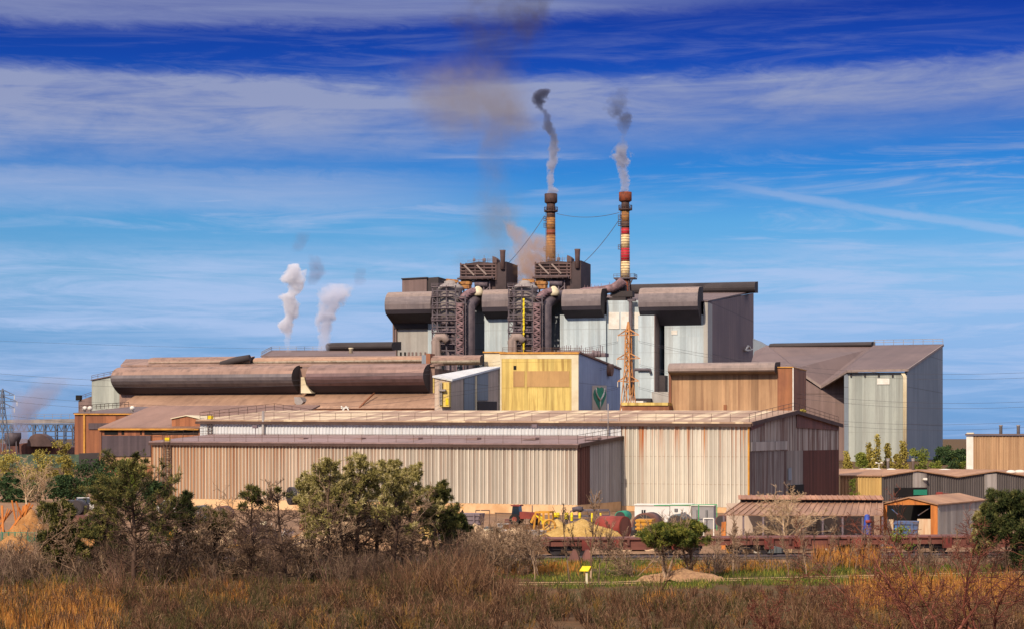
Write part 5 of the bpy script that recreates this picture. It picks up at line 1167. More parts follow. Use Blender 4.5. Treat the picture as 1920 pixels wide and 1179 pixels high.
def tractor():
    d = 172; o = PT(978, 0, d); o.z = Zp(976, d)-.35; a = math.radians(20); A = Vector((math.cos(a), -math.sin(a), 0)); B = Vector((math.sin(a), math.cos(a), 0))
    t = thing('tractor', 'red tractor parked against the shed plinth left of the yellow frame', 'tractor', o)
    b = MB(); b.prism([o-A*.2+ZUP*.55, o+A*1.5+ZUP*.55, o+A*1.5+ZUP*.95, o+A*1.3+ZUP*1.15, o-A*.2+ZUP*1.2], B*.8); b.box(o-A*1.0+ZUP*.5, A*.85, B*.9, ZUP*.35); b.build('bonnet', M_['red_p'], t)
    c = MB(); c.prism([o-A*1.0+ZUP*.86+B*.03, o-A*.21+ZUP*.86+B*.03, o-A*.3+ZUP*1.7+B*.03, o-A*.9+ZUP*1.7+B*.03], B*.8); co = c.build('cab', M_['glass'], t)
    c = MB(); c.box(o-A*1.05+ZUP*1.71-B*.05, A*.9, B*1.0, ZUP*.12); c.build('roof', M_['red_p'], co)
    for x, r in ((-.65, .5), (1.15, .34)):
        for y in (-.2, .85):
            w = MB(); w.tube([o+A*x+B*y+ZUP*(r-.0), o+A*x+B*(y+.22)+ZUP*r], r, 18); wo = w.build('wheel', M_['tyre'], t)
            h = MB(); h.tube([o+A*x+B*(y-.02)+ZUP*r, o+A*x+B*(y+.24)+ZUP*r], r*.5, 12); h.build('rim', M_['red_p'], wo)
    e = MB(); e.tube([o+A*.9+B*.4+ZUP*1.1, o+A*.9+B*.4+ZUP*1.8], .05, 6); e.build('exhaust', M_['steel_dark'], t)
    l = MB(); l.bar(o+A*1.4+ZUP*.9, o+A*2.1+ZUP*.35, .12); l.bar(o+A*1.4+ZUP*.9+B*.7, o+A*2.1+ZUP*.35+B*.7, .12); l.box(o+A*2.0-B*.15+ZUP*.1, A*.4, B*1.1, ZUP*.4); l.build('loader_bucket', M_['yellowp'], t)
    MB().box(hz(o, 0)-A*1.6-B*.6, A*4.2, B*2.2, ZUP*(o.z+.0)).build('earth_bank', S_['brown']); tag(bpy.data.objects['earth_bank'], 'flat earth bank that carries the red tractor', 'bank')
tractor()
def yellow_frame():
    d = 165; q = Pl(1015, d, 20); A, B = q.A, q.B
    t = thing('portal_frame', 'yellow portal frame with splayed legs standing behind the yellow sand', 'frame', hz(q.at(1015), 0))
    b = MB()
    for bb in (0, 1.2):
        b.bar(q.P(1004, 959.5)+B*bb, q.P(1029, 959.5)+B*bb, .16); b.bar(q.P(1004, 959.5)+B*bb, q.V(999, 0)+B*bb, .16); b.bar(q.P(1028.5, 959.5)+B*bb, q.V(1031, 0)+B*bb, .16)
    for x in (1004, 1029): b.bar(q.P(x, 959.5), q.P(x, 959.5)+B*1.2, .14)
    b.bar(q.P(1019, 960), q.P(1019, 975), .2); b.bar(q.P(1003, 965), q.P(996, 979), .22); b.build('frame', M_['ochre_p'], t)
    w = thing('large_wheel', 'large ochre spoked wheel leaning at the foot of the yellow frame', 'wheel', hz(q.at(1028), 0)); c = PT(1030, 985, 163)
    r = MB(); r.tube([c+Vector((math.cos(i*math.pi/10), math.sin(i*math.pi/10)*.25, math.sin(i*math.pi/10)))*.52 for i in range(21)], .1, 8); r.build('rim', M_['ochre_p'], w)
    r = MB()
    for i in range(5): r.bar(c, c+Vector((math.cos(i*1.257), math.sin(i*1.257)*.25, math.sin(i*1.257)))*.5, .07)
    r.build('spoke', M_['coil_r'], w)
yellow_frame()
def yellow_posts():
    lab = ['wide yellow tank, leftmost of the yellow drums behind the sand', 'yellow upright drum next to the wide yellow tank', 'yellow upright drum beside the dark pipe rack, left end', 'tilted yellow drum in the middle of the dark pipe rack', 'slim yellow post, left one of the pair above the big sand pile', 'slim yellow post, right one of the pair above the big sand pile']
    for i, (px, y0, y1, w) in enumerate(((1044, 960, 969, 11), (1062, 960, 973, 7), (1072, 960, 976, 5), (1087, 960, 971, 5), (1110, 961, 978, 3.6), (1126, 961, 978, 3.6))):
        d = 167; c = PT(px, y1, d); r = w*d/F/2; h = (y1-y0)*d/F; t = thing('yellow_drum', lab[i], 'drum', hz(c, 0), 'yellow drums and posts')
        b = MB(); b.lathe(c, [(r*.96, 0), (r, .03), (r, h*.45), (r*1.06, h*.47), (r*1.06, h*.52), (r, h*.54), (r, h-.05), (r*.8, h)], 14); b.build('shell', M_['yellowp'], t)
        s = MB(); s.lathe(hz(c, 0), [(r*.9, 0), (r*.9, c.z)], 10); s.build('stand', M_['steel_dark'], t)
    q = Pl(1105, 169, 15); r = MB()
    for x in (1070, 1088, 1104, 1122, 1143): r.bar(q.V(x, 0), q.P(x, 957), .09)
    for y in (957, 968, 975): r.bar(q.P(1070, y), q.P(1143, y), .09); r.tube([q.P(1072, y-1)+q.B*.3, q.P(1140, y-1)+q.B*.3], .12, 8)
    r.tube([q.P(1074, 955), q.P(1082, 953), q.P(1092, 954)], .25, 8); tag(r.build('pipe_rack', M_['steel_dark']), 'dark rack of pipes among the yellow drums', 'pipe rack')
yellow_posts()
def cabin(px0, px1, d, ytop, m, label, wins, ang=12):
    q = Pl(px0, d, ang); A, B = q.A, q.B; w = q.s_(px1); z = Zp(ytop, d); o = q.o; h = 2.5
    t = thing('site_cabin', label, 'cabin', hz(q.at((px0+px1)/2), z-h), 'site cabins by the tall hall')
    MB().box(hz(o, z-h), A*w, B*2.4, ZUP*h).build('body', M_[m], t)
    MB().box(hz(o, z)-A*.08-B*.12, A*(w+.16), B*2.6, ZUP*.1).build('roof', M_['white_p'], t)
    for x, y, ww, hh in wins:
        f = MB(); f.box(o+A*x+ZUP*(z-y-hh)-B*.06, A*ww, B*.05, ZUP*hh); fo = f.build('window', M_['glass'], t)
        f = MB(); f.box(o+A*(x+ww*.42)+ZUP*(z-y-hh)-B*.09, A*ww*.14, B*.028, ZUP*hh); f.build('mullion', M_['cabin'], fo)
    s = MB(); s.box(hz(o, 0)+A*.3+B*.3, A*(w-.6), B*1.8, ZUP*(z-h)); s.build('footing', M_['plinth'], t)
cabin(1190, 1255.5, 186, 946.5, 'cabin', 'white site cabin with a double window, leftmost of the three', [(.7, .45, .38, .75), (1.3-.2, .45, .02, .02)])
cabin(1256.5, 1296, 185.2, 946, 'cabin', 'white site cabin with a small square window, middle of the three', [(.45, .35, .3, .32), (1.1, .7, .45, .2)])
cabin(1297, 1338, 184.4, 947.5, 'cabin_g', 'grey site cabin behind the green post, rightmost of the three', [(.5, .4, .18, .9), (1.4, .4, .15, .9)])
mb = MB(); q = Pl(1310, 182, 12); mb.bar(q.V(1310, 0), q.P(1310, 945), .09); mb.bar(q.P(1226, 946.5), q.P(1344, 945), .08); mb.bar(q.V(1344, 0), q.P(1344, 945), .08); tag(mb.build('green_gantry', M_['green_p']), 'thin green post and rail in front of the grey cabin', 'gantry')
mb = MB(); q = Pl(1328, 168, 8); mb.bar(q.V(1319, 0), q.P(1319, 971), .1); mb.bar(q.V(1338, 0), q.P(1338, 971), .1); mb.bar(q.P(1319, 971), q.P(1338, 971), .1); tag(mb.build('goal_frame', M_['white_p']), 'white upright goal shaped frame left of the open shed', 'frame')
mb = MB(); q = Pl(1356, 150, 10); mb.prism([q.V(1352, 0), q.V(1360, 0), q.P(1361, 977), q.P(1353, 978)], q.B*.25); tag(mb.build('steel_sheet', M_['orange_sheet']), 'upright orange red steel panel at the left end of the open shed', 'panel')
mb = MB(); q = Pl(858, 176, 15)
for y in (950, 960): mb.bar(q.P(846, y), q.P(868, y+1), .07)
for x in (846, 857, 868): mb.bar(q.V(x, 0), q.P(x, 950), .07)
tag(mb.build('storage_rack', M_['ochre_p']), 'thin ochre storage rack against the shed plinth, right of the middle pines', 'rack')
mb = MB(); q = Pl(1000, 178, 15)
for a, b in (((928, 961), (990, 963)), ((892, 956), (900, 956)), ((902, 956), (918, 956))): mb.bar(q.P(*a), q.P(*b), .1)
for x in (892, 918, 930, 960, 985): mb.bar(q.V(x, 0), q.P(x, 961 if x > 925 else 956), .07)
tag(mb.build('barrier_rail', M_['rail']), 'low rusty barrier rail along the shed plinth', 'barrier')
def scrap(px, d, toprow, n, m, label, seed, spread, name='scrap_beam_stack'):
    r = random.Random(seed); b = MB(); o = Vector((X(px, d), d, 0)); h = Zp(toprow, d)
    for i in range(n):
        c = o+Vector((r.uniform(-1, 1)*spread, r.uniform(-1, 1)*spread*.5, h*.35)); v = Vector((r.uniform(-.5, .9), r.uniform(-.3, .3), 1)).normalized(); b.bar(c-v*h*.4, c+v*h*r.uniform(.3, .62), r.uniform(.07, .2))
    tag(b.build(name, M_[m]), label, 'scrap')
scrap(37, 178, 934, 14, 'orange_sheet', 'leaning orange rusty scrap beams above the left sand pile', 3, .45); scrap(2, 178, 940, 8, 'orange_sheet', 'orange rusty scrap beams cut by the left edge', 4, .3)
def small_car(px, d, row, m, label, ang=70):
    o = PT(px, row, d); a = math.radians(ang); A = Vector((math.cos(a), -math.sin(a), 0)); B = Vector((math.sin(a), math.cos(a), 0)); L, W = 4.0, 1.7
    t = thing('parked_car', label, 'car', o); o = o-A*L/2-B*W/2
    MB().prism([o+ZUP*.25, o+A*L+ZUP*.25, o+A*L+ZUP*.75, o+A*3.0+ZUP*.85, o+A*.2+ZUP*.9], B*W).build('body', M_[m], t)
    c = MB(); c.loft([o+A*.4+B*.1+ZUP*.91, o+A*2.9+B*.1+ZUP*.86, o+A*2.9+B*(W-.1)+ZUP*.86, o+A*.4+B*(W-.1)+ZUP*.91], [o+A*.9+B*.25+ZUP*1.4, o+A*2.2+B*.25+ZUP*1.4, o+A*2.2+B*(W-.25)+ZUP*1.4, o+A*.9+B*(W-.25)+ZUP*1.4]); co = c.build('cabin', M_['glass'], t)
    MB().box(o+A*.88+B*.23+ZUP*1.405, A*1.34, B*(W-.46), ZUP*.05).build('roof', M_[m], co)
    for x in (.75, 3.2):
        for y in (-.02, W-.18): w = MB(); w.tube([o+A*x+B*y+ZUP*.3, o+A*x+B*(y+.2)+ZUP*.3], .3, 16); w.build('wheel', M_['tyre'], t)
small_car(157, 205, 957, 'cabin', 'white car parked beyond the dark coils'); small_car(330, 196, 963, 'cabin', 'white car in front of the left end of the long shed', 20)

# open shed with a monitor roof, and the orange shed
M_['monitor_sheet'] = clad('dull_red_brown_sheet', 'a87a5e', '8f6450', '6a4030', .5, rib=.8, ribvar=.2, sx=.8, sy=.3)
def open_shed():
    pl = Pl(1357, 152, 6); A, B = pl.A, pl.B; t = thing('open_shed', 'long open sided shed with a ribbed brown roof and a raised strip along its ridge', 'shed', hz(pl.at(1500), 0))
    w = pl.s_(1655); zf = Zp(965.5, pl.o.y); o = pl.o; dp = 5.0; p2 = pl.off(dp); zb = Zp(942.5, p2.at(1390).y); sb = p2.s_(1389); sb2 = p2.s_(1655)
    def at(s, b, z): return hz(o+A*s+B*b, z)
    mb = MB(); mb.prism([at(0, 0, zf), at(w, 0, zf), at(sb2, dp, zb), at(sb, dp, zb)], ZUP*.06)
    n = 24
    for i in range(n+1): k = i/n; mb.bar(at(w*k, 0, zf+.09), at(sb+(sb2-sb)*k, dp, zb+.09), .09)
    mb.build('roof', clad('brown_ribbed_roof', '9a765e', '866450', '5e4032', .5, rib=.8, ribvar=.15, sx=.8, sy=.3), t)
    mb = MB(); zu = zb+.32; mb.prism([at(sb-.2, dp-.3, zu), at(sb2, dp-.3, zu), at(sb2, dp+2.0, zu+.25), at(sb-.2, dp+2.0, zu+.25)], ZUP*.05)
    for i in range(27): k = i/26; mb.bar(at(sb+(sb2-sb)*k, dp-.35, zu+.07), at(sb+(sb2-sb)*k, dp+2, zu+.32), .08)
    mb.build('ridge_monitor', M_['monitor_sheet'], t)
    mb = MB(); mb.box(at(sb, dp+.1, zb-.05), A*(sb2-sb), B*.1, ZUP*.12); mb.build('ridge_flashing', M_['white_p'], t)
    mb = MB(); mb.box(at(sb, dp+.3, zb), A*(sb2-sb), B*.2, ZUP*.3); mb.build('ridge_louvre', M_['plant_dark'], t)
    for i in range(9): mb = MB(); mb.bar(at(w*i/8, .2, 0), at(w*i/8, .2, zf), .14); mb.build('post', M_['steel'], t)
    mb = MB(); mb.box(at(.3, dp+3, 0), A*(w-.3), B*.15, ZUP*(zb-.1)); mb.build('back_wall', M_['ribbed_grey'], t)
open_shed()
def orange_shed():
    pl = Pl(1650, 156, 18); A, B = pl.A, pl.B; s = Pl(0, 0, -58.0, pl.at(1758)); t = thing('orange_shed', 'orange rusty gabled shed with a dark open front, blue braces and grey right side', 'shed', hz(pl.at(1704), 0))
    F_ = lambda pts, m, nm, b=0, th=.1: MB().prism([pl.P(*p)+B*b if p[1] < 2000 else hz(pl.at(p[0]), 0)+B*b for p in pts], B*th).build(nm, M_[m], t)
    G_ = 3000
    F_([(1650, G_), (1663, G_), (1663, 946), (1650, 946)], 'orange_sheet', 'wall'); F_([(1745, G_), (1758, G_), (1758, 945.4), (1745, 945.4)], 'orange_sheet', 'wall')
    F_([(1650, 945.9), (1758, 945.3), (1704, 933)], 'orange_sheet', 'gable'); F_([(1663.1, G_), (1675, G_), (1675, 973), (1663.1, 973)], 'cream_sheet', 'wall', .02); F_([(1720, G_), (1744.9, G_), (1744.9, 972), (1720, 972)], 'cream_sheet', 'wall', .02)
    q = pl.off(8); MB().prism([q.V(1655, 0), q.V(1770, 0), q.P(1770, 940), q.P(1655, 940)], B*.1).build('back_wall', M_['black'], t)
    b = MB(); b.bar(pl.P(1666, 950)+B*.6, pl.P(1682, 964)+B*.6, .07); b.bar(pl.P(1720, 966)+B*.6, pl.P(1743, 951)+B*.6, .07); b.build('brace', M_['blue_p'], t)
    L = 14; z = Zp(945.3, pl.o.y)
    corr(MB(), s, 1758, 1850, 0, z, 0, z, .3, .05).build('side_wall', M_['grey_sheet'], t)
    zr = Zp(933, pl.at(1704).y); rv = Vector((.78, .62, 0)).normalized()
    mb = MB(); a0, a1, a2 = pl.V(1648.5, z-.03)-B*.2, pl.V(1704, zr+.02)-B*.2, pl.V(1759.5, z+.01)-B*.2
    Ls = s.s_(1850)
    mb.prism([a1, a2, a2+s.A*Ls, a1+s.A*Ls], ZUP*.1); mb.prism([a0, a1, a1+s.A*Ls, a0+s.A*Ls], ZUP*.1); mb.build('roof', M_['shed_roof'], t)
    v = thing('red_truck', 'small red vehicle seen over the orange shed roof', 'vehicle', PT(1766, 931, 236)); c = PT(1766, 931, 236)
    MB().prism([c+Vector((-.55, 0, 0)), c+Vector((.1, 0, 0)), c+Vector((.1, 0, .62)), c+Vector((-.42, 0, .62)), c+Vector((-.55, 0, .3))], (0, 1.2, 0)).build('cab', M_['red_p'], v)
    MB().box(c+Vector((.15, 0, .1)), (.75, 0, 0), (0, 1.2, 0), (0, 0, .4)).build('load_bed', M_['rust_dark'], v)
    MB().box(hz(c, 0)+Vector((-.7, -.3, 0)), (1.8, 0, 0), (0, 2, 0), (0, 0, c.z-.02)).build('ramp', S_['brown'], v)
    d = 148; k = d/F; c = PT(1626, 1012, d); bt = thing('blue_booth', 'tall blue booth with a red drum on it, left of the orange shed front', 'booth', hz(c, 0))
    MB().lathe(hz(c, 0), [(.28, 0), (.28, 1.5), (.31, 1.55), (.31, 1.9), (.2, Zp(965, d)), (.1, Zp(963.5, d))], 12).build('body', M_['blue_d'], bt)
    m = MB(); m.tube([PT(1621, 977, d)-Vector((0, .5, 0)), PT(1631, 975.5, d)-Vector((0, .5, 0))], .13, 10); m.build('red_drum', M_['red_p'], bt)
orange_shed()

# ------------------------------------------------------------------ railway and flat wagons
RD = (1110, 138.2, 1900, 142.0)
ra, rb = Vector((X(RD[0], RD[1]), RD[1], 0)), Vector((X(RD[2], RD[3]), RD[3], 0)); rA = (rb-ra).normalized(); rB = Vector((-rA.y, rA.x, 0))
def rails():
    for sgn in (0, 1):
        o = ra+rB*1.435*sgn; b = MB(); b.box(o-rA*60+ZUP*.12-rB*.035, rA*140, rB*.07, ZUP*.16); ob = b.build('rail', M_['steel_dark']); tag(ob, ['front rail of the track under the flat wagons', 'rear rail of the track under the flat wagons'][sgn], 'rail', None)
rails()
def wagon(o, L=12.0):
    t = thing('flat_wagon', 'red brown flat wagon standing on the track', 'wagon', o, 'red brown flat wagons on the track')
    z = .28; W = rB*2.6; c = o-rB*.58
    MB().box(c+ZUP*(z+1.02), rA*L, W, ZUP*.10).build('deck', M_['redwag'], t)
    b = MB(); b.box(c+rB*.15+ZUP*(z+.62), rA*L, rB*.14, ZUP*.4); b.box(c+rB*2.3+ZUP*(z+.62), rA*L, rB*.14, ZUP*.4)
    b.prism([c+rA*3.4+rB*.16+ZUP*(z+.62), c+rA*(L-3.4)+rB*.16+ZUP*(z+.62), c+rA*(L-4.6)+rB*.16+ZUP*(z+.35), c+rA*4.6+rB*.16+ZUP*(z+.35)], rB*.1); b.build('side_sill', M_['redwag'], t)
    for x in (.25, .42, .75): 
        MB().box(c+rA*L*x-rB*.02+ZUP*(z+.35 if x != .42 else z+.5), rA*.62, rB*.15, ZUP*(.66 if x != .42 else .52)).build('side_box', M_['red_p'], t)
    for i in range(9):
        MB().box(c+rA*(L*(i+.5)/9)-rB*.02+ZUP*(z+.66), rA*.16, rB*.16, ZUP*.52).build('stake_pocket', M_['rust_dark'], t)
    for bx in (2.2, L-2.2):
        g = MB(); g.box(o+rA*(bx-1.35)-rB*.17+ZUP*(z+.38), rA*2.7, rB*.14, ZUP*.2); g.box(o+rA*(bx-1.35)+rB*1.46+ZUP*(z+.38), rA*2.7, rB*.14, ZUP*.2); g.box(o+rA*(bx-.3)-rB*.1+ZUP*(z+.30), rA*.6, rB*1.6, ZUP*.32); go = g.build('bogie', M_['coil'], t)
        for wx in (-.9, .9):
            for wy in (-.03, 1.37):
                w = MB(); w.tube([o+rA*(bx+wx)+rB*wy+ZUP*(z+.40), o+rA*(bx+wx)+rB*(wy+.12)+ZUP*(z+.40)], .40, 18); w.build('wheel', M_['coil'], go)
            a = MB(); a.tube([o+rA*(bx+wx)+ZUP*(z+.40), o+rA*(bx+wx)+rB*1.4+ZUP*(z+.40)], .08, 8); a.build('axle', M_['coil'], go)
    for e in (0, L):
        for y in (0.1, 1.9):
            s = 1 if e else -1; q = c+rB*(y+.3)+rA*e+ZUP*(z+.82); f = MB(); f.tube([q, q+rA*.42*s, q+rA*.42*s, q+rA*.5*s], [.09, .09, .2, .2], 12); f.build('buffer', M_['steel_dark'], t)
    t.scale = (1.12,)*3
    return t
w0 = wagon(ra-rA*4.2)
w0['label'] = 'red brown flat wagon left of the umbrella pines'
for i, lb in ((1, 'red brown flat wagon right of the umbrella pines, in front of the open shed'), (2, 'red brown flat wagon in front of the orange shed, its end behind the right pine')):
    copy_tree(w0, ra-rA*4.2+rA*13.75*i, lb)
for i, (px, wd) in enumerate(((1078, 30), (1101, 26))):
    d = 134.0+i*.6; k = d/F; mb = MB(); o = Vector((X(px, d), d, 0)); w = wd*k/2; h = Zp(1029+i, d)
    mb.loft([o+Vector((-w, -.5, 0)), o+Vector((w, -.5, 0)), o+Vector((w, .9, 0)), o+Vector((-w, .9, 0))], [o+Vector((-.12+(.1 if i else 0), 0, h)), o+Vector((.12, 0, h)), o+Vector((.12, .3, h)), o+Vector((-.12, .3, h))])
    tag(mb.build('wedge_block', M_['rust_dark']), ['dark wedge shaped block at the end of the track, the left one', 'dark wedge shaped block at the end of the track, next to the wagon'][i], 'block', 'dark wedge blocks by the track')
def marker():
    d = 114; o = Vector((X(1098, d), d, 0)); t = thing('pipeline_marker', 'bright yellow roof shaped marker on a pale post beside the path', 'marker post', o)
    MB().cbox(o+Vector((.07, 0, 0)), (.13, .13, Zp(1069, d)), 10).build('post', M_['cream'], t)
    z = Zp(1070, d); q = Pl(1098, d, 12); b = MB(); A, B = q.A, q.B; c = hz(o, z)
    b.prism([c-A*.34-B*.22, c+A*.2-B*.22, c+A*.34-B*.0+ZUP*.26, c-A*.2+ZUP*.26], ZUP*.05); b.prism([c-A*.2+ZUP*.27, c+A*.34+ZUP*.27, c+A*.3+B*.25+ZUP*.02, c-A*.24+B*.25+ZUP*.02], ZUP*.05); b.build('marker_roof', M_['yellowp'], t)
marker()

def clutter():
    r = random.Random(44); lab = 'small piece of rusty scrap lying in the yard below the shed plinth'; mats = ['coil', 'coil_r', 'steel', 'rust_dark', 'ochre_p', 'steel_lt', 'coil_b', 'cream', 'white_p']
    spots = [(r.uniform(300, 860), r.uniform(150, 185)) for i in range(26)]+[(r.uniform(860, 1190), r.uniform(160, 185)) for i in range(26)]+[(r.uniform(1200, 1350), r.uniform(150, 172)) for i in range(14)]+[(r.uniform(1370, 1640), r.uniform(145, 151)) for i in range(20)]
    for px, d in spots:
        o = Vector((X(px, d), d, 0)); b = MB(); k = r.random(); m = M_[r.choice(mats)]
        if k < .3: L = r.uniform(1, 3); w = r.uniform(-.5, .5); v = Vector((math.cos(w), math.sin(w), r.uniform(0, .35))); b.tube([o+ZUP*.2, o+ZUP*.2+v*L], r.uniform(.08, .3), 10)
        elif k < .55: b.lathe(o, [(.3, 0), (.33, .1), (.3, .5), (.33, .55), (.3, r.uniform(.8, 1.1))], 12)
        elif k < .8:
            s = r.uniform(.5, 1.3); b.cbox(o, (s*1.5, s, s*.8), r.uniform(0, 60)); b.cbox(o+ZUP*s*.8, (s*1.6, s*1.1, .08), 20)
            for i in range(3): b.cbox(o+Vector((s*(i-1)*.4, -s*.1, 0)), (.08, s*1.2, s*.7), 0)
        else:
            for i in range(5): q = o+Vector((r.uniform(-.7, .7), r.uniform(-.4, .4), 0)); b.bar(q, q+Vector((r.uniform(-.8, .8), r.uniform(-.3, .3), r.uniform(.4, 1.5))), r.uniform(.05, .14))
        tag(b.build('scrap_piece', m), lab, 'scrap', 'scrap pieces in the yard')
clutter()

def mesh_fence():
    q = Pl(-20, 149, 2); t = thing('mesh_fence', 'dark green wire mesh fence in front of the left sand piles', 'fence', hz(q.at(30), 0)); b = MB()
    for x in range(-20, 90, 12): b.bar(q.V(x, 0), q.V(x, 1.5), .07)
    for z in (.1, .8, 1.45): b.bar(q.V(-20, z), q.V(88, z), .04)
    b.build('fence_frame', M_['green_dk'], t); b = MB()
    for x in range(-20, 88, 2): b.bar(q.V(x, .1)-q.B*.05, q.V(x, 1.45)-q.B*.05, .018)
    b.build('wire_mesh', M_['green_dk'], t)
mesh_fence()
# ------------------------------------------------------------------ ground, yard, track bed, path
def mat_ground(name, cols, s1=.06, s2=.6, s3=4.0):
    m, g, b = newmat(name); p = g.obj(); a = g.noise(p, s1, 5, .6); f = g.noise(p, s2, 5, .65); h = g.noise(p, s3, 4, .7)
    c = g.mix(g.ss(a, .38, .62), lin(cols[0]), lin(cols[1])); c = g.mix(g.ss(f, .42, .66)*.8, c, lin(cols[2])); c = g.mix(g.ss(h, .45, .7)*.5, c, lin(cols[3]))
    g.put(b.inputs['Base Color'], c); b.inputs['Roughness'].default_value = .95; b.inputs['Specular IOR Level'].default_value = .1
    n = g.node('ShaderNodeBump'); n.inputs['Strength'].default_value = .6; n.inputs['Distance'].default_value = .1; g.put(n.inputs['Height'], h); g.nt.links.new(n.outputs[0], b.inputs['Normal'])
    return m
def sheet(name, pts, z, mat):
    o = MB().poly([(x, y, 0) for x, y in pts]).build(name, mat, None, (0, 0, 0)); o.location = (0, 0, z); o['kind'] = 'structure'; return o
def G2(px, row): d = GD(row); return (X(px, d), d)
sheet('ground', [(-2500, -200), (2500, -200), (9000, 14000), (-9000, 14000)], 0, mat_ground('earth', ['5a4532', '50492c', '6e5038', '3a2e20']))
rr_ = random.Random(3)
def wob(pts, a): return [(x+rr_.uniform(-a, a), y+rr_.uniform(-a, a)) for x, y in pts]
yd = wob([(x, 131+rr_.uniform(-1.5, 1.5)) for x in range(-70, 75, 4)], .8)+[(95, 300), (-110, 300)]
sheet('yard_dirt', yd, .004, mat_ground('yard_dirt', ['8a6c52', '7a6250', '9c7c60', '5a4636']))
bl = [(ra-rA*60-rB*1.6), (ra+rA*90-rB*1.6), (ra+rA*90+rB*3.2), (ra-rA*60+rB*3.2)]
n_ = 40; e0 = [ra-rA*60+rA*(150*i/n_)-rB*(1.5+rr_.uniform(0, .6)) for i in range(n_+1)]; e1 = [ra+rA*90-rA*(150*i/n_)+rB*(3.0+rr_.uniform(0, .6)) for i in range(n_+1)]
sheet('track_ballast', [(p.x, p.y) for p in e0+e1], .06, mat_ground('ballast', ['6e6058', '5e524c', '8a7a6c', '3e3632'], .2, 2.0, 9.0))
def path():
    ln = [G2(px, row) for px, row in ((-80, 1112), (120, 1106), (330, 1100), (600, 1098), (900, 1095), (1150, 1093), (1300, 1088), (1450, 1085), (1600, 1081), (1760, 1077), (2000, 1072))]
    c = []
    for (a, b) in zip(ln, ln[1:]):
        for i in range(8): k = i/8; c.append((a[0]+(b[0]-a[0])*k, a[1]+(b[1]-a[1])*k))
    m = mat_ground('path_dust', ['b89872', 'a88864', 'c8a880', '84684c'], .3, 1.5, 6.0)
    for off, nm in ((-.75, 'path'), (.75, 'path')):
        lo = [(x, y+off-.32+rr_.uniform(-.12, .12)) for x, y in c]; hi = [(x, y+off+.32+rr_.uniform(-.12, .12)) for x, y in c]
        sheet(nm, lo+hi[::-1], .03, m)
path()
# ------------------------------------------------------------------ vegetation
def veg_mat(name, stops, rough=.85, nvar=.0):
    m, g, b = newmat(name); a = g.node('ShaderNodeAttribute'); a.attribute_name = 'tint'
    r = g.node('ShaderNodeValToRGB'); g.nt.links.new(a.outputs['Fac'], r.inputs[0])
    while len(r.color_ramp.elements) < len(stops): r.color_ramp.elements.new(.5)
    for e, (p, c) in zip(r.color_ramp.elements, stops): e.position = p; e.color = lin(c)
    g.put(b.inputs['Base Color'], r.outputs[0]); b.inputs['Roughness'].default_value = rough; b.inputs['Specular IOR Level'].default_value = .15
    return m
V_ = {}
V_['pine'] = veg_mat('pine_needles', [(0, '222a16'), (.4, '3e4221'), (.75, '645f30'), (1, '8a7e48')])
V_['pine_lt'] = veg_mat('olive_needles', [(0, '4a4626'), (.35, '746c3a'), (.7, '9a8e52'), (1, 'bcac80')])
V_['pine_dk'] = veg_mat('dark_needles', [(0, '1d2616'), (.5, '363f1e'), (1, '626034')])
V_['umb'] = veg_mat('umbrella_needles', [(0, '2a3616'), (.5, '4e5826'), (1, '8a8438')])
V_['leaf_dk'] = veg_mat('dark_leaves', [(0, '1c2a16'), (.5, '33462a'), (1, '55663a')])
V_['leaf_gr'] = veg_mat('green_leaves', [(0, '44501e'), (.5, '68722e'), (1, '969648')])
V_['leaf_yl'] = veg_mat('spring_yellow_leaves', [(0, '6a5f2e'), (.5, '93853f'), (1, 'b8a85a')])
V_['bark'] = veg_mat('pine_bark', [(0, '31251f'), (.5, '4c3a30'), (1, '6e5848')])
V_['twig'] = veg_mat('grey_brown_twigs', [(0, '54402f'), (.5, '8a705a'), (1, 'b89c80')])
V_['twig_dk'] = veg_mat('dark_sapling_bark', [(0, '30251e'), (.5, '58473a'), (1, '8c7660')])
V_['twig_pale'] = veg_mat('pale_twigs', [(0, '8a6e52'), (.5, 'b89a78'), (1, 'd8bf9c')])
V_['twig_red'] = veg_mat('reddish_twigs', [(0, '3c1f18'), (.5, '66382c'), (1, '965f4c')])
V_['scrub'] = veg_mat('scrub_twigs', [(0, '20150f'), (.22, '402c20'), (.42, '664834'), (.55, '8e6e54'), (.68, '36321c'), (.84, '544c28'), (1, '8a6232')])
V_['reed'] = veg_mat('dry_reeds', [(0, '744620'), (.5, 'a56c32'), (1, 'c8984e')])
V_['grass'] = veg_mat('verge_grass', [(0, '2c3816'), (.45, '4c5c22'), (.75, '7a7c30'), (1, 'b09a50')])

def np_mesh(name, V, faces, tint, mats, mi=None, smooth=False):
    """faces: list of int arrays (n,k)"""
    me = bpy.data.meshes.new(name); me.vertices.add(len(V)); me.vertices.foreach_set('co', np.asarray(V, np.float32).ravel())
    nl = sum(f.size for f in faces); nf = sum(len(f) for f in faces)
    me.loops.add(nl); me.polygons.add(nf)
    me.loops.foreach_set('vertex_index', np.concatenate([f.ravel() for f in faces]).astype(np.int32))
    st = []; o = 0
    for f in faces: st.append(o+np.arange(len(f))*f.shape[1]); o += f.size
    me.polygons.foreach_set('loop_start', np.concatenate(st).astype(np.int32))
    for m in (mats if isinstance(mats, (list, tuple)) else [mats]): me.materials.append(m)
    if mi is not None: me.polygons.foreach_set('material_index', np.asarray(mi, np.int32))
    at = me.attributes.new('tint', 'FLOAT', 'POINT'); at.data.foreach_set('value', np.asarray(tint, np.float32))
    me.update(calc_edges=True); me.validate()
    return me
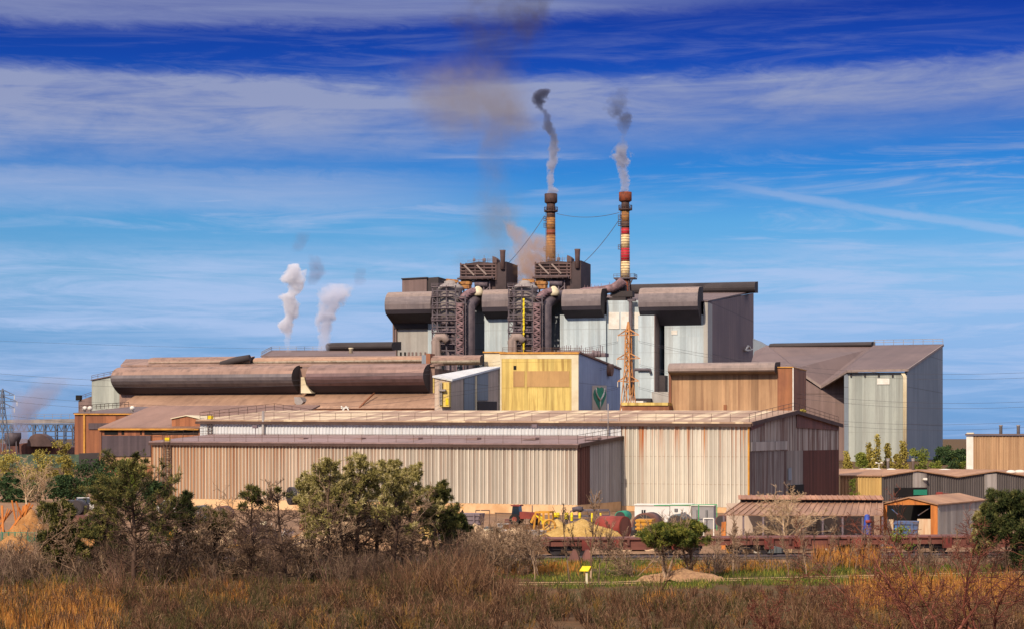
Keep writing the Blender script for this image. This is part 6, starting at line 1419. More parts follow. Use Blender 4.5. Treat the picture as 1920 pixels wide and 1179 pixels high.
def link(name, me, parent=None, loc=None):
    o = bpy.data.objects.new(name, me); col.objects.link(o)
    if parent is not None: o.parent = parent
    if loc is not None: o.location = loc
    return o
def seg_arrays(segs, rng, tlo=.1, thi=.9, sides=3):
    A = np.array([s[0] for s in segs]); B = np.array([s[1] for s in segs]); ra = np.array([s[2] for s in segs])[:, None]; rb = np.array([s[3] for s in segs])[:, None]
    D = B-A; D /= np.maximum(np.linalg.norm(D, axis=1, keepdims=True), 1e-9)
    ref = np.where(np.abs(D[:, 2:3]) > .9, np.array([[1.0, 0, 0]]), np.array([[0, 0, 1.0]])); U = np.cross(D, ref); U /= np.linalg.norm(U, axis=1, keepdims=True); W = np.cross(D, U)
    n = len(segs); V = np.zeros((n, 2*sides, 3))
    for j in range(sides):
        a = 2*math.pi*j/sides; off = U*math.cos(a)+W*math.sin(a); V[:, j] = A+off*ra; V[:, sides+j] = B+off*rb
    base = (np.arange(n)*2*sides)[:, None]; F_ = []
    for j in range(sides):
        k = (j+1) % sides; F_.append(np.concatenate([base+j, base+k, base+sides+k, base+sides+j], 1))
    t = np.repeat(rng.uniform(tlo, thi, n), 2*sides)
    return V.reshape(-1, 3), np.concatenate(F_), t
def unit(v): return v/max(1e-9, np.linalg.norm(v))
def side_dir(rng, d, ang):
    r = rng.normal(size=3); r -= d*r.dot(d); r = unit(r); return unit(d*math.cos(ang)+r*math.sin(ang))
def grow(rng, segs, p, d, L, r, lvl, maxl, cfg, tips=None):
    n = cfg['n'][min(lvl, len(cfg['n'])-1)]; cur, rc = p, r
    for i in range(n):
        d = unit(d+rng.normal(size=3)*cfg['wig']*(1+.5*lvl)+np.array([0, 0, cfg['up']])*(1 if lvl else .3))
        q = cur+d*L/n*rng.uniform(.85, 1.15); r1 = max(cfg['rmin'], r*(1-(1-cfg['tap'])*(i+1)/n)); segs.append((cur, q, rc, r1))
        if lvl < maxl and (i+1)/n > cfg['start'][min(lvl, len(cfg['start'])-1)]:
            for c in range(rng.poisson(cfg['kids'][min(lvl, len(cfg['kids'])-1)])):
                t = rng.uniform(.2, 1); pc = cur+(q-cur)*t
                grow(rng, segs, pc, side_dir(rng, d, rng.uniform(*cfg['ang'])), L*cfg['rat']*rng.uniform(.6, 1.15)*(1-.45*i/n), rc*cfg['rr'], lvl+1, maxl, cfg, tips)
        cur, rc = q, r1
    if tips is not None and lvl >= 1: tips.append((cur, d))
def tufts(P, D, size, K, width, rng, tint):
    """K narrow blades fanning from each point"""
    n = len(P); P = np.repeat(P, K, 0); D = np.repeat(D, K, 0); t = np.repeat(tint, K)
    dr = D*.55+rng.normal(size=(n*K, 3))*.62; dr /= np.linalg.norm(dr, axis=1, keepdims=True); s = size*rng.uniform(.6, 1.25, (n*K, 1))
    pr = np.cross(dr, rng.normal(size=(n*K, 3))); pr /= np.maximum(np.linalg.norm(pr, axis=1, keepdims=True), 1e-9)
    V = np.stack([P-pr*width*.5*s/size, P+dr*s*.6+pr*width*.6*s/size, P+dr*s, P+dr*s*.5-pr*width*.7*s/size], 1).reshape(-1, 3)
    F_ = (np.arange(n*K)*4)[:, None]+np.array([[0, 1, 2, 3]])
    tt = np.clip(np.repeat(t+rng.normal(0, .13, n*K), 4), 0, 1)
    return V, F_, tt
def pine(px, base, top, half_px, label, seed, fol_lo=.3, mat='pine', dens=1.0, lean=0.0, group=None, umbrella=False, bare_low=True, tsize=.3, name='pine_tree', d=None, fork=False, skirt=1.0):
    rng = np.random.default_rng(seed); d = d or GD(base); k = d/F; H = Zp(top, d); R = half_px*k; o = Vector((X(px, d), d, 0))
    t = thing(name, label, 'pine tree', o, group)
    segs = []; tips = []; p = np.zeros(3); dv = np.array([lean, 0, 1.0]); n = 9; tr = []
    r0 = .028*H*(1.1 if umbrella else .8); stems = [(dv, 1.0)]
    if fork: stems = [(np.array([-.25, .05, 1.0]), .96), (np.array([.28, -.05, 1.0]), 1.0), (np.array([.02, .2, 1.0]), .9)]
    P_, D_, T_ = [], [], []
    for dv, hs in stems:
        cur = p.copy(); dd = unit(dv)
        Hs = H*hs*(.90 if umbrella else .97)
        for i in range(n):
            dd = unit(dd+rng.normal(size=3)*np.array([.07, .07, 0])+np.array([0, 0, .12])); q = cur+dd*Hs/n; a, b = r0*(1-i/n)**.8+.015, r0*(1-(i+1)/n)**.8+.012
            segs.append((cur, q, a, b)); h0 = (i+.5)/n
            m = rng.poisson(7.0 if not umbrella else (7.0 if h0 > .52 else .8))
            if h0 < .12: m = 0
            for c in range(m):
                hh = h0+rng.uniform(-.5, .5)/n; az = rng.uniform(0, 2*math.pi); st = cur+(q-cur)*rng.uniform(0, 1)
                if umbrella: L = R*(.5+.6*rng.random())*(1-.25*abs(hh-.8)); el = rng.uniform(.35, .95)
                else:
                    prof = (math.sin(math.pi*min(1, max(.02, (1-hh)*.78+.06)))**.8); L = R*prof*rng.uniform(.55, 1.12)*(skirt if hh < fol_lo else 1); el = rng.uniform(-.1, .55)+.5*max(0, hh-.5)
                bd = np.array([math.cos(az)*math.cos(el), math.sin(az)*math.cos(el), math.sin(el)])
                live = hh > fol_lo+rng.normal(0, .08); cu = st; rb = max(.012, r0*.28*(1-hh*.6)); ns = 4
                for j in range(ns):
                    bd = unit(bd+rng.normal(size=3)*.16+np.array([0, 0, .07])); nx = cu+bd*L/ns; ra = rb*(1-j/ns)+.008; segs.append((cu, nx, ra, rb*(1-(j+1)/ns)+.007))
                    for s in range(4 if j else 2):
                        sd = side_dir(rng, bd, rng.uniform(.5, 1.1)); sd = unit(sd+np.array([0, 0, .25])); l2 = L*rng.uniform(.16, .36)*(1.15-.15*j); b0 = cu+(nx-cu)*rng.random(); b1 = b0+sd*l2; segs.append((b0, b1, .014, .009))
                        if not live:
                            for w in range(2): s2 = side_dir(rng, sd, .7); segs.append((b0+(b1-b0)*rng.uniform(.3, .9), b0+(b1-b0)*.8+s2*l2*.6, .010, .007))
                        if live and (j >= 1):
                            cnt = int(round(rng.uniform(1.2, 3.2)*dens)); tb = rng.uniform(.15, .75)+.15*(sd[2] > .3)
                            for w in range(cnt): P_.append(b0+(b1-b0)*rng.uniform(.35, 1.05)); D_.append(unit(sd+np.array([0, 0, .35]))); T_.append(tb+rng.normal(0, .1))
                    cu = nx
                if live:
                    tb = rng.uniform(.2, .85)
                    for w in range(int(round(3*dens))): P_.append(cu-bd*rng.uniform(0, .3)*L/ns); D_.append(unit(bd+np.array([0, 0, .4]))); T_.append(tb+rng.normal(0, .1))
            cur = q
        tb = .6
        for w in range(int(6*dens)): P_.append(cur+rng.normal(size=3)*.12); D_.append(np.array([0, 0, 1.0])); T_.append(tb)
    V, F_, tt = seg_arrays(segs, rng); link('trunk', np_mesh('trunk', V, [F_], tt, V_['bark'] if not umbrella else V_['twig']), t)
    if P_:
        P_ = np.array(P_)
        if umbrella:
            rad = np.hypot(P_[:, 0], P_[:, 1])/R; P_[:, 2] = np.minimum(P_[:, 2], H*(1.0-.22*rad**2)); kp = P_[:, 2] > H*(.70-.10*rad+rng.normal(0, .03, len(P_))); P_ = P_[kp]; D_ = np.array(D_)[kp]; T_ = np.array(T_)[kp]
        V, F_, tt = tufts(P_, np.array(D_), tsize, 12, tsize*.12, rng, np.array(T_)); link('crown', np_mesh('crown', V, [F_], tt, V_[mat]), t)
    return t
CF_TREE = dict(n=[6, 4, 3, 3], wig=.13, up=.10, tap=.25, rmin=.013, start=[.3, .15, .1], kids=[2.3, 1.8, 1.5], ang=(.45, .95), rat=.52, rr=.55)
CF_SAP = dict(n=[8, 4, 3], wig=.07, up=.15, tap=.2, rmin=.016, start=[.25, .1], kids=[3.2, 1.8], ang=(.35, .8), rat=.36, rr=.55)
CF_BUSH = dict(n=[5, 4, 3], wig=.16, up=.06, tap=.25, rmin=.013, start=[.1, .1, .1], kids=[2.2, 2.0, 1.6], ang=(.35, .85), rat=.55, rr=.6)
CF_FG = dict(n=[7, 5, 4, 3], wig=.2, up=.06, tap=.3, rmin=.008, start=[.2, .15, .1], kids=[1.25, 1.5, 1.5], ang=(.4, 1.0), rat=.55, rr=.55)
def bare_proto(H, seed, cfg, maxl, stems=1, r=.05, spread=.35, mat='twig', wide=1.0):
    rng = np.random.default_rng(seed); main, fine = [], []
    for s in range(stems):
        segs = []; a = rng.uniform(0, 6.28); d = unit(np.array([math.cos(a)*spread*(stems > 1 or .2), math.sin(a)*spread*(stems > 1 or .2), 1.0]))
        grow(rng, segs, np.array([math.cos(a), math.sin(a), 0])*.08*(stems-1)**.5, d, H*rng.uniform(.8, 1.0), r*rng.uniform(.7, 1), 0, maxl, cfg)
        for i, s_ in enumerate(segs): (main if s_[2] > .018 else fine).append(s_)
    mx = max(max(s[1][2] for s in main+fine), .1); sc_ = H/mx
    out = []
    for L in (main, fine):
        if not L: out.append(None); continue
        L = [(a*np.array([sc_*wide, sc_*wide, sc_]), b*np.array([sc_*wide, sc_*wide, sc_]), ra, rb) for a, b, ra, rb in L]
        V, F_, tt = seg_arrays(L, rng); out.append((V, F_, tt))
    return [np_mesh(nm, *( (o[0], [o[1]], o[2]) ), V_[mat]) if o else None for nm, o in zip(('trunk', 'branches'), out)]
def bare(px, base, top, label, proto=None, seed=1, cfg=CF_TREE, maxl=3, stems=1, r=.06, mat='twig', group=None, name='bare_tree', cat='bare tree', d=None, spread=.35, wide=1.0):
    d = d or GD(base); H = Zp(top, d); o = Vector((X(px, d), d, 0)); t = thing(name, label, cat, o, group)
    if proto is None: ms = bare_proto(H, seed, cfg, maxl, stems, r, spread, mat, wide); s = 1.0
    else: ms, h0 = proto; s = H/h0
    for nm, me in zip(('trunk', 'branches'), ms):
        if me: ob = link(nm, me, t)
    if proto is not None: t.scale = (s, s, s); t.rotation_euler = (0, 0, seed*1.7)
    return t
def leafy(px, base, top, half_px, label, seed, mat='leaf_dk', d=None, n=900, size=.34, shape='round', cat='tree', name='leafy_tree', group=None, lo=.12):
    rng = np.random.default_rng(seed); d = d or GD(base); k = d/F; H = Zp(top, d); R = half_px*k; o = Vector((X(px, d), d, 0)); t = thing(name, label, cat, o, group)
    segs = []; P_, D_, T_ = [], [], []
    L = 14 if shape == 'round' else 20
    grow(rng, segs, np.zeros(3), np.array([0, 0, 1.0]), H*.8, .03*H*.6+.02, 0, 1, dict(n=[5, 3], wig=.08, up=.15, tap=.2, rmin=.01, start=[.25], kids=[2.5], ang=(.4, .9), rat=.45, rr=.5))
    for c in range(L):
        h = rng.uniform(lo, .92); w = (math.sin(math.pi*min(1, max(0.05, (1-h)*.85+.08)))**.7 if shape == 'round' else (1.05-h)**.8*.9)
        a = rng.uniform(0, 6.28); rr = R*w*rng.uniform(.25, .85); cc = np.array([math.cos(a)*rr, math.sin(a)*rr, h*H]); cr = R*rng.uniform(.28, .5)*(1 if shape == 'round' else .7)
        m = n//L; v = rng.normal(size=(m, 3)); v /= np.linalg.norm(v, axis=1, keepdims=True); rad = cr*rng.uniform(.45, 1.05, (m, 1)); sq = np.array([1, 1, .75 if shape == 'round' else 1.9])
        q = cc+v*rad*sq; q[:, 2] = np.clip(q[:, 2], .05, H); P_.append(q); D_.append(v*.7+np.array([0, 0, .3])); T_.append(np.full(m, rng.uniform(.25, .75)))
    q = np.concatenate(P_); V, F_, tt = tufts(q, np.concatenate(D_), size, 4, size*.45, rng, np.concatenate(T_))
    Vs, Fs, ts = seg_arrays(segs, rng); link('trunk', np_mesh('trunk', Vs, [Fs], ts, V_['bark']), t); link('crown', np_mesh('crown', V, [F_], tt, V_[mat]), t)
    return t

# pines
pine(250, 1104, 856, 112, 'largest left pine, dark trunk with long bare lower branches and a thin green top', 11, .48, 'pine', 1.25, tsize=.25, skirt=1.15)
pine(105, 1084, 948, 58, 'bushy young pine at the far left in front of the orange sand', 12, .12, 'pine', 1.25, tsize=.3)
pine(190, 1076, 982, 42, 'small dark pine between the bushy pine and the largest left pine', 13, .2, 'pine_dk', 1.1)
pine(328, 1092, 930, 52, 'dark pine to the right of the largest left pine, leaning crown', 14, .45, 'pine_dk', 1.0, .06)
pine(205, 1092, 905, 55, 'slender dark pine close behind the largest left pine', 15, .4, 'pine', .9)
mid = [(582, 1084, 893, 50, 'leftmost pine of the middle clump, low olive crown', 'pine_lt'), (622, 1090, 866, 60, 'pine with a broad olive crown, second from the left in the middle clump', 'pine_lt'), (664, 1086, 853, 58, 'tallest olive pine of the middle clump', 'pine_lt'),
       (706, 1080, 866, 48, 'grey olive pine right of the tallest one in the middle clump', 'pine_lt'), (738, 1096, 872, 40, 'slim pine with a long straight dark trunk in the middle clump', 'pine_lt'), (778, 1074, 874, 48, 'olive pine with a pointed top, third from the right in the middle clump', 'pine_lt'),
       (648, 1078, 880, 46, 'olive pine close behind the tallest one in the middle clump', 'pine_lt'), (756, 1082, 884, 44, 'olive pine filling the gap right of the slim dark trunk', 'pine_lt'), (806, 1068, 908, 46, 'fresh green pine near the right end of the middle clump', 'pine'), (836, 1062, 930, 36, 'small dark pine at the right end of the middle clump', 'pine_dk')]
for i, (px, b, tp, hw, lb, m) in enumerate(mid): pine(px, b, tp, hw*1.22, lb, 30+i, .5 if i < 8 else .32, m, lean=0.0, group='pines of the middle clump', tsize=.24, skirt=1.2, dens=1.15)
pine(858, 1056, 968, 36, 'low dark green pine just right of the middle clump', 41, .2, 'pine_dk', 1.2)
pine(468, 1098, 912, 44, 'thin half bare pine with a sparse green tip, left of the middle clump', 42, .8, 'pine', .5, skirt=1.2)
pine(535, 1106, 902, 40, 'dead looking pine with a straight dark trunk, left of the middle clump', 43, .93, 'pine', .25, skirt=1.2)
pine(400, 1090, 960, 46, 'bare lower pine among the thickets under the left end of the shed', 44, .8, 'pine', .4, skirt=1.2)
pine(1248, 1090, 984, 56, 'left umbrella pine of the pair, flat green crown on a forked trunk', 50, .5, 'umb', 1.0, group='umbrella pines', umbrella=True, tsize=.28, fork=True)
pine(1294, 1087, 979, 44, 'right umbrella pine of the pair, denser crown and darker trunk', 51, .5, 'umb', 1.0, group='umbrella pines', umbrella=True, tsize=.28, fork=True)
pine(1888, 1080, 926, 72, 'big dark pine at the right edge beside the orange shed', 52, .3, 'pine_dk', 1.7, tsize=.32)
pine(1845, 1060, 952, 26, 'yellow green young pine left of the big right pine', 53, .2, 'pine_lt', 1.1)
# leafy trees behind
leafy(35, 0, 884, 52, 'dark evergreen bush at the left edge behind the pale bare trees', 61, d=262, n=1500)
leafy(182, 0, 862, 42, 'dark evergreen tree below the rusty annexes', 62, d=280, n=1500)
leafy(130, 0, 893, 40, 'low dark bush between the pale bare trees and the dark evergreen', 63, d=258, n=1200)
leafy(118, 0, 822, 26, 'tall yellow green tree in front of the rusty annex corner', 64, 'leaf_yl', 330, 900)
leafy(238, 0, 853, 34, 'fresh green tree behind the largest left pine', 65, 'leaf_gr', 290, 900)
leafy(290, 0, 900, 22, 'dark bush at the left end of the long shed', 66, d=240, n=600)
leafy(70, 0, 838, 40, 'brown green bush under the conveyor bridge', 67, 'leaf_yl', 340, 700); leafy(10, 0, 845, 30, 'olive bush at the left edge under the conveyor bridge', 68, 'leaf_yl', 330, 600)
rt = [(1588, 846, 14, 'slim', 'leaf_yl', 'slim yellowish tree at the left foot of the pale grey tower'), (1617, 848, 17, 'round', 'leaf_gr', 'fresh green tree left of the tall yellow poplar'), (1645, 815, 15, 'slim', 'leaf_yl', 'tallest yellow poplar in front of the pale grey tower'), (1630, 828, 12, 'slim', 'leaf_yl', 'yellow poplar just left of the tallest one'),
      (1664, 832, 14, 'slim', 'leaf_yl', 'yellow poplar just right of the tallest one'), (1694, 828, 15, 'slim', 'leaf_yl', 'yellow poplar in front of the cream downpipes'), (1724, 838, 25, 'round', 'leaf_gr', 'round green tree in front of the dark tower side'), (1782, 846, 19, 'round', 'leaf_dk', 'round dark evergreen against the sky gap'),
      (1757, 865, 15, 'round', 'leaf_gr', 'low green bush left of the dark evergreen'), (1797, 858, 16, 'round', 'leaf_gr', 'low green bush beside the white corner strip'), (1680, 850, 14, 'round', 'leaf_yl', 'low yellowish bush between the poplars')]
for i, (px, tp, hw, sh, m, lb) in enumerate(rt): leafy(px, 0, tp, hw, lb, 70+i, m, 430+i*3, 620, .42, sh, group='trees in front of the grey tower', name='poplar_tree' if sh == 'slim' else 'leafy_tree')
leafy(1772, 0, 836, 26, 'far dark tree in the gap between the tall hall and the edge building', 95, d=620, n=900, size=.8)
leafy(1805, 0, 842, 22, 'far dark tree just left of the white corner strip', 96, d=640, n=700, size=.8)
leafy(1505, 0, 757, 11, 'lone yellow green treetop showing above the tall hall roof', 90, 'leaf_yl', 340, 700, .4, lo=.6)
leafy(1690, 0, 975, 22, 'young tree with sparse green leaves in front of the blue skip', 91, 'leaf_gr', 118, 260, .12, lo=.3)
leafy(1600, 0, 897, 12, 'thin green bush at the corner of the gable sheds', 92, 'leaf_gr', 262, 200, .2)
# pale bare trees on the left
bare(50, 0, 852, 'pale bare tree with a thick forked trunk above the left sand pile', None, 3, CF_TREE, 3, 1, .13, 'twig_pale', d=226, wide=1.25)
bare(78, 0, 858, 'pale bare tree with thin twin stems beside the forked one', None, 5, CF_TREE, 3, 2, .09, 'twig_pale', d=228, wide=1.3)
bare(1483, 0, 902, 'pale bare tree spreading above the open shed roof', None, 8, CF_TREE, 3, 3, .08, 'twig_pale', d=146, wide=1.35, spread=.5)
bare(1400, 0, 985, 'grey bare bush in front of the open shed, left half', None, 18, CF_BUSH, 3, 6, .03, 'twig', name='bare_bush', cat='bush', d=146, spread=.9)
# bare bushes and young trees in front of the yard
bb = [(893, 1066, 962, 7, 'broad grey bare bush in front of the pale sandy pile'), (930, 1074, 970, 6, 'grey bare bush with many stems right of the broad one'), (968, 1078, 975, 6, 'grey bare bush in front of the dark spoil heap'), (30, 1082, 985, 5, 'dark bare bush at the left edge under the sand piles'), (62, 1090, 1010, 5, 'dark bare bush left of the bushy young pine'),
      (432, 1092, 965, 5, 'reddish bare thicket left of the thin half bare pine'), (500, 1088, 960, 5, 'grey bare thicket between the two thin pines'), (558, 1092, 955, 5, 'grey bare thicket at the left foot of the middle clump'), (372, 1094, 985, 5, 'bare thicket right of the leaning dark pine'), (1190, 1082, 1000, 5, 'bare bush left of the umbrella pines'), (1340, 1080, 985, 4, 'bare bush right of the umbrella pines')]
for i, (px, b, tp, st, lb) in enumerate(bb): bare(px, b, tp, lb, None, 100+i, CF_BUSH, 2 if i > 2 else 3, st, .05, 'twig' if i % 3 else 'twig', name='bare_bush', cat='bush', spread=.8, wide=1.15)
for i, (px, b, tp, st, lb) in enumerate([(455, 1092, 900, 1, 'tall grey bare tree behind the thin half bare pine'), (512, 1094, 895, 1, 'tall grey bare tree between the two thin pines'), (556, 1090, 915, 2, 'grey bare tree at the left edge of the middle clump'), (362, 1096, 945, 2, 'grey bare tree right of the leaning dark pine'), (288, 1100, 930, 2, 'dark grey bare tree just right of the largest left pine'), (420, 1080, 940, 2, 'grey bare tree over the rusty coil'), (640, 1088, 880, 2, 'pale twiggy bare tree inside the middle clump, left half'), (720, 1084, 885, 2, 'pale twiggy bare tree inside the middle clump, centre'), (765, 1080, 890, 2, 'pale twiggy bare tree inside the middle clump, right half'), (160, 1094, 960, 2, 'dark bare tree between the left pines'), (20, 1086, 935, 2, 'dark bare tree at the left edge before the sand'), (1012, 1082, 965, 2, 'small forked bare tree in front of the brown spoil heap')]):
    bare(px, b, tp, lb, None, 140+i, CF_TREE, 3, st, .07, 'twig', spread=.35, wide=1.15)
PR = [(bare_proto(5.0, 200+i, CF_SAP, 2, 1, .08, .2, 'twig_dk' if i % 2 else 'twig'), 5.0) for i in range(5)]
sp = [(1003, 1088, 972, 'young bare tree left of the dark spoil heap, leaning right'), (1068, 1090, 942, 'young bare tree with a dark trunk in front of the yellow sand'), (1108, 1084, 915, 'tallest thin bare tree, right of the yellow marker'), (1090, 1078, 960, 'thin bare tree just behind the yellow marker'), (1135, 1080, 968, 'thin bare tree in front of the red drum'), (1160, 1076, 985, 'thin bare tree over the left wagon'), (1122, 1092, 985, 'thin bare tree between the marker and the left wagon'),
      (925, 1086, 985, 'thin bare tree in front of the grey bare bushes'), (950, 1092, 1000, 'short bare tree in front of the dark spoil heap'), (1345, 1072, 985, 'first thin sapling right of the umbrella pines'), (1374, 1078, 945, 'tall pale sapling crossing the left end of the open shed'), (1398, 1070, 990, 'sapling in front of the wagon bogie'), (1424, 1066, 985, 'sapling in front of the red wagon box'), (1448, 1074, 980, 'sapling over the middle of the wagon'), (1478, 1080, 985, 'twin looking sapling below the pale bare tree'), (1512, 1086, 960, 'stout sapling with a dark trunk below the pale rocks'), (1532, 1066, 985, 'sapling left of the orange reeds'), (1556, 1070, 980, 'sapling at the left end of the orange reeds'),
      (1580, 1072, 970, 'tall sapling in the orange reeds'), (1592, 1070, 1000, 'short sapling in the orange reeds'), (1604, 1076, 990, 'leaning sapling in the orange reeds'), (1616, 1074, 985, 'dark sapling in the orange reeds'), (1630, 1070, 980, 'dark trunked sapling at the right end of the reeds'), (1645, 1068, 990, 'sapling below the blue booth'), (1662, 1072, 985, 'sapling below the left wall of the orange shed'), (1725, 1075, 990, 'sapling below the right wall of the orange shed'), (1770, 1074, 1000, 'sapling below the grey side of the orange shed'), (1800, 1070, 990, 'sapling between the orange shed and the right pine'), (1685, 1080, 1010, 'short sapling below the blue skip'), (1750, 1068, 1010, 'low sapling beside the last wagon')]
for i, (px, b, tp, lb) in enumerate(sp): bare(px, b, tp, lb, PR[i % 5], i, group='bare saplings along the track', name='bare_sapling', cat='sapling')
# big bare branches close to the camera on the right
bare(1757, 0, 905, 'near bare tree with dark red twigs and a crooked trunk, right foreground', None, 305, CF_FG, 3, 3, .085, 'twig_red', d=74, spread=.45, wide=1.1)
bare(1865, 0, 935, 'near bare tree with wide reddish branches at the right edge', None, 309, CF_FG, 3, 3, .08, 'twig_red', d=76, spread=.6, wide=1.2)
bare(1690, 0, 960, 'near thin bare tree with reddish twigs left of the crooked one', None, 312, CF_FG, 3, 2, .035, 'twig_red', d=77, spread=.4)
bare(1440, 0, 1095, 'near reddish bare shrub in the brush below the open shed', None, 315, CF_FG, 3, 3, .03, 'twig_red', d=82, spread=.5, name='bare_bush', cat='bush')

# ------------------------------------------------------------------ scrub, reeds and grass: masses nobody could count
def in_px(x, y): return 960+x*F/y
def fbm(x, y, s, seed): return np.array([mnoise.noise(Vector((a*s, b*s, seed)))*.65+mnoise.noise(Vector((a*s*2.7, b*s*2.7, seed+9)))*.35 for a, b in zip(x, y)])
def shrubs(name, label, cat, seed, x, y, hgt, tint_fn, mat, nst, ntw, wd0, wide=1.0):
    """one mesh of many twiggy shrubs: stems from the root, side twigs that fork off them"""
    rng = np.random.default_rng(seed); V_all, F4, T = [], [], []; off = 0
    for i in range(len(x)):
        h = hgt[i]; ns = int(rng.integers(*nst)); nt = int(rng.integers(*ntw))
        a = rng.uniform(0, 6.283, ns); sp_ = rng.uniform(.05, .75, ns)*wide
        b0 = np.stack([np.cos(a)*rng.uniform(0, .2, ns), np.sin(a)*rng.uniform(0, .2, ns), np.zeros(ns)], 1)
        d = np.stack([np.cos(a)*sp_, np.sin(a)*sp_, np.ones(ns)], 1)+rng.normal(size=(ns, 3))*.08; d /= np.linalg.norm(d, axis=1, keepdims=True); L = h*rng.uniform(.55, 1.08, ns)[:, None]
        d2 = d+rng.normal(size=(ns, 3))*.22+np.array([0, 0, .12]); d2 /= np.linalg.norm(d2, axis=1, keepdims=True)
        mid_ = b0+d*L*.5; tip = mid_+d2*L*.5
        par = rng.integers(0, ns, nt); f = rng.uniform(.15, .98, nt)[:, None]
        tb = np.where(f < .5, b0[par]+d[par]*L[par]*f, mid_[par]+d2[par]*L[par]*(f-.5)); td = d[par]+rng.normal(size=(nt, 3))*.55+np.array([0, 0, .1]); td /= np.linalg.norm(td, axis=1, keepdims=True); tl = h*rng.uniform(.14, .42, nt)[:, None]
        tm = tb+td*tl*.5; tt_ = tm+(td+rng.normal(size=(nt, 3))*.35+np.array([0, 0, .1]))*tl*.5
        B0 = np.concatenate([b0, tb]); M0 = np.concatenate([mid_, tm]); P0 = np.concatenate([tip, tt_]); D0 = np.concatenate([d, td]); m = ns+nt
        wd = np.concatenate([rng.uniform(1.0, 1.7, ns), rng.uniform(.55, 1.0, nt)])[:, None]*wd0
        pr = np.cross(D0, rng.normal(size=(m, 3))*np.array([.5, 1, .5])); pr /= np.maximum(np.linalg.norm(pr, axis=1, keepdims=True), 1e-6)
        W = np.stack([B0-pr*wd, B0+pr*wd, M0-pr*wd*.8, M0+pr*wd*.8, P0-pr*wd*.4, P0+pr*wd*.4], 1)+np.array([x[i], y[i], 0])
        V_all.append(W.reshape(-1, 3)); o = (off+np.arange(m)*6)[:, None]; F4.append(np.concatenate([o+np.array([[0, 1, 3, 2]]), o+np.array([[2, 3, 5, 4]])])); off += m*6
        T.append(np.repeat(np.clip(tint_fn(rng, i, m), 0, 1), 6))
    o = link(name, np_mesh(name, np.concatenate(V_all), [np.concatenate(F4)], np.concatenate(T), V_[mat])); tag(o, label, cat, None, 'stuff'); return o
def scrub():
    rng = np.random.default_rng(77); N = 2100
    y = np.sqrt(rng.uniform(83**2, 112.5**2, N)); x = rng.uniform(-.31, .31, N)*y
    px = in_px(x, y); n1 = fbm(x, y, .11, 1.5); n2 = fbm(x, y, .23, 5.1); row = 820+31500/y
    hgt = np.maximum(.4, .72+.75*np.clip(n1+.1, -.5, 1)+rng.uniform(-.25, .35, N))
    hump = np.exp(-((px-845)/120)**2)*(y > 100)*1.5+np.exp(-((px-215)/60)**2)*(y > 98)*.6; hgt = hgt+hump*rng.uniform(.6, 1.2, N)
    red = np.clip(.5+n2*1.8+hump*.5+.25*(px > 1250)-.2*((px > 380) & (px < 720)), 0, 1)
    keep = np.ones(N, bool); R = rng.random(N)
    keep &= ~((px > 1585) & (row < 1150) & (R < .55)); keep &= ~((px < 150) & (row > 1115) & (R < .25)); keep &= ~((px > 940) & (px < 1150) & (row < 1112) & (R < .9)); keep &= ~((px > 1180) & (row < 1104) & (R < .92)); keep &= ~((px < 340) & (row < 1122) & (R < .7))
    rl = np.where((px > 330) & (px < 920), 1094.0, 1119.0)+rng.normal(0, 5, N)
    keep &= row > rl
    keep &= ~((n2 < -.22) & (R < .5))
    x, y, hgt, red = x[keep], y[keep], hgt[keep], red[keep]; kind = rng.random(len(x))
    def tf(r, i, m):
        if kind[i] < .30+.6*red[i]: return r.normal(.24+.14*red[i], .13, m)
        if kind[i] < .93: return r.normal(.70, .07, m)
        return r.normal(.93, .08, m)
    shrubs('scrub', 'dry brown and olive twiggy scrub along the bottom of the photo', 'scrub', 78, x, y, hgt, tf, 'scrub', (10, 18), (46, 84), .0125)
scrub()
def brushwood():
    rng = np.random.default_rng(91); N = 620
    px = np.concatenate([rng.uniform(-30, 880, 430), rng.uniform(1320, 1930, 150), rng.uniform(860, 1000, 40)]); row = np.concatenate([rng.uniform(1062, 1104, 430), rng.uniform(1055, 1078, 150), rng.uniform(1062, 1085, 40)])
    y = 31500/(row-820); x = (px-960)*y/F; n1 = fbm(x, y, .16, 8.8)
    hgt = np.where(px < 900, 1.6+1.6*np.clip(n1+.15, -.4, .8)+rng.uniform(-.4, .5, N), .65+.8*np.clip(n1+.2, -.4, .8)+rng.uniform(-.2, .3, N)); hgt = np.maximum(.6, hgt)
    k = (n1 > -.3) | (rng.random(N) < .4); x, y, hgt, n1, px = x[k], y[k], hgt[k], n1[k], px[k]; kind = rng.random(len(x))
    def tf(r, i, m): return r.normal(.16 if kind[i] < .45 else (.34 if kind[i] < .8 else .64), .10, m)
    shrubs('brushwood', 'tangled bare brown brushwood between the pines and the track', 'brushwood', 92, x, y, hgt, tf, 'brush', (6, 11), (44, 76), .0125, 1.1)
V_['brush'] = veg_mat('brushwood_twigs', [(0, '2c221d'), (.25, '5a4638'), (.45, '86705c'), (.62, '6a4a44'), (.8, '5c5836'), (1, 'a08a6c')])
brushwood()
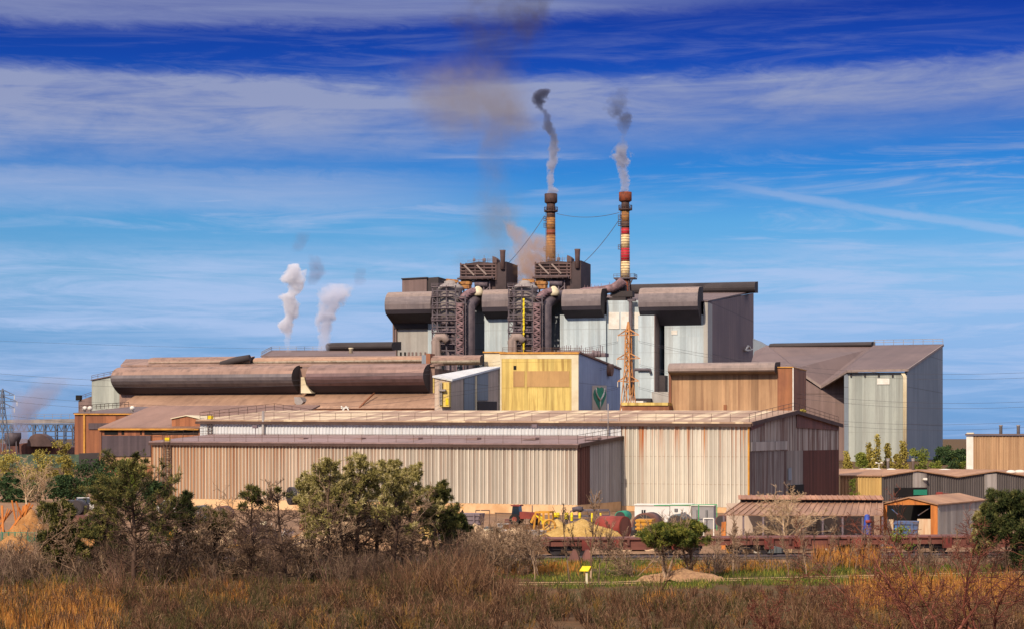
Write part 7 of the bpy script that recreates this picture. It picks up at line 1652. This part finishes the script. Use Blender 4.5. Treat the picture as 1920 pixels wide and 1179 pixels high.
def blades(name, label, cat, areas, mat, seed, hr, wd, dens, patch=.0, lean=.25):
    rng = np.random.default_rng(seed); V_all, T = [], []
    for (px0, px1, r0, r1, hs) in areas:
        d0, d1 = GD(r1), GD(r0); A = (px1-px0)/F*(d0+d1)/2*(d1-d0); n = int(A*dens); y = rng.uniform(d0, d1, n); px = rng.uniform(px0, px1, n); x = (px-960)*y/F
        if patch: f = fbm(x, y, .35, seed*1.3); ee = np.maximum((np.abs(px-(px0+px1)/2)/((px1-px0)/2))**2.5*(px1-px0 < 900), np.abs(y-(d0+d1)/2)/((d1-d0)/2)*.8); k = f > -patch+rng.normal(0, .10, n)+.75*(ee-.35); rw = 820+31500/y; k &= np.abs(rw-np.interp(px, [-80, 330, 900, 1150, 1300, 1600, 1760, 2000], [1112, 1100, 1095, 1093, 1088, 1081, 1077, 1072])) > (3.2+rng.normal(0, 1.2, n)); x, y = x[k], y[k]; n = len(x)
        h = rng.uniform(*hr, n)[:, None]*hs; b = np.stack([x, y, np.zeros(n)], 1); d = np.stack([rng.normal(0, lean, n), rng.normal(0, lean, n), np.ones(n)], 1); a = rng.uniform(0, 3.14, n); pr = np.stack([np.cos(a), np.sin(a), np.zeros(n)], 1)*wd*rng.uniform(.6, 1.4, n)[:, None]
        V_all.append(np.stack([b-pr, b+pr, b+d*h*.6+pr*.7, b+d*h+np.stack([rng.normal(0, .1, n), rng.normal(0, .1, n), np.zeros(n)], 1)*h, b+d*h*.6-pr*.7], 1).reshape(-1, 3)); T.append(np.repeat(np.clip(rng.normal(.5, .22, n)+.4*fbm(x, y, .5, 3.0+seed), 0, 1), 5))
    V = np.concatenate(V_all); F_ = (np.arange(len(V)//5)*5)[:, None]+np.array([[0, 1, 2, 3, 4]]); o = link(name, np_mesh(name, V, [F_], np.concatenate(T), V_[mat])); tag(o, label, cat, None, 'stuff')
blades('dry_reeds', 'dry orange reeds growing in patches between the scrub and the track', 'reeds', [(1520, 1650, 1040, 1072, 1.25), (1580, 1925, 1096, 1150, 1.2), (-60, 230, 1116, 1200, 1.0), (880, 1100, 1060, 1080, .6), (1330, 1540, 1058, 1076, .5), (-10, 120, 1035, 1062, .9), (380, 470, 1110, 1140, .9), (1200, 1300, 1124, 1146, .7), (1180, 1480, 1056, 1076, .45)], 'reed', 4, (.5, 1.1), .014, 30, .25, .12)
blades('verge_grass', 'green grass along the path and the foot of the track', 'grass', [(980, 1340, 1086, 1104, .8), (1320, 1925, 1058, 1082, 1.0), (1300, 1925, 1084, 1098, 1.0), (-20, 520, 1060, 1098, 1.0), (-20, 340, 1106, 1118, .8), (860, 1340, 1050, 1070, .9), (520, 900, 1062, 1100, .8), (880, 1300, 1070, 1090, .5)], 'grass', 6, (.10, .48), .013, 58, .32, .3)
# ------------------------------------------------------------------ smoke and steam (real volumes, filled by a noise-edged density round a bent centre line)
def plume(name, label, cat, px, d, r0, r1, path, width, dens, colr, nscale=.25, edge=.7, fade=((0, 1), (1, 1)), aniso=.2, seed=0.0, flat_=1.0, soft=.35, kind=None, holes=0.0, top=None):
    """path/width: lists of (fraction of the height, px); rows r0 (foot) to r1 (top); fade: density along the height"""
    k = d/F; z0, z1 = Zp(r0, d), Zp(r1, d); H = z1-z0; o = Vector((X(px, d), d, z0))
    cmax = max(1.0, max(abs(p) for _, p in path))*k*2.2; wmax = max(w for _, w in width)*k
    def at(tab, t):
        for (a, va), (b, vb) in zip(tab, tab[1:]):
            if t <= b: return va+(vb-va)*(t-a)/(b-a)
        return tab[-1][1]
    mb = MB(); n = 24; rings = 18
    for i in range(rings+1):
        t = i/rings; cx = at(path, t)*k; w = at(width, t)*k*2.3+.8
        for j in range(n): a = 2*math.pi*j/n; mb.v.append((o.x+cx+w*math.cos(a), o.y+w*flat_*math.sin(a), o.z+H*t))
    for i in range(rings):
        for j in range(n): q = (j+1) % n; mb.f.append([i*n+j, i*n+q, (i+1)*n+q, (i+1)*n+j]); mb.mi.append(0); mb.sm.append(False)
    mb.f.append(list(range(n))[::-1]); mb.mi.append(0); mb.sm.append(False); mb.f.append([rings*n+j for j in range(n)]); mb.mi.append(0); mb.sm.append(False)
    m = bpy.data.materials.new(name+'_volume'); m.use_nodes = True; nt = m.node_tree; nt.nodes.clear(); g = G(nt)
    pos = g.obj(); x, y, z = g.sep(pos); t = z/H
    cxn = g.curve(t, [(a, .5+p*k/cmax) for a, p in path]); wn = g.curve(t, [(a, min(1, w*k/wmax)) for a, w in width]); fd = g.curve(t, list(fade))
    dx = x-(cxn-.5)*cmax; r = g.m('SQRT', dx*dx+(y/flat_)*(y/flat_))/(wn*wmax)
    n1 = g.noise(g.vec(x*nscale+seed, y*nscale, z*nscale), 1.0, 6, .66, .5)-.5
    n2 = g.noise(g.vec(x*nscale*.42+seed, y*nscale*.42, z*nscale*.42), 1.0, 3, .5)-.5
    f = g.ss(1.0-r+n1*edge*6.5+n2*edge*6.5, 0.0, soft)
    dn = f*fd*dens
    if holes: dn = dn*g.ss(g.noise(g.vec(x*nscale*1.9+seed, y*nscale*1.9, z*nscale*1.5), 1.0, 6, .68, 1.2), .5-holes*.22, .5+holes*.16)
    v = g.node('ShaderNodeVolumePrincipled'); g.put(v.inputs['Color'], g.mix(g.ss(t, .25, .75), lin(colr), lin(top or colr))); v.inputs['Anisotropy'].default_value = aniso; g.put(v.inputs['Density'], dn)
    out = g.node('ShaderNodeOutputMaterial'); nt.links.new(v.outputs[0], out.inputs['Volume'])
    ob = mb.build(name, m, None, o); return tag(ob, label, cat, None, kind)
plume('smoke_plume', 'curling grey white smoke rising from the brown chimney', 'smoke', 1034, 1035, 363, 168, [(0, 0), (.2, 0), (.4, 4), (.55, 3), (.62, -7), (.75, -10), (.88, -22), (1, -12)], [(0, 8), (.25, 8), (.45, 11), (.55, 10), (.65, 10), (.8, 8), (.92, 13), (1, 9)], .55, 'd4d8e6', .36, .42, [(0, .8), (.35, 1), (.5, .8), (.65, .6), (.75, .5), (.9, .9), (1, .6)], seed=1, top='747890')
plume('smoke_plume', 'thin grey smoke rising from the red and cream chimney', 'smoke', 1173, 985, 360, 165, [(0, 0), (.2, -4), (.35, -9), (.5, -6), (.65, -4), (.8, -12), (1, -4)], [(0, 8), (.2, 8), (.38, 15), (.5, 8), (.65, 13), (.8, 20), (1, 12)], .5, 'd4d8e6', .36, .46, [(0, .8), (.2, 1), (.38, .7), (.5, .2), (.7, .28), (.8, .15), (1, .05)], seed=4, top='6c7084')
plume('steam_plume', 'dense white steam column, the left one beyond the barrel hoods', 'steam', 540, 845, 660, 495, [(0, 0), (.15, 0), (.3, -2), (.45, 5), (.6, 2), (.72, 14), (.9, 12), (1, 16)], [(0, 8), (.15, 10), (.4, 14), (.6, 17), (.7, 13), (.85, 18), (.95, 17), (1, 9)], .6, 'fafaff', .26, .40, [(0, .1), (.15, .25), (.3, .9), (.6, 1), (1, 1)], seed=7, soft=.25)
plume('steam_plume', 'ragged grey white steam, the right one beside the back hall', 'steam', 609, 850, 660, 532, [(0, 0), (.2, 2), (.5, 6), (.75, 14), (1, 30)], [(0, 8), (.3, 13), (.6, 18), (.8, 27), (1, 26)], .45, 'f0f2fc', .26, .42, [(0, .3), (.2, .5), (.5, 1), (.7, .7), (1, .2)], seed=9)
plume('steam_wisp', 'small dark wisp drifting right of the dense steam column', 'steam', 588, 860, 535, 478, [(0, -4), (.5, 2), (1, -4)], [(0, 8), (.5, 15), (1, 9)], .07, '9c96ac', .22, .5, [(0, .3), (.5, 1), (1, .4)], seed=3)
plume('steam_wisp', 'faint wisp high above the dense steam column', 'steam', 562, 860, 472, 436, [(0, -6), (1, 8)], [(0, 9), (1, 12)], .05, '9c98b0', .22, .5, [(0, .6), (.5, 1), (1, .3)], seed=13)
plume('steam_wisp', 'faint wisp in the sky right of the ragged steam', 'steam', 675, 860, 535, 503, [(0, -6), (1, 4)], [(0, 12), (1, 14)], .05, '9c98b0', .22, .5, [(0, .5), (.5, 1), (1, .3)], seed=17)
plume('steam_cloud', 'lilac grey steam drifting up behind the conveyor bridge at the far left', 'steam', 40, 850, 832, 706, [(0, 0), (.3, 4), (.55, 18), (.75, 34), (1, 62)], [(0, 26), (.3, 24), (.6, 42), (.8, 44), (1, 34)], .14, 'c4c0d0', .11, .42, [(0, 1), (.3, 1), (.6, .6), (.8, .3), (1, .12)], seed=21)
plume('smoke_cloud', 'tan smoke rolling up between the machine houses and the brown chimney', 'smoke', 980, 1030, 560, 390, [(0, 10), (.2, 5), (.45, 12), (.6, 5), (.8, -22), (1, -30)], [(0, 40), (.2, 46), (.45, 54), (.65, 44), (.85, 26), (1, 14)], .2, 'e4c098', .085, .40, [(0, 1), (.3, .8), (.5, .6), (.8, .5), (1, .15)], seed=25, soft=.6, holes=.8)
plume('smoke_haze', 'wide faint brown smoke column rising over the plant left of the brown chimney', 'smoke', 935, 1060, 545, 110, [(0, 0), (.25, -6), (.5, -4), (.75, -20), (1, -45)], [(0, 66), (.3, 76), (.6, 84), (.8, 110), (1, 110)], .044, 'aca098', .05, .46, [(0, .9), (.25, .75), (.5, .7), (.75, .9), (.9, .6), (1, .15)], seed=31, soft=1.3, holes=1.6)
plume('smoke_haze', 'broad grey brown smoke patch drifting left across the long cloud band', 'smoke', 850, 1090, 270, 95, [(0, 10), (.4, 0), (.7, -8), (1, 5)], [(0, 60), (.35, 90), (.7, 95), (1, 70)], .024, 'aca09a', .05, .46, [(0, .2), (.3, .8), (.6, 1), (1, .15)], seed=37, soft=1.3, holes=1.5)
plume('smoke_haze', 'dark brown smoke reaching the top edge of the photo', 'smoke', 915, 1120, 165, -90, [(0, -25), (.3, 10), (.6, 40), (1, 55)], [(0, 84), (.3, 96), (.6, 84), (1, 70)], .05, '6e6460', .045, .44, [(0, .1), (.25, .6), (.5, 1), (1, 1)], seed=43, soft=1.2, holes=1.4)
